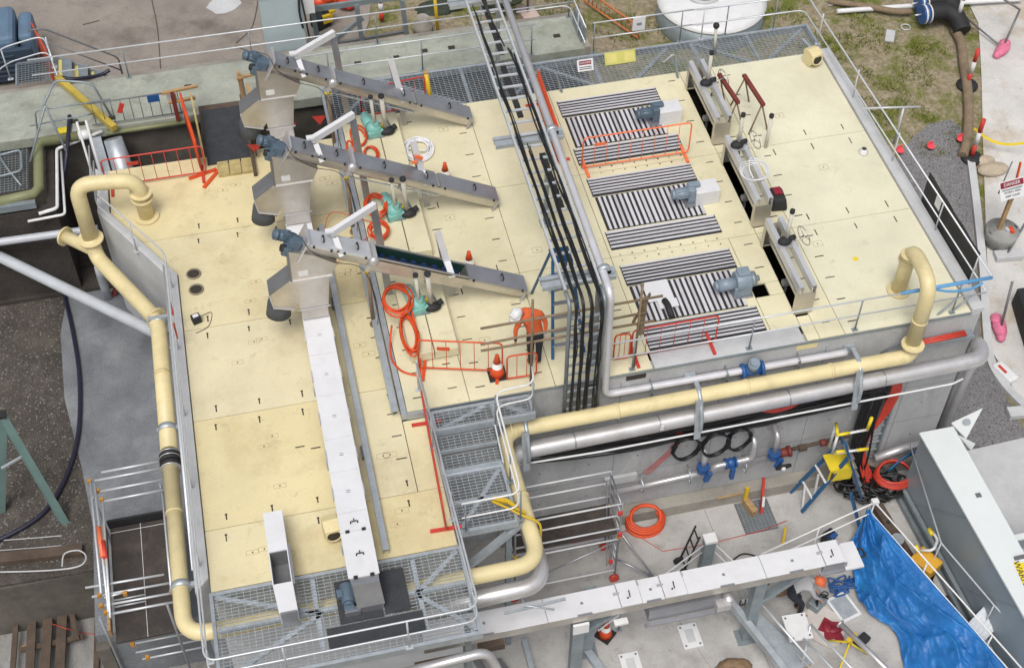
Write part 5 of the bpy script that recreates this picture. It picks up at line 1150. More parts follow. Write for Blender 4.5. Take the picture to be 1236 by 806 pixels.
q = MB(); q.bar((7.85, 27.85, ZR), (7.72, 28.05, ZR+0.5), 0.05, 0.05); tag(q.build('steel_stub', galvd), 'grey steel stub post on the deck edge by the end-on barrier', 'post')
q = MB(); q.bar((11.0, 27.75, ZR), (10.95, 28.0, ZR+0.5), 0.05, 0.05); tag(q.build('steel_stub', galvd), 'grey steel stub post on the deck edge near the penstocks', 'post')
q = MB(); q.cyl(P(1040, 131, 6.25), P(1111, 129, 6.25), 0.026, 8); ta = P(1091, 130, 6.22); q.cyl(ta, (ta.x, ta.y, 5.0), 0.03, 8); tag(q.build('tie_tube', railm), 'white scaffold tie tube sticking out over the grass', 'scaffold tube')

# ================================================================ TIMBER RAMP BETWEEN SLAB AND TANK
rp = thing('timber_ramp', 'black matted timber ramp bridging the gap between slab and tank', 'ramp', (-0.9, 28, 5.4))
q = MB(); q.box(-1.45, -0.38, 27.25, 29.35, 5.42, 5.47); q.build('mat', matm, rp)
q = MB(); q.box(-1.5, -0.34, 27.2, 29.6, 5.30, 5.415); q.build('deck', woodd, rp)
q = MB()
for k in range(3): q.box(-1.22+0.3*k, -0.95+0.3*k, 26.75, 27.24, ZL+0.006, ZL+0.09)
q.build('step_board', mat('old_yellow_timber', (0.40, 0.32, 0.14), 0.8, var=0.25, scale=5), rp)
q = MB(); q.bar((-1.5, 27.1, 5.75), (-1.6, 29.2, 6.15), 0.05, 0.2); q.build('side_board', MATS['old_yellow_timber'], rp)
q = MB(); q.bar((-0.32, 26.6, 5.48), (-0.36, 29.6, 5.55), 0.09, 0.14); q.bar((-0.22, 27.2, 5.6), (-0.26, 29.5, 6.2), 0.05, 0.16); q.build('side_board', woodd, rp)
for a, b in (((-2.05, 29.2, 5.4), (-2.05, 29.2, 6.35)), ((-0.32, 29.45, 5.4), (-0.32, 29.45, 6.45)), ((0.15, 29.2, 5.4), (0.15, 29.2, 6.2))):
    q = MB(); q.bar(a, b, 0.1, 0.1); q.build('post', rust if a[0] < -1 else wood, rp)
for a, b in (((-2.3, 29.2, 6.32), (-1.4, 29.25, 6.36)), ((-2.2, 29.22, 5.98), (-1.5, 29.25, 6.0)), ((-0.4, 29.4, 6.3), (0.55, 29.55, 6.33)), ((-0.15, 29.25, 6.2), (-0.05, 28.2, 5.5)), ((0.5, 28.9, 5.3), (0.6, 28.3, 6.1))):
    q = MB(); q.bar(a, b, 0.09, 0.06); q.build('rail', wood, rp)
for (x, y, z, lab) in ((-0.25, 27.3, 5.75, 'red bunting flag beside the timber ramp'), (0.7, 27.45, 6.15, 'large red flag hanging below the farthest chute'), (1.45, 27.6, 6.1, 'red flag on the line behind the middle conveyor')):
    q = MB(); q.extr([(x-0.16, y, z+0.12), (x+0.2, y, z+0.08), (x+0.02, y-0.05, z-0.14)], (0, 0.012, 0)); tag(q.build('red_flag', redm), lab, 'flag', 'red flags near the ramp')
# dark steel balustrade and clutter on the left slab
bl = thing('steel_balustrade', 'dark barred balustrade on the mossy slab hung with rags', 'balustrade', (-3, 29.3, 5.4))
q = MB(); q.tube([(-4.2, 29.35, 6.2), (-1.9, 29.35, 6.2)], 0.022, 6); q.tube([(-4.2, 29.35, 5.5), (-1.9, 29.35, 5.5)], 0.02, 6)
for k in range(10): q.cyl((-4.1+0.24*k, 29.35, 5.5), (-4.1+0.24*k, 29.35, 6.2), 0.011, 5)
q.build('panel', darkst, bl)
q = MB(); q.obox((-2.55, 29.33, 6.1), 0.3, 0.03, 0.22); q.build('rag', bluev, bl)
q = MB(); q.obox((-2.1, 29.33, 6.05), 0.25, 0.02, 0.22); q.build('notice', whitep, bl)
q = MB(); q.obox((-3.4, 29.31, 5.95), 0.12, 0.04, 0.3, ry=0.4); q.build('tag', redm, bl)
t = thing('bent_rail', 'bent grey hand hoops over the left end of the slab', 'rail', (-5, 29.6, 5.4))
q = MB(); q.tube(fil([(-5.8, 28.4, 5.4), (-5.2, 29.4, 6.3), (-4.9, 28.6, 5.4)], 0.05), 0.03, 7); q.tube(fil([(-5.25, 29.4, 6.28), (-4.9, 30.1, 6.5), (-4.0, 29.9, 6.4), (-3.7, 29.6, 5.4)], 0.2), 0.03, 7); q.tube(fil([(-5.6, 29.5, 5.4), (-5.5, 29.5, 6.1), (-3.6, 29.4, 6.2)], 0.15), 0.022, 7); q.tube(fil([(-5.7, 29.3, 5.8), (-4.2, 29.3, 5.9), (-4.2, 29.8, 5.5)], 0.15), 0.02, 6); q.build('tube', galvd, t)
q = MB(); q.obox((-4.95, 29.36, 5.46), 0.34, 0.18, 0.03, rz=0.1, rx=0.2); tag(q.build('yellow_plate', yelb), 'small yellow warning plate on the left end of the slab', 'plate')
q = MB(); q.bar((-5.02, 31.35, 5.6), (-3.65, 29.05, 5.55), 0.16, 0.16); tag(q.build('yellow_beam', mat('dull_yellow', (0.42, 0.31, 0.05), 0.6, var=0.2)), 'dull yellow beam laid across the slab from the stairs', 'beam')
q = MB(); q.tube([(-6.7, 27.2, 5.3), (-5.75, 27.3, 5.3), (-5.62, 27.5, 5.3), (-5.62, 29.0, 5.3), (-5.5, 29.22, 5.3), (-4.6, 29.25, 5.3)], 0.13, 12); q.tube([(-3.9, 29.22, 5.28), (-1.6, 29.22, 5.28)], 0.06, 10)
op = q.build('olive_pipe', oliv); tag(op, 'olive green pipe framing the grated opening at the left', 'pipe')
q = MB(); q.cyl((-4.6, 29.25, 5.3), (-4.3, 29.27, 5.3), 0.135, 12); q.build('end_cap', whitep, op, loc=op['_w'])
t = thing('grated_opening', 'dark mesh covered opening with ladder hoops at the left edge', 'grating', (-6.3, 28, 5.3))
q = MB(); q.grate(-7.2, -5.85, 27.45, 29.0, 5.36, px=0.09, py=0.09); q.build('mesh', galvd, t)
q = MB(); q.tube(fil([(-6.9, 28.7, 5.45), (-6.0, 28.8, 5.5), (-5.98, 28.0, 5.5), (-6.9, 27.9, 5.45)], 0.15), 0.03, 7); q.tube(fil([(-6.6, 28.9, 5.45), (-6.35, 28.2, 5.5), (-6.0, 27.5, 5.45)], 0.15), 0.025, 7); q.build('hoop', galvd, t)
q = MB(); q.box(-7.5, -4.2, 26.9, 29.28, 1.9, 2.1); q.box(-5.5, -5.3, 27.2, 29.28, 2.1, 5.0); q.box(-7.5, -5.3, 27.0, 27.2, 2.1, 5.0); q.build('chamber', pitm, t)
q = MB(); q.box(-7.2, -5.72, 27.0, 27.14, 5.1, 5.28); tag(q.build('galvanised_trough', galvd), 'galvanised trough under the olive pipe at the left edge', 'trough')
q = MB(); q.tube(fil([(-5.7, 26.9, 5.0), (-5.25, 27.0, 5.0), (-5.2, 29.1, 5.1), (-4.0, 29.3, 5.3)], 0.1), 0.045, 8); q.tube(fil([(-6.0, 26.85, 4.85), (-5.1, 26.9, 4.85), (-5.12, 29.1, 5.0)], 0.1), 0.035, 8)
tag(q.build('white_conduit', whitep), 'white conduit pair turning the corner beside the olive pipe', 'conduit')
q = MB(); q.tube([(-3.75, 28.95, 5.3), (-3.62, 28.4, 4.4), (-3.5, 27.95, 3.4)], [0.24, 0.28, 0.30], 14); q.bar((-4.2, 29.1, 5.3), (-4.1, 28.4, 4.2), 0.3, 0.3)
tag(q.build('galvanised_duct', galv), 'galvanised duct dropping into the gap behind the tank', 'duct')
for x in (-4.42, -4.2):
    q = MB(); q.cyl((x, 28.4, 2.5), (x, 28.45, 6.4), 0.03, 8); tag(q.build('white_post', whitep), 'white upright post %s in the gap behind the cream duct' % ('nearer the mesh opening' if x < -4.3 else 'nearer the galvanised duct'), 'post')
# white pipes that cross the apron on the left, and the purple hose
q = MB(); q.tube([(-9, 27.62, 4.0), (-6.89, 26.64, 4.0), (-3.3, 23.3, 4.0), (-2.75, 22.8, 4.0)], 0.145, 14); tag(q.build('pale_pipe', mat('pale_pipe', (0.42, 0.44, 0.47), 0.4, var=0.1, scale=2)), 'thick pale grey pipe running down across the sprayed concrete apron', 'pipe')
q = MB(); q.tube([P(-40, 297, 4.55), P(0, 292, 4.55), P(95, 279, 4.55), P(118, 276, 4.55)], 0.10, 12); tag(q.build('pale_pipe', MATS['pale_pipe']), 'thinner pale pipe passing behind the cream duct', 'pipe')
q = MB(); q.tube(spline([P(84, 140, 5.5), P(82, 168, 5.4), P(79, 200, 5.0), P(70, 250, 4.0), P(68, 290, 2.6), P(76, 345, 2.08), P(88, 400, 2.06), P(96, 455, 2.06), P(95, 520, 2.06), P(82, 570, 2.06), P(60, 610, 2.06), P(30, 635, 2.06), P(-20, 660, 2.06)], 6), 0.055, 8)
tag(q.build('purple_hose', purple), 'dark purple hose curving down the edge of the apron', 'hose')
q = MB(); q.tube(fil([P(119, 322, 3.6), P(123, 338, 2.9), P(131, 359, 2.0)], 0.3), 0.11, 12); tag(q.build('drop_pipe', MATS['pale_pipe']), 'pale drop pipe with elbow below the cream duct', 'pipe')
q = MB(); q.bar(P(137, 356, 2.05), P(143, 340, 2.5), 0.1, 0.1); tag(q.build('rusty_prop', rust), 'rusty prop beside the pale drop pipe', 'prop')
q = MB(); q.obox(P(8, 322, 2.1) + Vector((0, 0, 0.05)), 0.2, 0.5, 0.14, rz=0.2); tag(q.build('orange_block', wood), 'orange brown timber block on the mulch', 'block')
# ================================================================ LOWER CONVEYOR ACROSS THE COURTYARD
lo = thing('covered_conveyor', 'white covered conveyor on posts crossing above the courtyard floor', 'conveyor', (7, 14.4, 0), 'covered trough conveyors')
zt = 3.15; ya, yb = 14.14, 14.68
q = MB(); q.box(1.5, 10.8, ya+0.02, yb-0.02, 2.82, zt-0.02); q.build('trough', steel, lo)
xs = [1.5, 4.15, 5.75, 6.22, 6.72, 7.22, 9.0, 10.35, 10.8]
for a, b in zip(xs, xs[1:]):
    small = (b-a) < 0.6 and not (a == 6.22)
    z2 = zt + (0.03 if small else 0)
    q = MB(); q.box(a+0.006, b-0.006, ya-0.015, yb+0.015, z2-0.02, z2)
    if small: q.box(a+0.008, b-0.008, ya-0.012, yb+0.012, z2-0.05, z2-0.02)
    lid = q.build('lid', whitec, lo, bevel=0.004)
    if small:
        xc = (a+b)/2; h = MB()
        h.tube([(xc, 14.3, z2+0.02), (xc+0.01, 14.46, z2+0.03)], 0.012, 6); h.cyl((xc-0.05, 14.3, z2), (xc-0.05, 14.3, z2+0.02), 0.02, 8); h.build('handle', blk, lid)
        h = MB(); h.box(a-0.1, a+0.03, 14.42, 14.47, z2-0.02, z2+0.02); h.box(b-0.02, b+0.02, 14.55, 14.66, z2-0.03, z2+0.01); h.build('latch', steels, lid)
    else:
        h = MB(); xc = (a+b)/2; h.box(xc-0.16, xc+0.16, ya-0.02, ya+0.02, z2-0.02, z2+0.008); h.build('clamp', lidst, lid); h = MB(); h.box(xc-0.03, xc+0.03, 14.38, 14.44, z2, z2+0.004); h.build('sticker', lidst, lid)
q = MB(); q.box(10.3, 10.85, ya-0.03, ya+0.0, 2.74, 3.1); q.box(10.25, 11.2, 14.06, 14.66, 2.84, 2.88); q.build('outlet', lidst, lo)
q = MB(); q.box(10.82, 11.24, 14.04, 14.70, 2.9, 2.95); q.build('outlet_lid', whitec, lo)
q = MB(); q.box(6.4, 7.9, ya-0.02, ya+0.3, 2.3, 2.72); q.box(6.3, 8.1, ya-0.15, ya-0.06, 2.28, 2.32); q.build('underslung_hopper', lidst, lo)
q = MB(); q.cyl((8.2, 14.0, 2.55), (8.2, 14.3, 2.55), 0.12, 14); q.obox((8.05, 14.05, 2.5), 0.3, 0.2, 0.2); q.build('bearing', steels, lo)
q = MB(); q.tube(fil([(8.4, 13.95, 2.7), (8.4, 13.95, 2.5), (8.52, 13.95, 2.5), (8.52, 13.95, 2.7)], 0.05), 0.02, 6); q.build('pull_handle', blk, lo)
q = MB(); q.tube(fil([(11.22, 14.3, 2.9), (11.38, 14.3, 2.9), (11.38, 14.5, 2.9), (11.22, 14.5, 2.9)], 0.06), 0.025, 6); q.build('pull_handle', blk, lo)
for x, yy in ((4.86, 14.28), (5.32, 14.9), (9.05, 14.42)):
    q = MB(); q.bar((x, yy, 0), (x, yy, 2.72), 0.26, 0.2); q.box(x-0.24, x+0.24, yy-0.2, yy+0.2, 0, 0.03); q.build('post', galvd, lo)
q = MB(); q.bar((4.98, 14.4, 1.9), (6.0, 14.4, 2.7), 0.14, 0.12); q.build('brace', galvd, lo)
q = MB(); q.bar((9.2, 14.45, 1.6), (10.3, 14.45, 2.7), 0.16, 0.14); q.build('brace', galvd, lo)
q = MB(); q.box(4.7, 5.05, 14.08, 14.14, 2.45, 2.8); q.box(5.6, 5.9, 14.0, 14.14, 2.6, 2.66); q.build('bracket', whitep, lo)

# ================================================================ STEEL TANK AT THE RIGHT
bx = thing('steel_tank', 'large pale grey steel tank with white rim at the courtyard edge', 'tank', (14.4, 13, 0))
TH = 2.5
def tx(y): return 14.10 + (17.4-y)*0.04
q = MB(); q.prism([(tx(8)+0.04, 8), (tx(8)+0.12, 8), (tx(17.35)+0.12, 17.35), (tx(17.35)+0.04, 17.35)], 0, TH-0.04); q.prism([(tx(17.35)+0.12, 17.25), (15.1, 17.25), (15.1, 17.35), (tx(17.35)+0.12, 17.35)], 0, TH-0.04); q.build('wall', boxg, bx)
q = MB(); q.prism([(tx(8), 8), (tx(8)+0.66, 8), (14.98, 17.42), (tx(17.42), 17.42)], TH-0.04, TH+0.03); q.build('rim', boxw, bx, bevel=0.01)
for y in (17.0, 14.6, 12.4, 10.2):
    q = MB(); q.bar((tx(y)+0.03, y, 0.2), (tx(y-2.0)+0.03, y-2.0, TH-0.1), 0.012, 0.03, up=(1, 0, 0)); q.build('weld_line', boxg, bx)
q = MB(); q.bar((tx(17.2)-0.04, 17.2, 0.45), (tx(8)-0.04, 8, 0.45), 0.1, 0.12); q.build('base_rail', galvd, bx)
q = MB(); q.bar((tx(17.2)-0.06, 17.2, 0.1), (tx(8)-0.06, 8, 0.1), 0.14, 0.16); q.build('base_rail', galvd, bx)
fa, fb, fc = P(1148, 511, TH+0.06), P(1186, 493, TH+0.35), P(1166, 530, TH+0.1)
q = MB(); q.extr([fa, fc, fb], (0.0, 0.0, 0.03)); q.build('raised_flap', boxw, bx)
q = MB(); q.extr([P(1157, 526, TH+0.06), P(1172, 544, TH-0.1), P(1177, 536, TH+0.12)], (0, 0, 0.03)); q.build('raised_flap', boxw, bx)
cc = (fa+fb+fc)/3 + Vector((0, 0.02, 0.035)); nn_ = (fc-fa).cross(fb-fa).normalized()
if nn_.z < 0: nn_ = -nn_
q = MB(); q.cyl(cc, cc + nn_*0.006, 0.10, 16); q.build('stain', galv, bx)
a_ = P(1181, 598, TH+0.03)
q = MB(); q.box(a_.x-0.06, a_.x+0.06, a_.y-0.05, a_.y+0.06, TH+0.031, TH+0.06); q.build('lug', darkst, bx)
a_ = P(1226, 676, TH+0.03); q = MB(); q.box(a_.x-0.02, a_.x+0.25, a_.y, a_.y+0.07, TH+0.031, TH+0.1); q.build('lug', darkst, bx)
wa, wb_, wc, wd = P(1223, 678, TH+0.034), P(1246, 680, TH+0.034), P(1262, 730, TH+0.034), P(1235, 705, TH+0.034)
q = MB(); q.extr([wa, wd, wc, wb_], (0, 0, 0.012)); q.build('warning_band', yelb, bx)
text_mesh('WARNING', 0.2, inkm, 'lettering', basis(((wa+wc)/2 + Vector((-0.08, 0.1, 0.016))), (wd-wa), (wb_-wa)), bx)
q = MB(); q.prism([(15.1, 8.0), (30, 8.0), (30, 18.6), (15.1, 18.0)], 0, 0.3)
tag(q.build('concrete_pad', concl), None, None, kind='structure')
t = thing('wash_trough', 'open white steel trough behind the rim of the large tank', 'trough', (15.6, 13.5, 0.3))
q = MB(); q.box(14.85, 14.95, 11.5, 14.5, 0.3, 2.0); q.box(14.95, 16.8, 14.4, 14.5, 0.3, 2.0); q.box(14.95, 16.8, 11.5, 14.4, 0.4, 0.5); q.build('body', boxg, t)
q = MB(); q.box(14.83, 16.8, 14.38, 14.53, 2.0, 2.05); q.build('rim', boxw, t)
q = MB(); q.cyl((14.85, 14.0, 2.0), (15.9, 14.1, 2.6), 0.04, 8); q.obox((15.0, 13.7, 2.1), 0.5, 0.1, 0.1); q.build('handle', galv, t)
handrail('slim rail fixed along the side of the large steel tank', [P(1098, 535, 1.6), P(1136, 655, 1.6), P(1200, 730, 1.6), P(1250, 785, 1.6)], [P(1136, 655, 1.6), P(1200, 730, 1.6)], h=1.55, lower=False, grp='courtyard rails', close=0.05)
t = thing('notice_panel', 'white gridded chart panel leaning on the large steel tank', 'panel', P(1185, 755, 0.8))
pa, pb, pc, pd = P(1195, 724, 1.15), P(1217, 742, 1.15), P(1177, 786, 0.55), P(1153, 768, 0.55)
q = MB(); q.extr([pa, pd, pc, pb], (0.0, 0, 0.02)); q.build('board', mat('chart_board', (0.50, 0.53, 0.56), 0.4, var=0.08), t)
q = MB()
for i in range(4):
    for j in range(4):
        u0, v0 = 0.1+0.21*i, 0.12+0.2*j
        def bp(u, v): return pd.lerp(pc, u).lerp(pa.lerp(pb, u), v) + Vector((0, 0, 0.026))
        q.poly([bp(u0, v0), bp(u0+0.14, v0), bp(u0+0.14, v0+0.12), bp(u0, v0+0.12)])
q.build('squares', mat('chart_grey', (0.58, 0.60, 0.64), 0.5), t)
q = MB(); q.extr([P(1206, 775, 0.8), P(1212, 786, 0.75), P(1229, 778, 0.8), P(1227, 768, 0.85)], (0, 0, 0.015)); tag(q.build('green_board', greenc), 'green sheet beside the foot of the large steel tank', 'sheet')
q = MB(); q.box(13.7, 14.2, 11.2, 12.6, 0, 0.7); tag(q.build('grey_bench', boxg), 'grey steel bench at the tank foot under the green sheet', 'bench')
# ================================================================ BLUE TARPAULIN ON THE COURTYARD RAIL
rA, rB, rC = P(920, 668, 1.45), P(1056, 606, 1.45), P(1250, 825, 1.47)
def rl_at(f): return rB.lerp(rC, f)
rl = handrail('white courtyard rail that carries the blue tarpaulin', [rA, rB, rC], [tuple(rA), tuple(rA.lerp(rB, 0.5)), tuple(rB), tuple(rl_at(0.35)), tuple(rl_at(0.75))], h=1.43, mid=0.45, m=whitep, close=0.06, grp='courtyard rails')
q = MB(); q.obox(rB+Vector((0, 0, 0.03)), 0.16, 0.14, 0.1); q.build('post_cap', whitep, rl)
handrail('white double rail rising to the thick galvanised post in the courtyard', [(5.6, 15.0, 0.95), (8.55, 16.35, 1.2)], [(6.2, 15.25, 1.0), (7.6, 15.92, 1.12)], m=whitep, pm=galvd, mid=0.3, grp='courtyard rails')
handrail('short white rail from the thick galvanised post to the white conveyor', [(8.7, 16.4, 1.25), (9.35, 15.2, 1.15)], [(9.3, 15.25, 1.15)], m=whitep, mid=0.3, grp='courtyard rails')
t = thing('steel_column', 'thick galvanised post with white cap beside the hand trolley', 'column', (8.62, 16.3, 0))
q = MB(); q.bar((8.62, 16.3, 0), (8.62, 16.3, 1.45), 0.26, 0.2); q.build('shaft', galvd, t)
q = MB(); q.obox((8.62, 16.3, 1.49), 0.3, 0.26, 0.08); q.build('cap', whitep, t)
from mathutils import noise as mnoise
tp = MB(); NU, NV = 150, 84
def tarp_pt(u, v):
    # u along the rail (far corner to frame bottom), v down from the rail to the floor edge
    top = rB.lerp(rC, u*1.02) + Vector((-0.03, 0, -0.44))
    edge = spl_edge(u)
    bulge = 0.22*math.sin(PI*v)*(0.6+0.4*math.sin(5*u+1))
    p = top.lerp(edge, v)
    p.z = top.z*(1-v)**1.15 + edge.z*v + bulge*0.5*(1-v)
    w = 0.055*math.sin(13*u + 5*v + 2*math.sin(7*v)) * (0.35+v) + 0.035*math.sin(29*u - 6*v + 3*math.sin(4*u)) * v + 0.03*math.sin(17*v+9*u)*v
    def rg_(a, b, c): return (1-min(1, abs(mnoise.noise(Vector((a, b, c))))*2.2))
    sh = u*6 + v*1.2
    cr = 0.20*rg_(sh*0.55, v*3.4-u*2.0, 0.3)**2 + 0.06*rg_(sh*1.6, v*8-u*5, 4.1)**2 + 0.018*rg_(sh*4.5+3*v, v*15-u*3, 7.7)**2 + 0.018*mnoise.noise(Vector((p.x*14, p.y*14, 1.0)))
    p.z += w*0.5 + 0.04*v + cr*min(1, v*5)
    p.x -= 0.3*bulge
    return p
EDGE = spline([Vector((12.75, 16.55, 0.75)), Vector((12.45, 16.3, 0.25)), Vector((12.2, 16.05, 0.1)), Vector((12.1, 15.45, 0.06)), Vector((11.95, 14.78, 0.05)), Vector((12.03, 14.31, 0.05)), Vector((12.45, 13.65, 0.05)), Vector((12.32, 12.8, 0.05)), Vector((12.35, 11.6, 0.05)), Vector((12.4, 10.6, 0.05))], 10)
def spl_edge(u):
    f = u*(len(EDGE)-1.001); i = int(f); return EDGE[i].lerp(EDGE[i+1], f-i)
for i in range(NU+1):
    for j in range(NV+1): tp.v.append(tarp_pt(i/NU, j/NV))
for i in range(NU):
    for j in range(NV): tp.face((i*(NV+1)+j, i*(NV+1)+j+1, (i+1)*(NV+1)+j+1, (i+1)*(NV+1)+j), 0, True)
k0 = len(tp.v)
for i in range(NU+1):
    u = i/NU; tp.v.append(tarp_pt(u, 0)); tp.v.append(tarp_pt(u, 0) + Vector((0.12+0.1*math.sin(PI*u), 0, -0.28-0.2*math.sin(PI*u))))
for i in range(NU): tp.face((k0+2*i, k0+2*i+1, k0+2*i+3, k0+2*i+2), 0, True)
to = tp.build('blue_tarpaulin', tarpm); tag(to, 'crumpled blue tarpaulin draped from the white rail onto the floor', 'tarpaulin')
sd = to.modifiers.new('s', 'SOLIDIFY'); sd.thickness = 0.012
# ================================================================ PLATFORM STEP LADDER (yellow and blue)
pl = thing('platform_ladder', 'yellow and blue platform step ladder standing by the red cable coil', 'step ladder', (12.4, 17.6, 0))
def bar_(nm, a, b, w_, h_, m_): q = MB(); q.bar(a, b, w_, h_); return q.build(nm, m_, pl)
pz = 1.62
bar_('stile', (13.14, 17.30, 0), (12.22, 17.46, 2.62), 0.10, 0.05, blued)
bar_('stile', (13.10, 17.95, 0), (12.30, 17.86, 2.45), 0.10, 0.05, blued)
bar_('prop', (11.55, 17.40, 0), (12.42, 17.46, pz+0.35), 0.09, 0.05, blued)
bar_('prop', (11.48, 18.02, 0), (12.30, 17.90, pz+0.2), 0.09, 0.05, blued)
for f in (0.12, 0.28, 0.44, 0.6, 0.76):
    x = 13.14-0.92*f*0.62/0.62; z = 2.62*f
    q = MB(); q.box(13.12-0.92*f-0.02, 13.12-0.92*f+0.13, 17.36, 17.86, z-0.015, z+0.015); q.build('tread', lidst, pl)
for f in (0.25, 0.55):
    bar_('strut', (11.55+0.8*f, 17.42, 2.0*f), (11.5+0.8*f, 17.98, 2.0*f), 0.05, 0.03, whitep)
bar_('strut', (11.60, 17.5, 0.0), (11.62, 17.7, 0.75), 0.045, 0.045, whitep); bar_('strut', (11.9, 17.6, 0.1), (11.95, 17.75, 1.0), 0.045, 0.045, whitep)
q = MB(); q.hexa([(12.02, 17.42, pz-0.5), (12.62, 17.40, pz-0.5), (12.62, 17.42, pz-0.5), (12.02, 17.44, pz-0.5), (12.02, 17.40, pz+0.0), (12.62, 17.38, pz+0.0), (12.62, 17.40, pz+0.0), (12.02, 17.42, pz+0.0)]); q.box(12.0, 12.62, 17.42, 17.88, pz-0.02, pz+0.02); hd = q.build('head_panel', yelb, pl)
text_mesh('BAILEY', 0.10, inkm, 'lettering', basis((12.10, 17.395, pz-0.24), (0.0, -0.02, 1), (-1, 0.03, 0)), hd, depth=0.003, bold=0.004)
gz = 2.95
for a, b, mm in (((11.98, 17.5, gz), (12.75, 17.5, gz), whitep), ((12.72, 17.5, gz-0.02), (12.74, 17.5, gz+0.45), yelb), ((11.98, 17.5, gz), (11.98, 17.5, pz+0.6), whitep), ((12.12, 17.9, gz-0.1), (12.12, 17.9, pz+0.3), whitep), ((12.05, 17.48, pz+0.62), (12.85, 17.48, pz+0.55), whitep), ((12.6, 17.48, pz+0.57), (12.9, 17.48, pz+0.54), yelb), ((11.95, 17.5, gz+0.01), (12.28, 17.5, gz+0.01), yelb), ((12.05, 17.48, pz+0.66), (12.35, 17.48, pz+0.64), yelb), ((11.98, 17.5, gz), (12.12, 17.9, gz-0.1), yelb)):
    q = MB(); q.cyl(a, b, 0.042 if mm is yelb else 0.034, 8); q.build('guard_bar', mm, pl)
# ================================================================ MOBILE SCAFFOLD BESIDE THE STEPS
ms = thing('mobile_scaffold', 'aluminium mobile scaffold with dark deck under the stainless main', 'scaffold', (5.4, 17.1, 0))
def tb(a, b, r=0.024): return MB().cyl(a, b, r, 7)
xa, xb, y0, y1 = 4.05, 6.45, 16.55, 17.45
for y in (y0, y1):
    for x in (4.0, xb): tb((x, y, 0.25), (x, y, 3.35)).build('standard', lidst, ms)
for z, m_ in ((3.3, 0), (2.85, 0), (2.3, 0), (1.85, 0), (0.5, 0)):
    for y in (y0, y1): tb((4.0, y, z), (xb, y, z), 0.022).build('ledger', whitec, ms)
for k in range(9): tb((xb, y0, 0.6+0.32*k), (xb, y1, 0.6+0.32*k), 0.018).build('rung', lidst, ms)
for x in (xb-0.16, xb-0.08):
    q = MB(); q.bar((x, y0+0.15, 0.5), (x, y1-0.15, 3.2), 0.03, 0.03); q.build('brace', lidst, ms)
tb((4.0, y0, 0.6), (xb, y0, 1.8), 0.02).build('brace', lidst, ms); tb((4.0, y1, 0.6), (xb, y1, 1.8), 0.02).build('brace', lidst, ms)
q = MB(); q.box(4.0, 6.42, 16.6, 17.02, 2.0, 2.05); q.box(4.0, 6.42, 17.03, 17.42, 2.0, 2.05); q.build('deck', ply, ms)
for x, y in ((4.0, y0), (xb, y0), (4.0, y1), (xb, y1)):
    q = MB(); q.cyl((x, y-0.04, 0.12), (x, y+0.04, 0.12), 0.12, 14); q.cyl((x, y, 0.12), (x, y, 0.3), 0.03, 8); q.build('castor', redc, ms)
    q = MB(); q.cyl((x, y, 1.9), (x, y, 2.0), 0.045, 8); q.build('collar', yel, ms)
tb((6.55, 17.0, 1.6), (7.5, 16.1, 0.03), 0.03).build('outrigger', lidst, ms); tb((6.5, 16.8, 0.6), (7.3, 16.3, 0.3), 0.03).build('outrigger', lidst, ms)
tb((7.35, 16.2, 0.03), (7.6, 15.6, 0.03), 0.03).build('outrigger', lidst, ms)
for (a, b, c) in ((6.4, 16.5, 3.0), (6.45, 16.5, 2.1), (6.3, 16.5, 1.0)):
    q = MB(); q.obox((a, b, c), 0.1, 0.05, 0.12); q.build('tag', redm, ms)
q = MB()
q.tube(spline([(3.35, 15.95, 5.3), (3.6, 15.7, 5.35), (3.85, 15.5, 5.3), (4.2, 15.35, 5.1), (4.24, 15.3, 4.6), (4.24, 15.3, 3.6)]), 0.028, 6); q.obox((3.55, 15.95, 5.27), 0.32, 0.1, 0.06, rz=-0.5); q.obox((3.72, 15.8, 5.3), 0.3, 0.08, 0.05, rz=-0.9); q.obox((3.85, 15.62, 5.28), 0.3, 0.06, 0.05, rz=-0.7)
tag(q.build('yellow_strap', yel), 'frayed yellow strap tied over the corner of the lower platform', 'strap')
t = thing('diagonal_strut', 'galvanised raking strut below the lower grated platform', 'strut', (2.8, 15.3, 2.5))
q = MB(); q.bar((2.5, 15.25, 3.9), (3.9, 15.5, 5.0), 0.14, 0.12); q.bar((2.5, 15.2, 2.0), (2.55, 15.25, 5.0), 0.14, 0.1); q.build('strut', galv, t)
t = thing('fire_hose_reel', 'red hose reel half hidden under the lower grated platform', 'hose reel', (2.9, 15.6, 3.2))
q = MB(); q.cyl((2.75, 15.3, 3.75), (2.75, 15.4, 3.75), 0.17, 20); q.build('reel', signr, t)
q = MB(); q.ring((2.75, 15.28, 3.75), 0.11, 0.03, axis=(0, 1, 0)); q.build('hose', redm, t)
# clutter beneath the near platform: grey pipes
for (a, b, r, lab) in (((3.2, 15.0, 0.12), (4.6, 12.0, 0.12), 0.16, 'thick grey pipe on the floor under the white conveyor'), ((2.75, 15.2, 0.3), (3.5, 12.2, 0.3), 0.09, 'thin stainless pipe beside the thick grey floor pipe')):
    q = MB(); q.tube([a, b], r, 12); tag(q.build('floor_pipe', steels), lab, 'pipe')
q = MB(); q.tube(fil([(-1.0, 12.85, 3.6), (1.6, 12.9, 3.6), (1.9, 12.6, 2.4), (2.0, 12.3, 0.3)], 0.3), 0.13, 12); tag(q.build('bent_pipe', steels), 'bent stainless pipe under the front of the platform', 'pipe')
q = MB(); q.tube(fil([(0.8, 12.9, 4.6), (2.6, 13.0, 4.6), (2.8, 12.8, 4.0), (2.85, 12.6, 1.0)], 0.25), 0.1, 12); tag(q.build('bent_pipe', steels), 'smaller bent stainless pipe at the platform corner', 'pipe')
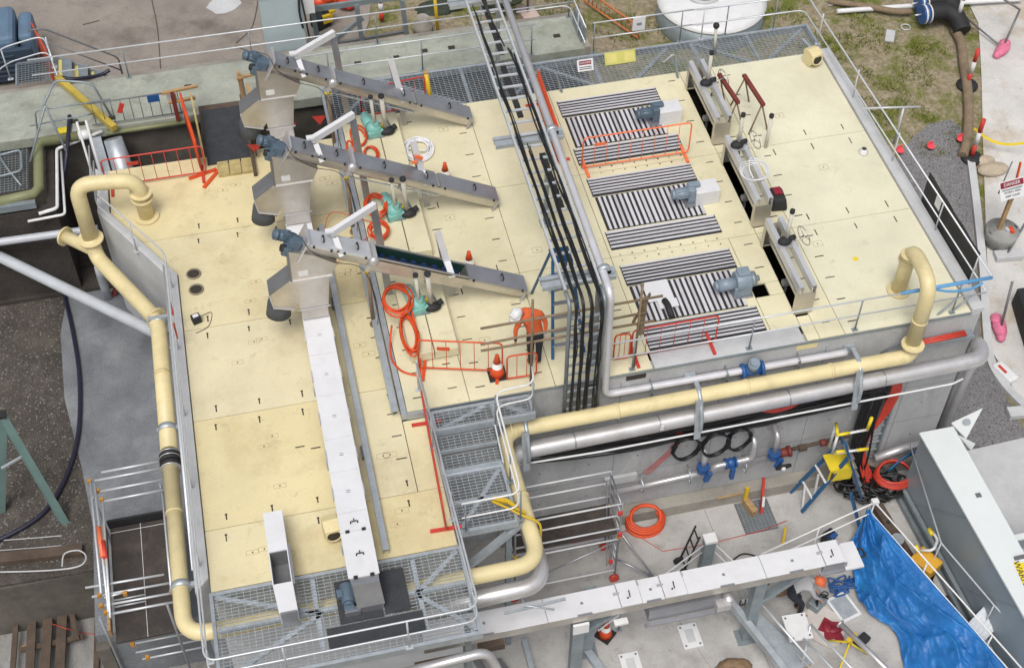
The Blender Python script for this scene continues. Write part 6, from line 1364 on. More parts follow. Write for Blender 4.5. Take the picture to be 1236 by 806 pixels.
q = MB(); q.box(2.55, 3.1, 13.6, 13.75, 3.4, 3.6); q.box(1.2, 2.7, 13.3, 13.4, 3.9, 4.0); tag(q.build('rusty_beam', woodd), 'rusty red beam under the front edge of the platform', 'beam')
q = MB(); q.box(3.9, 4.02, 12.3, 15.4, 0.0, 0.25); tag(q.build('floor_channel', galv), 'galvanised channel on the floor left of the conveyor post', 'channel')
q = MB(); q.channel((5.3, 14.9, 0.1), (6.3, 12.0, 0.1), 0.18, 0.16); tag(q.build('floor_channel', galv), 'galvanised channel on the floor near the dirty cone', 'channel')
# floor plates and drain
for px, py, lab in ((833, 767, 'white bolted floor plate in the open courtyard near the cone'), (762, 802, 'white bolted floor plate cut by the bottom edge of the view'), (985, 0, '')):
    if not lab: continue
    c = P(px, py, 0.02); t = thing('floor_plate', lab, 'floor plate', c, 'white floor plates')
    q = MB(); q.obox(c, 0.46, 0.62, 0.03, rz=-0.32*0); q.build('plate', whitep, t)
    q = MB()
    for sx in (-0.17, 0.17):
        for sy in (-0.24, 0.24): q.cyl((c.x+sx, c.y+sy, 0.034), (c.x+sx, c.y+sy, 0.05), 0.025, 8)
    q.build('bolt', darkst, t)
    q = MB(); q.obox(c + Vector((0, 0, 0.017)), 0.2, 0.34, 0.006); q.build('scuff', concl, t)
c = P(978, 697+33, 0.03)
c = P(979, 728, 0.0)
for (x, y, rz, lab) in ((11.55, 14.62, 0.25, 'white slotted panel lying next to the blue tarpaulin'),):
    t = thing('slotted_panel', lab, 'panel', (x, y, 0)); q = MB(); q.obox((x, y, 0.04), 0.55, 0.7, 0.06, rz=rz); q.build('frame', whitep, t)
    q = MB(); q.obox((x, y, 0.073), 0.42, 0.56, 0.01, rz=rz); q.build('face', galv, t)
dg_ = thing('drain_grate', 'grey floor drain grate near the front plinth', 'drain', (10.4, 17.55, 0))
q = MB(); q.grate(10.0, 10.8, 17.1, 17.98, 0.02, px=0.1, py=0.06, depth=0.012, w=0.022); q.build('bars', galvd, dg_)
q = MB(); q.box(9.97, 10.83, 17.07, 18.0, 0.002, 0.004); q.build('pit', darkst, dg_)
# stair with rails at the bottom right
sr = thing('steel_stair', 'galvanised stair and landing with white hoop rails below the conveyor', 'stair', (9.4, 14, 0))
q = MB(); q.bar((8.55, 15.3, 1.0), (9.75, 12.2, 0.55), 0.14, 0.22); q.build('stringer', galv, sr)
q = MB(); q.hexa([(8.9, 14.7, 0.55), (9.3, 14.8, 0.55), (10.1, 13.2, 0.55), (9.6, 13.0, 0.55), (8.9, 14.7, 0.6), (9.3, 14.8, 0.6), (10.1, 13.2, 0.6), (9.6, 13.0, 0.6)]); q.build('landing', galv, sr)
q = MB(); q.obox((10.0, 13.95, 0.9), 0.55, 0.66, 0.05, rz=-0.05); q.build('plate', whitep, sr)
q = MB()
for sx in (-0.2, 0.2):
    for sy in (-0.26, 0.26): q.cyl((10.0+sx, 13.95+sy, 0.925), (10.0+sx, 13.95+sy, 0.94), 0.025, 8)
q.build('bolt', darkst, sr)
for a, b in (((9.1, 15.1, 1.2), (9.95, 12.9, 1.15)), ((9.25, 14.5, 1.2), (9.3, 14.75, 1.2)), ((10.25, 13.85, 1.1), (11.0, 12.0, 1.1)), ((10.0, 13.6, 1.0), (10.7, 12.0, 1.0)), ((9.7, 13.3, 1.0), (10.4, 11.8, 1.0)), ((9.25, 14.5, 0.6), (9.25, 14.5, 1.2)), ((10.05, 13.45, 0.2), (10.25, 13.85, 1.1)), ((9.9, 13.2, 0.2), (9.92, 13.3, 1.15))):
    q = MB(); q.cyl(a, b, 0.03, 8); q.build('rail', railm, sr)
q = MB(); q.box(10.0, 10.25, 12.0, 13.5, 0.02, 0.07); tag(q.build('plank', wood), 'timber plank on the floor between the stair rails', 'plank')
# tools on the courtyard floor
q = MB(); c = P(1010, 765, 0.0)
t = thing('grey_toolbox', 'small grey toolbox on the floor beside the crouching worker', 'toolbox', P(985, 731, 0)); c = P(985, 731, 0)
q = MB(); q.obox(c+Vector((0, 0, 0.14)), 0.42, 0.3, 0.28, rz=0.6); q.build('case', galvd, t, bevel=0.02)
q = MB(); q.obox(c+Vector((0, 0, 0.29)), 0.2, 0.06, 0.05, rz=0.6); q.build('handle', darkst, t)
c = P(1004, 762, 0.0); q = MB(); n = 14
pts = [(c.x + (0.28+0.09*math.sin(5*a+1))*math.cos(a), c.y + (0.30+0.1*math.sin(4*a))*math.sin(a)) for a in [2*PI*i/n for i in range(n)]]
q.prism(pts, 0.06, 0.075); q.ell((c.x+0.05, c.y, 0.08), 0.16, 0.1, 0.05); q.ell((c.x-0.08, c.y+0.1, 0.07), 0.12, 0.16, 0.05); tag(q.build('red_cloth', signr), 'crumpled dark red cloth on the white sheet', 'cloth')
c = P(995, 757, 0.0); q = MB(); pts = [(c.x + 0.5*f*math.cos(a), c.y + 0.62*f*math.sin(a)) for a, f in [(2*PI*i/11, rg.uniform(0.75, 1.1)) for i in range(11)]]
q.prism(pts, 0.01, 0.055); tag(q.build('white_sheet', mat('pale_sheet', (0.52, 0.48, 0.44), 0.9, var=0.1, scale=5)), 'pale crumpled sheet on the floor under the red cloth', 'sheet')
jk = thing('pipe_stand', 'yellow tripod pipe stand with grey pipe across it', 'pipe stand', P(1022, 795, 0)); c = P(1020, 790, 0)
for dx, dy in ((-0.5, -0.6), (0.5, -0.1), (-0.3, 0.45)):
    q = MB(); q.cyl((c.x, c.y, 0.6), (c.x+dx, c.y+dy, 0.02), 0.024, 8); q.build('leg', yelb, jk)
q = MB(); q.cyl((c.x, c.y, 0.5), (c.x, c.y, 0.8), 0.05, 10); q.obox((c.x, c.y, 0.82), 0.3, 0.1, 0.05, rz=0.5); q.build('head', yel, jk)
q = MB(); A = P(1014, 752, 0.9); B = P(1075, 812, 0.9); q.cyl(A, B + (B-A)*0.3, 0.065, 12); q.cyl(A - (B-A)*0.01, A + (B-A)*0.02, 0.1, 12); tag(q.build('grey_pipe', steels), 'grey pipe resting on the yellow tripod stand', 'pipe')
q = MB(); c = P(1040, 773, 0.1); q.obox(c, 0.4, 0.22, 0.16, rz=0.5); tag(q.build('power_tool', blk, bevel=0.02), 'black power tool on the floor behind the grey pipe', 'tool')
q = MB(); c = P(1016, 708, 0.05)
for k in range(7): q.tube(spline([(c.x+rg.uniform(-.35, .35), c.y+rg.uniform(-.25, .25), 0.05+rg.uniform(0, .1)) for _ in range(5)]), 0.022, 6)
tag(q.build('blue_rope', bluev), 'tangle of blue rope on the floor near the tarpaulin', 'rope')
c = P(934, 716, 0); q = MB(); q.ell((c.x+0.15, c.y, 0.1), 0.22, 0.16, 0.12); tag(q.build('brown_bag', tan), 'brown bag on the floor behind the conveyor brace', 'bag')
c = P(922, 720, 0); q = MB(); q.tube(spline([(c.x-0.25, c.y-0.1, 0.06), (c.x-0.1, c.y+0.25, 0.1), (c.x+0.2, c.y+0.3, 0.1), (c.x+0.35, c.y+0.45, 0.06)]), 0.05, 7); tag(q.build('black_hose', blk), 'short black hose curled near the brown bag', 'hose')
c = P(882, 806, 0); q = MB(); q.ell((c.x, c.y-0.15, 0.03), 0.42, 0.40, 0.14); q.ell((c.x+0.2, c.y-0.05, 0.06), 0.3, 0.22, 0.12); q.ell((c.x-0.25, c.y-0.1, 0.06), 0.24, 0.2, 0.1); q.ell((c.x+0.02, c.y+0.05, 0.1), 0.2, 0.13, 0.1); tag(q.build('brown_sack', tan), 'brown sack slumped on the floor at the bottom of the view', 'sack')
tr_ = thing('hand_trolley', 'black hand trolley leaning at the thick galvanised post', 'trolley', (8.35, 16.5, 0))
for s in (-0.16, 0.16):
    q = MB(); q.cyl((8.15, 16.55+s, 0.1), (8.5, 16.75+s, 1.15), 0.025, 8); q.build('frame', blk, tr_)
    q = MB(); q.cyl((8.1, 16.5+s-0.03, 0.13), (8.1, 16.5+s+0.03, 0.13), 0.13, 16); q.build('wheel', blk, tr_)
for k in range(4):
    f = 0.1+0.27*k; q = MB(); q.cyl((8.15+0.35*f, 16.39+0.2*f, 0.1+1.05*f), (8.15+0.35*f, 16.71+0.2*f, 0.1+1.05*f), 0.02, 6); q.build('crossbar', blk, tr_)
q = MB(); q.tube([P(600, 632, 0.02)]+[P(690, 655, 0.02), P(760, 640, 0.02), P(800, 665, 0.02), P(860, 655, 0.02), P(920, 640, 0.02), P(950, 628, 0.02)], 0.01, 5); tag(q.build('red_string', redc), 'thin red string stretched over the courtyard floor', 'string')
q = MB(); q.tube(spline([(9.2, 16.3, 0.04), (9.7, 16.55, 0.04), (10.1, 16.3, 0.04), (10.2, 15.9, 0.04)]), 0.02, 6); tag(q.build('grey_hose', blk), 'dark hose arc on the floor beyond the white conveyor', 'hose')
t = thing('work_light', 'blue and black tool pouch behind the white conveyor', 'pouch', P(998, 652, 0)); c = P(998, 655, 0.0)
q = MB(); q.obox(c+Vector((0, 0, 0.25)), 0.3, 0.25, 0.4, rz=0.4); q.build('body', navy, t, bevel=0.04)
q = MB(); q.obox(c+Vector((0.05, -0.1, 0.46)), 0.2, 0.1, 0.06, rz=0.4); q.build('flap', bluev, t)
t = thing('orange_clamp', 'orange clamp hooked at the courtyard rail near the drain', 'clamp', P(947, 645, 0)); c = P(945, 655, 0)
q = MB(); q.bar(c, c+Vector((0.05, 0.15, 0.45)), 0.06, 0.04); q.build('bar', yel, t)
cart = thing('yellow_cart', 'yellow service cart with curved white handle beside the steel tank', 'cart', (13.60, 14.9, 0))
q = MB(); q.obox((13.60, 14.95, 0.75), 0.5, 0.6, 0.35, rz=0.5); q.build('tray', mat('cart_yellow', (0.62, 0.33, 0.03), 0.5), cart, bevel=0.03)
q = MB(); q.tube(fil([(13.50, 15.15, 1.05), (13.72, 15.0, 1.2), (13.95, 15.25, 1.2), (13.9, 15.5, 1.2)], 0.12), 0.035, 8); q.build('handle', whitep, cart)
q = MB(); q.cyl((13.88, 15.4, 1.2), (13.86, 15.58, 1.2), 0.055, 10); q.build('grip', yelb, cart)
q = MB(); q.cyl((13.47, 15.15, 1.0), (13.40, 15.28, 1.1), 0.055, 10); q.build('grip', yelb, cart)
for x, y in ((13.45, 14.7), (13.8, 14.75), (13.45, 15.2), (13.8, 15.2)):
    q = MB(); q.cyl((x-0.03, y, 0.13), (x+0.03, y, 0.13), 0.13, 14); q.bar((x, y, 0.13), (x, y, 0.6), 0.04, 0.04); q.build('wheel', blk, cart)
q = MB(); q.box(13.6, 13.98, 13.9, 14.25, 0, 0.35); tag(q.build('black_case', blk, bevel=0.03), 'black case on the floor beside the yellow service cart', 'case')
q = MB(); c = Vector((13.78, 13.5, 0.3)); q.obox(c, 0.3, 0.18, 0.2, rz=0.6); q.cyl(c, c+Vector((0.1, -0.35, -0.1)), 0.03, 6); q.cyl(c, c+Vector((-0.3, 0.1, -0.1)), 0.05, 6); tag(q.build('drill_stand', mat('dewalt', (0.6, 0.3, 0.02), 0.5)), 'orange yellow drill stand between rail and steel tank', 'tool')
MATS['dewalt'].name = 'tool_amber'
for (x, y, m_, lab) in ((13.35, 12.55, redm, 'red and black hardware pile behind the tarpaulin end'), (13.62, 12.0, navy, 'dark blue bag at the tank foot behind the tarpaulin')):
    q = MB()
    for k in range(6): q.ell((x+rg.uniform(-.12, .12), y+rg.uniform(-.2, .2), 0.3+rg.uniform(0, .3)), rg.uniform(.06, .14), rg.uniform(.06, .14), rg.uniform(.05, .1), k % 2)
    q.box(x-0.15, x+0.15, y-0.2, y+0.2, 0, 0.35, 1); tag(q.build('hardware_pile' if m_ is redm else 'blue_bag', [m_, blk]), lab, 'pile' if m_ is redm else 'bag')
t = thing('drilled_beam', 'dark drilled steel beam lying along the foot of the steel tank', 'beam', (13.45, 16.2, 0))
q = MB(); q.bar((13.4, 17.1, 0.12), (13.55, 15.5, 0.12), 0.26, 0.2); q.build('beam', woodd, t)
q = MB()
for k in range(4): q.cyl((13.41+0.03*k, 16.9-0.38*k, 0.2), (13.41+0.03*k, 16.9-0.38*k, 0.224), 0.05, 10)
q.build('hole', blk, t)
q = MB(); q.cyl((13.42, 15.95, 0.25), (13.42, 15.95, 0.36), 0.16, 16); tag(q.build('steel_disc', galv), 'round steel disc on the drilled beam', 'disc')
q = MB(); q.bar((12.3, 16.75, 1.5), (12.75, 16.45, 0.02), 0.12, 0.05); tag(q.build('blue_board', blued), 'blue board end poking over the courtyard rail corner', 'board')

# ================================================================ LEFT SCAFFOLD TOWER
couplerm = mat('coupler_orange', (0.42, 0.20, 0.03), 0.6)
ls = thing('scaffold_tower', 'white tube scaffold with dark plywood deck on the left of the tank', 'scaffold', (-4, 17, 2.0))
q = MB(); q.box(-4.62, -3.36, 15.35, 18.15, 3.6, 3.66); q.build('deck', ply, ls)
q = MB(); q.box(-3.985, -3.975, 15.35, 18.15, 3.662, 3.668); q.box(-4.62, -3.36, 18.02, 18.03, 3.662, 3.668); q.build('joint', whitep, ls)
q = MB(); q.bar((-4.7, 18.1, 3.8), (-4.7, 15.5, 3.8), 0.06, 0.25); q.build('toe_board', wood, ls)
q = MB(); q.bar((-4.65, 18.2, 3.75), (-3.3, 18.2, 3.75), 0.05, 0.28); q.build('toe_board', blk, ls)
for (a, b, z) in (((122, 570), (188, 553), 0), ((114, 580), (195, 565), 0), ((120, 593), (198, 579), 0), ((124, 605), (200, 591), 0)):
    A = P(*a, 4.6); B = PY(*b, A.y) ; q = MB(); q.cyl(A, Vector((-3.3, A.y, A.z+0.02)), 0.026, 8); q.build('ledger', railm, ls)
for (a, b) in (((109, 582), (122, 716)), ((114, 583), (131, 738)), ((124, 605), (133, 745)), ((196, 595), (207, 715))):
    A = P(*a, 4.7); B = P(*b, 4.7); q = MB(); q.cyl(A, B, 0.026, 8); q.build('guard_rail', railm, ls)
for k, (a, b) in enumerate((((103, 709), (198, 693)), ((111, 720), (206, 703)), ((122, 731), (215, 714)), ((130, 741), (216, 725)), ((126, 721), (151, 714)))):
    A = P(*a, 4.6); B = P(*b, 4.6); q = MB(); q.cyl(A, B, 0.026, 8); q.build('ledger', railm, ls)
for k, (a, b) in enumerate((((142, 752), (216, 738)), ((142, 759), (219, 747)), ((150, 769), (222, 757)), ((158, 777), (232, 766)), ((164, 787), (240, 775)), ((172, 795), (243, 784)))):
    z = 3.5 - 0.25*k; A = P(a[0], a[1], z); B = P(b[0], b[1], z); B = Vector((B.x, A.y, z)); q = MB(); q.cyl(A, B, 0.022, 8); q.build('ledger', railm, ls)
for x, y in ((-4.75, 18.3), (-3.35, 18.3), (-4.72, 15.35), (-3.4, 15.35)):
    q = MB(); q.cyl((x, y, 1.0 if y < 16 else 2.0), (x, y, 4.75), 0.03, 8); q.build('standard', lidst, ls)
for (px, py) in ((108, 581), (118, 592), (123, 603), (120, 718), (122, 731), (128, 739), (151, 716), (207, 714), (145, 757), (160, 777), (178, 793)):
    A = P(px, py, 4.62 if py < 750 else 3.4); q = MB(); q.obox(A, 0.08, 0.07, 0.1); q.build('coupler', couplerm, ls)
q = MB(); q.cyl(P(119, 636, 4.75), P(124, 672, 4.75), 0.05, 8); q.build('warning_sleeve', orangel, ls)
q = MB(); q.cyl(P(124, 653, 4.75), P(127, 673, 4.75), 0.055, 8); q.build('warning_sleeve', redm, ls)
q = MB(); A = P(150, 728, 3.7)
for k in range(3): q.cyl(A+Vector((-0.2, 0.16*k-0.2, 0)), A+Vector((0.45, 0.16*k-0.2, 0)), 0.022, 6)
q.build('ladder_end', railm, ls)
q = MB(); q.tube(spline([(-4.2, 14.9, 2.4), (-3.9, 14.95, 1.6), (-3.5, 14.9, 1.2), (-3.9, 14.8, 0.9)]), 0.02, 5); q.tube(spline([(-3.7, 14.9, 2.4), (-3.65, 14.9, 1.2), (-3.2, 14.9, 1.0)]), 0.018, 5); tag(q.build('black_lead', blkc), 'black electrical leads dangling under the left scaffold', 'lead')
q = MB(); q.obox((-3.2, 14.2, 0.3), 0.7, 0.4, 0.5, rz=0.1); tag(q.build('black_crate', blk, bevel=0.04), 'black crate on the ground below the left scaffold', 'crate')
# green steel trestle at far left
t = thing('green_strut', 'green painted steel frame leg with diagonal strut at the left edge', 'frame', (-6.2, 20, 2))
A = PY(3, 503, 20.6); B = PY(112, 688, 19.3); q = MB(); q.bar(A, B, 0.16, 0.16); q.build('strut', greenst, t)
C = PY(-2, 820, 19.9); q = MB(); q.bar(A, C, 0.16, 0.16); q.build('leg', greenst, t)
q = MB(); q.bar(PY(2, 565, 20.2), PY(28, 550, 20.3), 0.05, 0.05); q.build('tie', galv, t)
q = MB(); q.obox(A+Vector((0, 0, 0.08)), 0.2, 0.2, 0.06); q.build('cap', blk, t)
# timber frames on the lower left floor
def plank(a, b, w_, lab, m=woodd):
    q = MB(); q.bar(a, b, w_, 0.06); tag(q.build('plank', m), lab, 'plank', 'planks of the timber frame')
Zf = 0.32
for (a, b, w_, lab) in (((40, 712), (36, 812), 0.2, 'wide dark plank second from the left edge'), ((60, 710), (54, 812), 0.22, 'wide dark plank in the middle of the lower left frame'), ((77, 706), (72, 812), 0.22, 'dark plank beside the leaning one in the lower left frame'), ((80, 706), (93, 772), 0.12, 'slim dark plank leaning across the lower left frame'), ((22, 716), (15, 812), 0.12, 'narrow plank closest to the left edge of the view')):
    plank(P(a[0], a[1], Zf), P(b[0], b[1], Zf), w_, lab)
for (a, b, lab) in (((38, 716), (100, 702), 'cross plank along the top of the lower left frame'), ((25, 784), (100, 768), 'cross plank near the foot of the lower left frame')):
    plank(P(a[0], a[1], 0.25), P(b[0], b[1], 0.25), 0.12, lab)
q = MB(); q.tube(spline([P(75, 683, 2.3), P(78, 668, 2.3), P(95, 664, 2.3), P(104, 672, 2.3), P(95, 683, 2.3), P(60, 688, 2.2), P(0, 690, 2.1)]), 0.018, 7); tag(q.build('grey_hose', concl), 'pale hose end looping on the retaining wall', 'hose')
for z, py, lab in ((2.02, 652, 'upper pale rope lying across the mulch'), (2.02, 664, 'lower pale rope lying across the mulch')):
    q = MB(); q.tube(spline([P(0, py, z), P(40, py-3, z), P(75, py-6, z)]), 0.012, 5); tag(q.build('rope', concl), lab, 'rope')

t = thing('black_camera', 'small black and white device on the planks at the lower left', 'device', P(32, 744, 0.35)); c = P(32, 744, 0.36)
q = MB(); q.obox(c+Vector((0, 0, 0.06)), 0.2, 0.16, 0.12, rz=0.4); q.build('case', blk, t)
q = MB(); q.obox(c+Vector((0.06, -0.02, 0.13)), 0.08, 0.08, 0.02, rz=0.4); q.build('face', whitep, t)
q = MB(); q.tube(spline([c, P(20, 735, 0.05), P(0, 727, 0.05)]), 0.015, 5); q.build('lead', blk, t)
c = P(30, 782, 0.05); q = MB(); q.obox(c+Vector((0, 0, 0.05)), 0.25, 0.1, 0.06, rz=0.3); tag(q.build('timber_offcut', wood), 'pale timber offcut between the dark planks', 'offcut')
q = MB(); q.tube(spline([P(62, 752, 0.4), P(80, 758, 0.4), P(105, 764, 0.05), P(140, 768, 0.05)]), 0.01, 5); tag(q.build('red_string', redc), 'thin red string trailing over the lower left planks', 'string')
for (a, b, w_, lab) in (((118, 733), (116, 812), 0.12, 'dark timber edge beside the left scaffold foot'), ((10, 704), (36, 702), 0.1, 'dark timber lying along the retaining wall foot')):
    plank(P(a[0], a[1], 0.1), P(b[0], b[1], 0.1), w_, lab)

for (a, b, r, lab) in (((-5, 676), (100, 664), 0.14, 'dark mossy sleeper along the top of the retaining wall'), ((-5, 698), (112, 686), 0.12, 'dark wet timber at the foot of the mulch bank')):
    zz = 2.05 if r > 0.13 else 1.2
    A = P(a[0], a[1], zz); B = P(b[0], b[1], zz); q = MB(); q.bar(A, B, 0.26, 0.2); tag(q.build('sleeper', woodd), lab, 'timber')
# ================================================================ YARD AND BACKGROUND
# control cabinet
cb = thing('control_cabinet', 'tall grey green cabinet with white top at the slab edge', 'cabinet', (1.1, 31.8, 4.0))
q = MB(); q.box(0.5, 1.62, 31.6, 32.5, 4.0, 7.05); q.build('body', cab, cb, bevel=0.02)
q = MB(); q.box(0.47, 1.66, 31.57, 32.9, 7.05, 7.12); q.build('roof', whitep, cb)
q = MB(); q.box(1.62, 1.95, 31.7, 32.3, 6.3, 7.2); q.build('side_hood', whitep, cb)
q = MB(); q.tube(spline([(1.55, 31.57, 6.9), (1.52, 31.5, 6.5), (1.56, 31.52, 6.0)]), 0.03, 6); q.tube(spline([(1.62, 31.57, 6.9), (1.66, 31.5, 6.3), (1.7, 31.55, 5.6)]), 0.025, 6); q.build('strap', blk, cb)
# grey steel frame next to the cabinet
fr = thing('steel_gantry', 'dark steel frame with timber infill standing in the yard behind the slab', 'frame', (3.2, 33, 4))
for (a, b) in (((374, -5), (386, 60)), ((430, 5), (438, 52)), ((485, 0), (492, 46))):
    A = PY(*a, 32.3); B = PY(*b, 32.3); q = MB(); q.bar(B-Vector((0, 0, 0.3)), A, 0.13, 0.13); q.build('post', galvd, fr)
for (a, b, w_) in (((372, 12), (485, -4), 0.16), ((404, 53), (492, 38), 0.08), ((405, 48), (438, 22), 0.12)):
    A = PY(*a, 32.3); B = PY(*b, 32.3); q = MB(); q.bar(A, B, 0.08, w_); q.build('beam', galvd if w_ > 0.1 else darkst, fr)
g0 = G(392, 32); t = thing('engine_pump', 'black and yellow engine pump on the yard by the steel frame', 'pump', g0)
q = MB(); q.obox(g0+Vector((-0.1, 0, 0.25)), 0.5, 0.4, 0.45, rz=0.5); q.ell(g0+Vector((0.15, 0.1, 0.5)), 0.2, 0.18, 0.14); q.build('body', blk, t, bevel=0.04)
q = MB(); q.obox(g0+Vector((0.1, -0.12, 0.35)), 0.32, 0.1, 0.28, rz=0.3); q.obox(g0+Vector((0.25, -0.02, 0.55)), 0.2, 0.2, 0.1, rz=0.3); q.build('cover', yel, t, bevel=0.02)
for (px, py, m_, lab, nm, s) in ((395, 3, orange, 'orange jacket heap hung on the steel frame', 'orange_jacket', 0.35), (420, 12, redm, 'red bag on the ground under the steel frame', 'red_bag', 0.28), (352, 0, redm, 'red and dark bundle behind the cabinet', 'red_bundle', 0.3)):
    c = G(px, py); q = MB()
    for k in range(5): q.ell((c.x+rg.uniform(-.2, .2), c.y+rg.uniform(-.12, .12), c.z+0.15+rg.uniform(0, .15)), s*rg.uniform(.5, .9), s*rg.uniform(.4, .7), s*0.5)
    tag(q.build(nm, m_), lab, nm.split('_')[1])
def delineator(px, py, h, lab, m1=redm, base=True, tilt=(0, 0)):
    g0 = G(px, py); t = thing('delineator_post', lab, 'delineator', g0, 'red and white delineator posts')
    d = Vector((tilt[0], tilt[1], 1)).normalized()
    for i, mm in enumerate((m1, whitep, m1)):
        q = MB(); q.cyl(g0+d*(0.08+(h-0.08)*i/3), g0+d*(0.08+(h-0.08)*(i+1)/3 - 0.001), 0.068, 14); q.build('sleeve', mm, t)
    if base:
        q = MB(); q.lathe(g0, [(0.33, 0.0), (0.33, 0.06), (0.2, 0.11), (0.1, 0.12)], 20); q.build('base', blk, t)
    return t
delineator(1172, 191, 1.5, 'red and white delineator post next to the yellow tape')
delineator(1167, 104, 1.4, 'red and white delineator post halfway along the silt sock')
delineator(1152, 36, 1.7, 'pink and white delineator post by the black pipe ends', mat('faded_red', (0.60, 0.06, 0.10), 0.5), base=False)
delineator(461, 27, 1.0, 'red and white delineator post in the yard behind the slab', base=False)
q = MB(); g0 = G(1157, 45); q.cyl(g0, g0+Vector((0.1, 0.1, 0.55)), 0.07, 10); tag(q.build('red_stake', redm), 'short red stake leaning on the silt sock', 'stake')
# scaffold tubes in yellow
for (a, b, z, lab) in (((524, -10), (529, 42), 6.6, 'yellow pole standing in the soil behind the slab'), ):
    B = G(*b); A = PY(a[0], a[1], B.y); q = MB(); q.cyl(B, A, 0.05, 10); tag(q.build('yellow_pole', yel), lab, 'pole')
t = thing('yellow_bollard', 'yellow bollard on the short walkway behind the farthest conveyor', 'bollard', (4.35, 28.3, ZL))
A = PY(514, 88, 28.35); B = P(521, 130, ZL); q = MB(); q.cyl(B, A, 0.06, 12); q.build('post', yel, t)
q = MB(); q.cyl(A, A+Vector((0, 0, 0.03)), 0.065, 12); q.build('cap', wood, t)
c = G(511, 38); q = MB(); q.lathe((c.x, c.y, c.z), [(0.3, 0), (0.28, 0.25), (0.18, 0.3), (0.18, 0.5)], 18); tag(q.build('concrete_stub', concd), 'grey concrete stub in the soil behind the slab', 'stub')
c = G(560, 12); q = MB()
for k in range(8): q.ell((c.x+rg.uniform(-1.6, 1.6), c.y+rg.uniform(-.3, .3), c.z+0.1), rg.uniform(.5, .9), rg.uniform(.2, .35), rg.uniform(.1, .22))
tag(q.build('green_cover', mat('dark_green_cloth', (0.03, 0.04, 0.025), 0.8, var=0.3, scale=4)), 'dark green ground sheet bundled on the soil behind the slab', 'sheet')
c = G(637, 22); t = thing('pole_foot', 'pink painted concrete foot carrying a dark pole behind the slab', 'post foot', c)
q = MB(); q.obox(c+Vector((0, 0, 0.12)), 0.5, 0.7, 0.24, rz=0.2); q.build('block', mat('pink_concrete', (0.50, 0.38, 0.33), 0.85), t)
q = MB(); q.cyl(c+Vector((0, 0, 0.2)), c+Vector((0, 0.1, 1.6)), 0.04, 8); q.build('pole', darkst, t)
# yellow leaf litter near there, orange fence
a = G(705, 5); b = G(770, 50); t = thing('mesh_fence', 'rusty orange mesh fence panel fallen on the grass behind the walkway', 'fence', (a+b)/2)
q = MB(); d = (b-a)
for h in (0.0, 0.45): q.tube([a+Vector((0, 0, 0.12+h)), b+Vector((0, 0, 0.12+h))], 0.035, 6)
for k in range(14): p_ = a+d*(k/13); q.cyl(p_+Vector((0, 0, 0.12)), p_+Vector((0, 0, 0.57)), 0.015, 5)
q.build('panel', mat('faded_orange', (0.50, 0.16, 0.05), 0.6), t)
q = MB(); A = P(690, 20, 5.0); q.hexa([(8.9, 30.0, 5.0), (9.15, 30.0, 5.0), (9.15, 31.0, 5.0), (8.9, 31.0, 5.0), (8.98, 30.05, 5.9), (9.05, 30.05, 5.9), (9.05, 30.9, 5.9), (8.98, 30.9, 5.9)]); tag(q.build('steel_plate', galvd), 'grey steel plate standing on the end of the slab', 'plate')
# white tank in the grass
c = G(866, 50); t = thing('white_tank', 'white cylindrical tank with round hatch beyond the walkway', 'tank', (14.75, 35.1, 0.9))
cx, cy, z0 = 14.75, 35.1, 0.9
q = MB(); q.cyl((cx, cy, z0), (cx, cy, z0+1.3), 1.72, 48); q.build('shell', galvd, t)
q = MB(); q.lathe((cx, cy, z0), [(1.74, 1.3), (1.76, 1.36), (1.5, 1.45), (0.55, 1.55)], 48); q.build('lid', whitep, t)
q = MB(); q.ring((cx-0.25, cy+0.15, z0+1.56), 0.52, 0.07, k=32); q.build('hatch_ring', concl, t)
q = MB(); q.cyl((cx-0.25, cy+0.15, z0+1.5), (cx-0.25, cy+0.15, z0+1.57), 0.46, 28); q.build('hatch', darkst, t)
handrail('handrail passing in front of the white tank', [(11.9, 29.45, 6.42), (14.6, 29.44, 6.42)], [(12.9, 29.45, 6.42), (14.3, 29.44, 6.42)], pm=galvd)
# black corrugated pipe ends by the path
for (px, py, lab, drop) in ((1112, 34, 'black corrugated pipe end nearest the grass', 1), (1108, 20, 'black corrugated pipe end behind its twin', 0)):
    c = G(px, py); c.z += 0.55; t = thing('corrugated_pipe', lab, 'pipe', c-Vector((0, 0, 0.55)), 'black corrugated pipes')
    path = spline([c, c+Vector((0.4, 0, 0.02)), c+Vector((0.75, -0.03, 0.0)), c+Vector((1.0, -0.2-0.1*drop, -0.12)), c+Vector((1.02, -0.45-0.3*drop, -0.3))], 7)
    q = MB(); q.tube(path, [0.27+0.025*(i % 2) for i in range(len(path))], 22); q.build('pipe', blk, t)
    d = Vector((1, 0, 0))
    q = MB(); q.cyl(c-d*0.02, c+d*0.06, 0.31, 22); q.cyl(c-d*0.14, c-d*0.08, 0.31, 22); q.build('band', bluev, t)
    q = MB(); q.cyl(c-d*0.08, c-d*0.02, 0.315, 22); q.cyl(c+d*0.10, c+d*0.14, 0.315, 22); q.build('white_band', whitep, t)
    q = MB(); q.cyl(c-d*0.35, c-d*0.14, 0.03, 6); q.build('stub', railm, t)
c = G(1100, 12); q = MB(); q.tube(spline([c+Vector((-2.5, 0.3, 0.12)), c+Vector((0, 0, 0.15)), c+Vector((2.5, -0.35, 0.2)), c+Vector((3.6, -0.5, 0.2))]), 0.08, 10); tag(q.build('white_pipe', whitep), 'white pipe lying on the ground behind the black pipe ends', 'pipe')
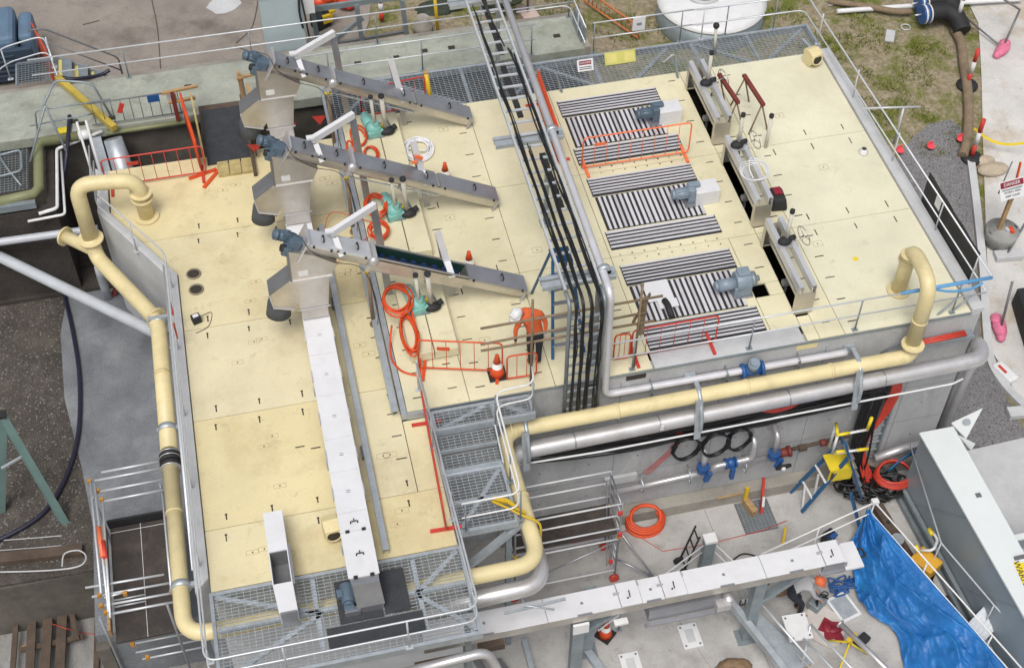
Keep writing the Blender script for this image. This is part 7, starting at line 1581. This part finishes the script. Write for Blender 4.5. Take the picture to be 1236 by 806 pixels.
q = MB(); q.tube(spline([G(1000, 2, 0.1), G(1045, 8, 0.15), G(1080, 14, 0.2), G(1100, 14, 0.2)]), 0.10, 10); tag(q.build('timber_log', sock), 'brown log edging the far side of the grass', 'log')
q = MB(); q.tube(spline([G(1152, 36, 0.12), G(1160, 52, 0.14), G(1163, 75, 0.14), G(1168, 110, 0.14), G(1169, 140, 0.14), G(1167, 170, 0.14), G(1162, 188, 0.12)], 8), 0.15, 12); tag(q.build('silt_sock', sock), 'brown silt sock laid between grass and concrete path', 'silt sock')
# kerb between gravel and path
kp = [G(1171, 196), G(1178, 250), G(1186, 330), G(1190, 400), G(1196, 440), G(1215, 470), G(1245, 500)]
q = MB(); pts = spline(kp, 5)
for a, b in zip(pts, pts[1:]): q.bar(a+Vector((0, 0, 0.05)), b+Vector((0, 0, 0.05)), 0.22, 0.14)
tag(q.build('kerb', concl, loc=(0, 0, 0)), None, None, kind='structure')
# temporary fence stays and pink sandbags
def stay(foot, apex, far, lab):
    f = G(*foot); t = thing('fence_stay', lab, 'fence stay', f, 'fence stays with sandbags')
    A = PY(apex[0], apex[1], f.y+0.6)
    q = MB(); q.cyl(f+Vector((0, 0, 0.12)), A, 0.035, 8); q.build('tube', darkst, t)
    if far: B = G(*far); q = MB(); q.cyl(f+Vector((0, 0, 0.12)), B+Vector((0, 0, 0.3)), 0.03, 8); q.build('tube', darkst, t)
    return f, A
f, A = stay((1209, 62), (1231, 12), (1160, 28), 'dark fence stay rising from the pink sandbag at the top of the path')
q = MB(); q.cyl(A, PY(1200, -8, A.y+0.8), 0.035, 8); tag(q.build('fence_tube', darkst), 'dark tube running off the top edge from the fence stay', 'tube')
for px, py, rz, lab in ((1209, 63, 0.7, 'pink sandbag on the clean concrete path at the top'), (1205, 398, 1.3, 'pink sandbag beside the tall kerb near the tank corner')):
    c = G(px, py); q = MB()
    R2 = Matrix.Rotation(rz, 3, 'Z')
    q.ell(c+Vector((0, 0, 0.12)), 0.42, 0.2, 0.14, rot=R2); q.ell(c+R2 @ Vector((-0.35, 0.02, 0.1)), 0.16, 0.13, 0.12, rot=R2); q.ell(c+R2 @ Vector((0.25, 0.05, 0.16)), 0.2, 0.18, 0.13, rot=R2)
    tag(q.build('sandbag', pink), lab, 'sandbag', 'pink sandbags')
stay((1206, 402), (1222, 340), None, 'dark fence stay at the pink sandbag close to the kerb')
stay((1213, 312), (1240, 265), None, 'dark fence stay standing in the white concrete foot')
for px, py, lab in ((1216, 311, 'white concrete fence foot below the danger sign'), (1233, 500, 'white concrete block at the right edge past the gravel')):
    c = G(px, py); q = MB(); q.obox(c+Vector((0, 0, 0.1)), 0.8, 0.32, 0.18, rz=-0.1); tag(q.build('concrete_block', concl, bevel=0.02), lab, 'block')
c = G(1212, 452); t = thing('white_sack', 'white sack with red marks on the dirt beside the kerb', 'sack', c); q = MB(); q.obox(c+Vector((0, 0, 0.1)), 0.35, 0.7, 0.18, rz=0.3); q.build('sack', whitep, t, bevel=0.06)
q = MB(); q.obox(c+Vector((-0.08, 0.05, 0.2)), 0.08, 0.3, 0.01, rz=0.3); q.build('mark', redm, t)
# signpost in a tub
c = G(1205, 292); t = thing('sign_tub', 'grey tub holding the leaning post of the danger sign', 'tub', c)
q = MB(); q.lathe(c, [(0.42, 0.0), (0.46, 0.35), (0.48, 0.5), (0.40, 0.5), (0.38, 0.42)], 20); q.build('tub', mat('grey_tub', (0.30, 0.30, 0.28), 0.8, var=0.2), t)
q = MB(); q.cyl(c+Vector((0, 0, 0.4)), c+Vector((0, 0, 0.44)), 0.38, 18); q.obox(c+Vector((0.15, -0.05, 0.5)), 0.2, 0.15, 0.1); q.build('rubble', concl, t)
q = MB(); q.obox(c+Vector((0.2, -0.1, 0.52)), 0.1, 0.22, 0.12); q.build('orange_tag', orange, t)
sp_ = thing('danger_sign', 'white and maroon danger sign on a leaning timber post', 'sign', c+Vector((0, 0, 0.45)))
A = PY(1222, 236, c.y+0.1); q = MB(); q.bar(c+Vector((-0.1, 0.05, 0.4)), A, 0.12, 0.08); q.build('post', wood, sp_)
A2 = PY(1232, 196, c.y+0.3); q = MB(); q.bar(A, A2, 0.05, 0.05); q.build('post', orange, sp_)
q = MB(); B = PY(1205, 234, c.y+0.05); q.cyl(B, PY(1222, 195, c.y+0.3), 0.02, 6); q.build('stay', darkst, sp_)
S0 = PY(1221, 228, c.y-0.05); nx_ = Vector((1, 0.12, 0)).normalized(); nu = Vector((0, 0.55, 0.83)); nn = nx_.cross(nu).normalized(); nu = nn.cross(nx_)
def sg_quad(u0, u1, v0, v1, off, m_, nm, par):
    q = MB(); q.hexa([S0+nx_*u+nu*v+nn*o for o in (off-0.006, off) for u, v in ((u0, v0), (u1, v0), (u1, v1), (u0, v1))]); return q.build(nm, m_, par)
bd = sg_quad(-0.37, 0.42, -0.28, 0.26, 0, whitep, 'board', sp_)
sg_quad(-0.34, 0.39, 0.06, 0.23, 0.008, signr, 'header', bd)
sg_quad(-0.30, 0.34, -0.02, 0.02, 0.008, galvd, 'line', bd)
text_mesh('DANGER', 0.13, whitep, 'lettering', basis(S0+nu*0.145+nx_*0.02+nn*0.011, nx_, nu), bd)
text_mesh('WORKS AREA', 0.085, inkm, 'lettering', basis(S0-nu*0.08+nx_*0.02+nn*0.008, nx_, nu), bd)
text_mesh('KEEP CLEAR', 0.085, inkm, 'lettering', basis(S0-nu*0.19+nx_*0.02+nn*0.008, nx_, nu), bd)
# yellow tape and ground bits
q = MB(); a = G(1176, 155, 0.8); b = G(1240, 172, 0.7)
pts = [a.lerp(b, i/10)+Vector((0, 0, -0.3*math.sin(PI*i/10))) for i in range(11)]
for p0, p1 in zip(pts, pts[1:]): q.bar(p0, p1, 0.012, 0.08, up=(0, 0.4, 1))
tag(q.build('yellow_tape', yelb), 'yellow warning tape tied to the delineator and running off the path', 'tape')
for px, py, lab in ((1081, 185, 'pink marker flag on the gravel by the handrail'), (1118, 180, 'orange marker flag where gravel meets grass'), (1154, 171, 'orange marker flag on the grass close to the silt sock')):
    c = G(px, py); q = MB(); q.cyl(c, c+Vector((0, 0, 0.25)), 0.01, 5); q.extr([c+Vector((0, 0, 0.25)), c+Vector((0.2, 0.05, 0.24)), c+Vector((0.18, 0.02, 0.1)), c+Vector((0, 0, 0.1))], (0.0, 0.02, 0.0)); q.cyl(c+Vector((0.1, -0.05, 0.12)), c+Vector((0.1, -0.05, 0.14)), 0.12, 10); tag(q.build('marker_flag', mat('fluoro', (0.75, 0.08, 0.10), 0.5) if 'fluoro' not in MATS else MATS['fluoro']), lab, 'marker flag', 'marker flags')
c = G(1074, 45); q = MB(); q.obox(c+Vector((0, 0, 0.04)), 0.28, 0.6, 0.05, rz=-0.5); tag(q.build('pale_board', concl), 'pale board lying on the grass', 'board')
c = G(1093, 34); q = MB(); q.ring(c+Vector((0, 0, 0.03)), 0.15, 0.02); tag(q.build('wire_ring', railm), 'small wire ring on the grass', 'ring')
c = G(1006, 6); q = MB(); q.obox(c+Vector((0, 0, 0.03)), 0.4, 0.12, 0.04); tag(q.build('pale_batten', concl), 'short pale batten on the soil near the log', 'batten')
c = G(1190, 208); q = MB(); q.ell(c+Vector((0.2, 0, 0.08)), 0.5, 0.28, 0.14); q.ell(c+Vector((0.1, 0.4, 0.08)), 0.35, 0.2, 0.12); tag(q.build('sand_pile', mat('sand', (0.42, 0.35, 0.26), 0.95, var=0.2, fine=0.2)), 'small pile of sandy spoil on the path past the kerb', 'spoil')
q = MB(); f = G(1225, 400); q.hexa([f+Vector(v) for v in ((-0.2, -1.5, 0.02), (1.0, -1.5, 0.02), (1.0, 0.9, 0.02), (0.3, 0.9, 0.02), (-0.2, -1.5, 0.7), (1.0, -1.5, 0.7), (1.0, 0.9, 0.7), (0.3, 0.9, 0.7))]); tag(q.build('black_crate', blk), 'black covered crate at the right edge beyond the kerb', 'crate')
# machine at the top left with stair
vm = thing('parked_machine', 'blue grey machine body parked in the yard corner', 'machine', G(20, 90))
b0 = G(20, 95); z0 = gh(b0.x, b0.y)
q = MB(); q.box(b0.x-0.75, b0.x+0.3, b0.y-0.2, b0.y+1.4, z0+0.5, z0+1.5); q.build('cab', vehm, vm, bevel=0.15)
q = MB(); q.box(b0.x+0.34, b0.x+0.75, b0.y+0.1, b0.y+1.3, z0+0.5, z0+1.3); q.build('bonnet', vehm, vm, bevel=0.12)
q = MB(); q.box(b0.x-0.9, b0.x+0.7, b0.y-0.35, b0.y-0.2, z0+0.2, z0+1.2)
for k in range(5): q.box(b0.x-0.7, b0.x+0.2, b0.y-0.38, b0.y-0.35, z0+0.35+0.16*k, z0+0.43+0.16*k)
q.build('grille', vehd, vm, bevel=0.02)
for dx in (-0.6, 0.5):
    q = MB(); q.cyl((b0.x+dx-0.12, b0.y+0.2, z0+0.4), (b0.x+dx+0.12, b0.y+0.2, z0+0.4), 0.4, 18); q.build('wheel', blk, vm)
ss = thing('yard_stair', 'short steel stair with yellow nosings dropping to the yard', 'stair', (-4.5, 31.9, 4))
for k in range(4):
    x = -5.0 + 0.37*k; z = 5.3 - 0.27*k
    q = MB(); q.box(x-0.02, x+0.3, 31.65, 32.5, z-0.04, z); q.build('tread', galvd, ss)
    q = MB(); q.box(x-0.04, x+0.05, 31.66, 32.48, z+0.002, z+0.02); q.build('nosing', yelp, ss)
for y in (31.6, 32.53):
    q = MB(); q.bar((-5.15, y, 5.35), (-3.4, y, 4.1), 0.04, 0.24); q.build('stringer', galv, ss)
q = MB(); q.tube(fil([(-5.6, 32.6, 6.3), (-5.2, 32.6, 6.3), (-3.5, 32.6, 5.05), (-3.5, 32.6, 4.1)], 0.15), 0.026, 8); q.tube([(-5.2, 32.6, 5.85), (-3.5, 32.6, 4.6)], 0.02, 8); q.build('rail', darkst, ss)
q = MB(); q.tube(spline([(-5.0, 31.5, 5.5), (-4.6, 31.4, 5.45), (-4.0, 31.6, 5.3), (-3.7, 31.7, 5.35)]), 0.05, 7); tag(q.build('purple_hose', purple), 'dark hose looped at the foot of the yard stair', 'hose')
t = thing('mesh_gate', 'galvanised mesh panel at the head of the yard stair', 'gate', (-5.6, 31.6, 5.4))
q = MB(); q.grate(-6.1, -5.2, 31.4, 32.3, 5.5, px=0.09, py=0.09); q.bar((-6.1, 31.4, 5.5), (-6.1, 32.3, 5.5), 0.05, 0.05); q.bar((-6.1, 32.3, 5.5), (-5.2, 32.3, 5.5), 0.05, 0.05); q.build('mesh', galvd, t)
handrail('curved handrail at the machine in the top left corner', [(-6.9, 31.3, 6.2), (-6.3, 32.0, 6.3), (-5.2, 32.3, 6.3), (-5.0, 31.3, 6.2)], [(-6.3, 31.95, 6.3), (-5.15, 32.2, 6.3)], close=0.3)
c = G(46, 75); barrier((-5.75, 34.3, 4.02), (-5.35, 32.9, 4.02), 1.25, 'red orange barrier seen edge-on beside the parked machine', orange, plate=0)
q = MB(); q.tube(fil([G(215, 40, 0.02), G(190, 70, 0.02)], 0.1), 0.03, 5)
# yard cracks and joints
q = MB()
for pts in ([(183, 0), (190, 35), (194, 88)], [(312, -5), (308, 20), (302, 36), (285, 52)], [(100, 30), (112, 27), (120, 25)], [(284, 56), (300, 62), (310, 70)]):
    P_ = [G(a, b, 0.035) for a, b in pts]; q.tube(spline(P_, 4), 0.014, 4)
tag(q.build('yard_joint', mat('joint_brown', (0.11, 0.09, 0.07), 0.9), loc=(0, 0, 0)), None, None, kind='structure')
q = MB(); c = G(270, 8); n = 12; q.prism([(c.x+0.5*math.cos(2*PI*i/n)*rg.uniform(.7, 1.1), c.y+0.5*math.sin(2*PI*i/n)*rg.uniform(.7, 1.1)) for i in range(n)], c.z+0.025, c.z+0.03); tag(q.build('pale_patch', concl, loc=(0, 0, 0)), None, None, kind='structure')

# grass tufts and loose stones: uncountable ground cover
rt = random.Random(21)
q = MB()
for _ in range(8000):
    px, py = rt.uniform(640, 1172), rt.uniform(-12, 190)
    c = G(px, py)
    if c.x < 15.6 and c.y < 30.0: continue
    if px < 965 and py > 60: continue
    from mathutils import noise as mn
    if mn.noise(Vector((c.x*0.95, c.y*0.95, 3.0))) < 0.05: continue
    h = rt.uniform(0.04, 0.13)
    for k in range(5):
        a = rt.uniform(0, 2*PI); b_ = c + Vector((rt.uniform(-.1, .1), rt.uniform(-.1, .1), -0.02)); w_ = Vector((math.cos(a), math.sin(a), 0))*0.016
        q.face((len(q.v), len(q.v)+1, len(q.v)+2), rt.randrange(3)); q.v += [b_-w_, b_+w_, b_+Vector((math.cos(a+1)*0.06, math.sin(a+1)*0.06, h))]
tag(q.build('grass', [mat('grass_green', (0.13, 0.155, 0.02), 0.8), mat('grass_dry', (0.26, 0.25, 0.07), 0.8), mat('grass_dark', (0.07, 0.095, 0.01), 0.8)], loc=(0, 0, 0)), None, None, kind='stuff')
q = MB()
def stone(c, r):
    i = len(q.v); m_ = rt.randrange(3)
    q.v += [c+Vector((r*rt.uniform(.6, 1.2), 0, 0)), c+Vector((0, r*rt.uniform(.6, 1.2), 0)), c+Vector((-r*rt.uniform(.6, 1.2), 0, 0)), c+Vector((0, -r*rt.uniform(.6, 1.2), 0)), c+Vector((0, 0, r*rt.uniform(.5, .9)))]
    for a, b in ((0, 1), (1, 2), (2, 3), (3, 0)): q.face((i+a, i+b, i+4), m_)
for _ in range(15000):
    y = rt.uniform(17.6, 29.0); x = rt.uniform(15.45, 20.6)
    lim = 18.0 if y < 21.1 else 18.0+(y-21.1)*0.36
    if x > lim: continue
    if y > 25.8 and x < 16.0+(y-25.8)*1.2: continue
    stone(Vector((x, y, gh(x, y)+0.01)), rt.uniform(0.014, 0.032))
for _ in range(2600):
    p_ = P(rt.uniform(-5, 100), rt.uniform(330, 690), 1.985)
    if p_.x > -5.5 and p_.y > 18.5: continue
    if p_.y < 18.7: continue
    stone(p_, rt.uniform(0.01, 0.03))
tag(q.build('gravel', [mat('stone_pale', (0.24, 0.23, 0.22), 0.9), mat('stone_mid', (0.15, 0.145, 0.14), 0.9), mat('stone_dark', (0.08, 0.075, 0.07), 0.9)], loc=(0, 0, 0)), None, None, kind='stuff')

# ================================================================ PEOPLE
def figure(nodes, edges, name, colour_fn, mats, label):
    """nodes: {name: (pos, radius)}; one continuous skinned body"""
    me = bpy.data.meshes.new('body'); keys = list(nodes)
    me.from_pydata([nodes[k][0] for k in keys], [(keys.index(a), keys.index(b)) for a, b in edges], [])
    o = bpy.data.objects.new('tmp_body', me); COL.objects.link(o)
    o.modifiers.new('skin', 'SKIN'); sub = o.modifiers.new('sub', 'SUBSURF'); sub.levels = 2; sub.render_levels = 2
    for i, k in enumerate(keys):
        r = nodes[k][1]; sv = me.skin_vertices[0].data[i]; sv.radius = (r, r) if not isinstance(r, tuple) else r; sv.use_root = (k == 'pelvis')
    dg = bpy.context.evaluated_depsgraph_get(); dg.update()
    m2 = bpy.data.meshes.new_from_object(o.evaluated_get(dg)); bpy.data.objects.remove(o)
    loc = Vector((nodes['pelvis'][0][0], nodes['pelvis'][0][1], min(v.co.z for v in m2.vertices)))
    m2.transform(Matrix.Translation(-loc)); m2.materials.clear()
    for mm in mats: m2.materials.append(mm)
    for p_ in m2.polygons: p_.material_index = colour_fn(p_.center+loc); p_.use_smooth = True
    t = thing(name, label, 'person', loc)
    b = bpy.data.objects.new('body', m2); COL.objects.link(b); b.name = 'body'; b.parent = t; b['_w'] = tuple(loc)
    return t
def hand_nodes(N, E, tagn, wrist, d, nrm, grip=0.5):
    d = Vector(d).normalized(); nrm = Vector(nrm).normalized(); s = d.cross(nrm).normalized(); w = Vector(wrist)
    N[tagn+'palm'] = (w + d*0.05, 0.030); E.append((tagn+'wrist', tagn+'palm'))
    N[tagn+'palm2'] = (w + d*0.085, 0.030); E.append((tagn+'palm', tagn+'palm2'))
    for i, L_ in enumerate((0.075, 0.085, 0.08, 0.06)):
        off = (i-1.5)*0.02
        a = w + d*0.10 + s*off; b = a + d*L_*0.5 - nrm*0.01; c = b + (d*(1-grip) - nrm*grip).normalized()*L_*0.5
        for nm, p_, r in (('f%d0' % i, a, 0.010), ('f%d1' % i, b, 0.0095), ('f%d2' % i, c, 0.008)): N[tagn+nm] = (p_, r)
        E += [(tagn+'palm2', tagn+'f%d0' % i), (tagn+'f%d0' % i, tagn+'f%d1' % i), (tagn+'f%d1' % i, tagn+'f%d2' % i)]
    a = w + d*0.05 + s*-0.035; b = a + (d*0.6 - s*0.7 - nrm*0.3).normalized()*0.05
    N[tagn+'t0'] = (a, 0.011); N[tagn+'t1'] = (b, 0.0095); E += [(tagn+'palm', tagn+'t0'), (tagn+'t0', tagn+'t1')]
def head_parts(t, c, fwd, up, hat, hair=False):
    fwd = Vector(fwd).normalized(); up = Vector(up).normalized(); s = fwd.cross(up).normalized(); up = s.cross(fwd)
    M = Matrix((s, fwd, up)).transposed()
    c = Vector(c)
    q = MB(); q.ell(c+up*0.03, 0.125, 0.15, 0.125, rot=M, nu=20, nv=12)
    q.ell(c+up*0.0+fwd*0.05, 0.14, 0.17, 0.02, rot=M, nu=20, nv=6); q.bar(c+up*0.15-fwd*0.1, c+up*0.155+fwd*0.1, 0.04, 0.02, up=up); h = q.build('helmet', hat, t)
    q = MB(); q.ell(c+fwd*0.105-up*0.055, 0.016, 0.03, 0.024, rot=M, nu=8, nv=6); q.build('nose', skin, t)
    q = MB()
    for k in (-1, 1): q.ell(c+fwd*0.095-up*0.02+s*0.035*k, 0.012, 0.008, 0.008, rot=M, nu=8, nv=6)
    q.build('eyes', inkm, t)
    q = MB(); q.ell(c+fwd*0.098-up*0.1, 0.025, 0.008, 0.006, rot=M, nu=8, nv=6); q.build('mouth', signr, t)
    q = MB()
    for k in (-1, 1): q.ell(c+s*0.092*k-up*0.04, 0.014, 0.025, 0.035, rot=M, nu=8, nv=6)
    q.build('ears', skin, t)
# worker one: turned away, head bowed to his left over the deck
bx_, by_, bz_ = 4.98, 19.02, ZR
N = {}; E = []
def V3(x, y, z): return Vector((bx_+x, by_+y, bz_+z))
N['pelvis'] = (V3(0.03, 0.10, 0.98), (0.165, 0.13)); N['waist'] = (V3(0.0, 0.16, 1.14), (0.155, 0.12)); N['chest'] = (V3(-0.06, 0.27, 1.38), (0.185, 0.13)); N['neckb'] = (V3(-0.16, 0.30, 1.52), 0.10); N['neck'] = (V3(-0.24, 0.28, 1.55), 0.06); N['head'] = (V3(-0.34, 0.22, 1.56), 0.10); N['head2'] = (V3(-0.39, 0.17, 1.53), 0.085)
E += [('pelvis', 'waist'), ('waist', 'chest'), ('chest', 'neckb'), ('neckb', 'neck'), ('neck', 'head'), ('head', 'head2')]
for s, nm in ((-1, 'l'), (1, 'r')):
    N[nm+'hip'] = (V3(0.03+0.10*s, 0.09, 0.88), 0.112); N[nm+'knee'] = (V3(0.02+0.095*s, 0.07, 0.48), 0.076); N[nm+'ankle'] = (V3(0.02+0.09*s, 0.02, 0.09), 0.052); N[nm+'foot'] = (V3(0.01+0.09*s, 0.06, 0.05), 0.05); N[nm+'toe'] = (V3(0.0+0.1*s, 0.19, 0.04), 0.042)
    E += [('pelvis', nm+'hip'), (nm+'hip', nm+'knee'), (nm+'knee', nm+'ankle'), (nm+'ankle', nm+'foot'), (nm+'foot', nm+'toe')]
N['lsh'] = (V3(-0.26, 0.20, 1.40), 0.08); N['lelbow'] = (V3(-0.40, 0.12, 1.17), 0.054); N['lwrist'] = (V3(-0.42, 0.02, 0.96), 0.036)
N['rsh'] = (V3(0.17, 0.26, 1.42), 0.08); N['relbow'] = (V3(0.28, 0.18, 1.18), 0.056); N['rwrist'] = (V3(0.24, 0.04, 0.98), 0.036)
for nm, d_ in (('l', (-0.05, -0.1, -1)), ('r', (-0.2, -0.2, -1))):
    E += [('chest', nm+'sh'), (nm+'sh', nm+'elbow'), (nm+'elbow', nm+'wrist')]
    hand_nodes(N, E, nm, N[nm+'wrist'][0], d_, (1 if nm == 'l' else -1, 0, 0))
def col1(p):
    z = p.z-bz_; x = p.x-bx_
    if z < 0.12: return 3
    if x < -0.27 and z > 1.47: return 0
    if z > 1.04: return 1
    if x < -0.27: return 4 if z > 0.93 else 0
    if x > 0.20 and z > 0.93: return 5
    if z < 0.97 and x > 0.19 and z > 0.75 and p.y-by_ < 0.04: return 0
    return 2
p1 = figure(N, E, 'person', col1, [skin, hiviz, navy, boot, navy, glove], 'bending worker in an orange hi-vis shirt and white helmet on the deck')
head_parts(p1, V3(-0.35, 0.21, 1.56), (-0.7, -0.35, -0.6), (-0.5, -0.25, 0.8), whitep)
# worker two: crouched under the white conveyor, orange helmet
bx_, by_, bz_ = 10.55, 14.74, 0.0
N = {}; E = []
N['pelvis'] = (V3(-0.34, 0.16, 0.84), 0.15); N['waist'] = (V3(-0.20, 0.18, 0.98), 0.14); N['chest'] = (V3(0.0, 0.19, 1.08), 0.16); N['neckb'] = (V3(0.12, 0.17, 1.12), 0.095); N['neck'] = (V3(0.18, 0.15, 1.13), 0.055); N['head'] = (V3(0.27, 0.11, 1.13), 0.098); N['head2'] = (V3(0.31, 0.08, 1.09), 0.085)
E += [('pelvis', 'waist'), ('waist', 'chest'), ('chest', 'neckb'), ('neckb', 'neck'), ('neck', 'head'), ('head', 'head2')]
for s, nm in ((-1, 'r'), (1, 'l')):
    N[nm+'hip'] = (V3(-0.33, 0.15+0.09*s, 0.76), 0.11); N[nm+'knee'] = (V3(-0.06, 0.06+0.10*s, 0.46), 0.075); N[nm+'ankle'] = (V3(-0.12, 0.02+0.11*s, 0.10), 0.052); N[nm+'foot'] = (V3(-0.06, 0.0+0.11*s, 0.05), 0.05); N[nm+'toe'] = (V3(0.09, -0.03+0.12*s, 0.04), 0.042)
    E += [('pelvis', nm+'hip'), (nm+'hip', nm+'knee'), (nm+'knee', nm+'ankle'), (nm+'ankle', nm+'foot'), (nm+'foot', nm+'toe')]
    N[nm+'sh'] = (V3(0.05, 0.18+0.19*s, 1.07), 0.08); N[nm+'elbow'] = (V3(0.16, 0.12+0.21*s, 0.80), 0.052); N[nm+'wrist'] = (V3(0.32, 0.04+0.12*s, 0.62), 0.035)
    E += [('chest', nm+'sh'), (nm+'sh', nm+'elbow'), (nm+'elbow', nm+'wrist')]
    hand_nodes(N, E, nm, V3(0.32, 0.04+0.12*s, 0.62), (0.6, -0.3, -0.7), (0.7, 0, 0.7))
def col2(p):
    z = p.z; x = p.x-bx_
    if z < 0.13: return 3
    if x > 0.19 and z > 1.0: return 0
    if x > 0.27 and z < 0.66: return 0
    if z > 0.93 and x > -0.28: return 1
    if x > 0.02 and z > 0.58: return 1
    return 2
p2 = figure(N, E, 'person', col2, [skin, glove, navy, boot], 'crouching worker in dark trousers and an orange helmet under the white conveyor')
head_parts(p2, V3(0.28, 0.11, 1.13), (0.7, -0.25, -0.65), (0.65, -0.1, 0.75), orangel)
q = MB()
for k in range(3): q.tube(spline([V3(0.3, 0.1, 0.05), V3(0.5+0.08*k, 0.15, 0.25), V3(0.6, 0.0+0.1*k, 0.4), V3(0.38, 0.05, 0.55), V3(0.3, -0.05*k, 0.2)]), 0.014, 5)
tag(q.build('welding_lead', blkc), 'tangled dark lead held by the crouching worker', 'lead')

# ================================================================ CAMERA, LIGHT, OUTPUT
cam = bpy.data.cameras.new('Camera'); co = bpy.data.objects.new('Camera', cam); COL.objects.link(co)
Rw = Matrix(RM).transposed()
co.matrix_world = Matrix.Translation((0, 0, CZ)) @ Rw.to_4x4()
cam.sensor_fit = 'HORIZONTAL'; cam.sensor_width = 36; cam.lens = 36*FPX/1236
cam.clip_start = 0.5; cam.clip_end = 2000
S.camera = co
AZ, EL = math.radians(205), math.radians(62)
W = bpy.data.worlds.new('World'); S.world = W; W.use_nodes = True
nt = W.node_tree; bg = nt.nodes['Background']; sky = nt.nodes.new('ShaderNodeTexSky'); sky.sky_type = 'NISHITA'; sky.sun_disc = False
sky.sun_elevation = EL; sky.sun_rotation = AZ; sky.air_density = 1.0; sky.dust_density = 4.0; sky.ozone_density = 0.6
hs = nt.nodes.new('ShaderNodeHueSaturation'); hs.inputs['Saturation'].default_value = 0.35
nt.links.new(sky.outputs[0], hs.inputs['Color']); nt.links.new(hs.outputs[0], bg.inputs[0]); bg.inputs[1].default_value = 0.115
sl_ = bpy.data.lights.new('Sun', 'SUN'); so = bpy.data.objects.new('Sun', sl_); COL.objects.link(so)
sl_.energy = 1.5; sl_.angle = math.radians(26); sl_.color = (1.0, 0.97, 0.93)
dv = Vector((math.sin(AZ)*math.cos(EL), math.cos(AZ)*math.cos(EL), math.sin(EL)))
so.rotation_euler = dv.to_track_quat('Z', 'Y').to_euler(); so.location = (0, 0, 40)
S.view_settings.view_transform = 'Standard'; S.view_settings.look = 'None'; S.view_settings.gamma = 1; S.view_settings.use_curve_mapping = False
S.view_settings.exposure = 0.30
S.render.engine = 'CYCLES'; S.cycles.max_bounces = 5; S.cycles.diffuse_bounces = 3; S.cycles.glossy_bounces = 3; S.cycles.transparent_max_bounces = 4
S.cycles.use_denoising = True
S.render.resolution_x = 1024; S.render.resolution_y = 667
for o in bpy.data.objects:
    if '_w' in o: del o['_w']
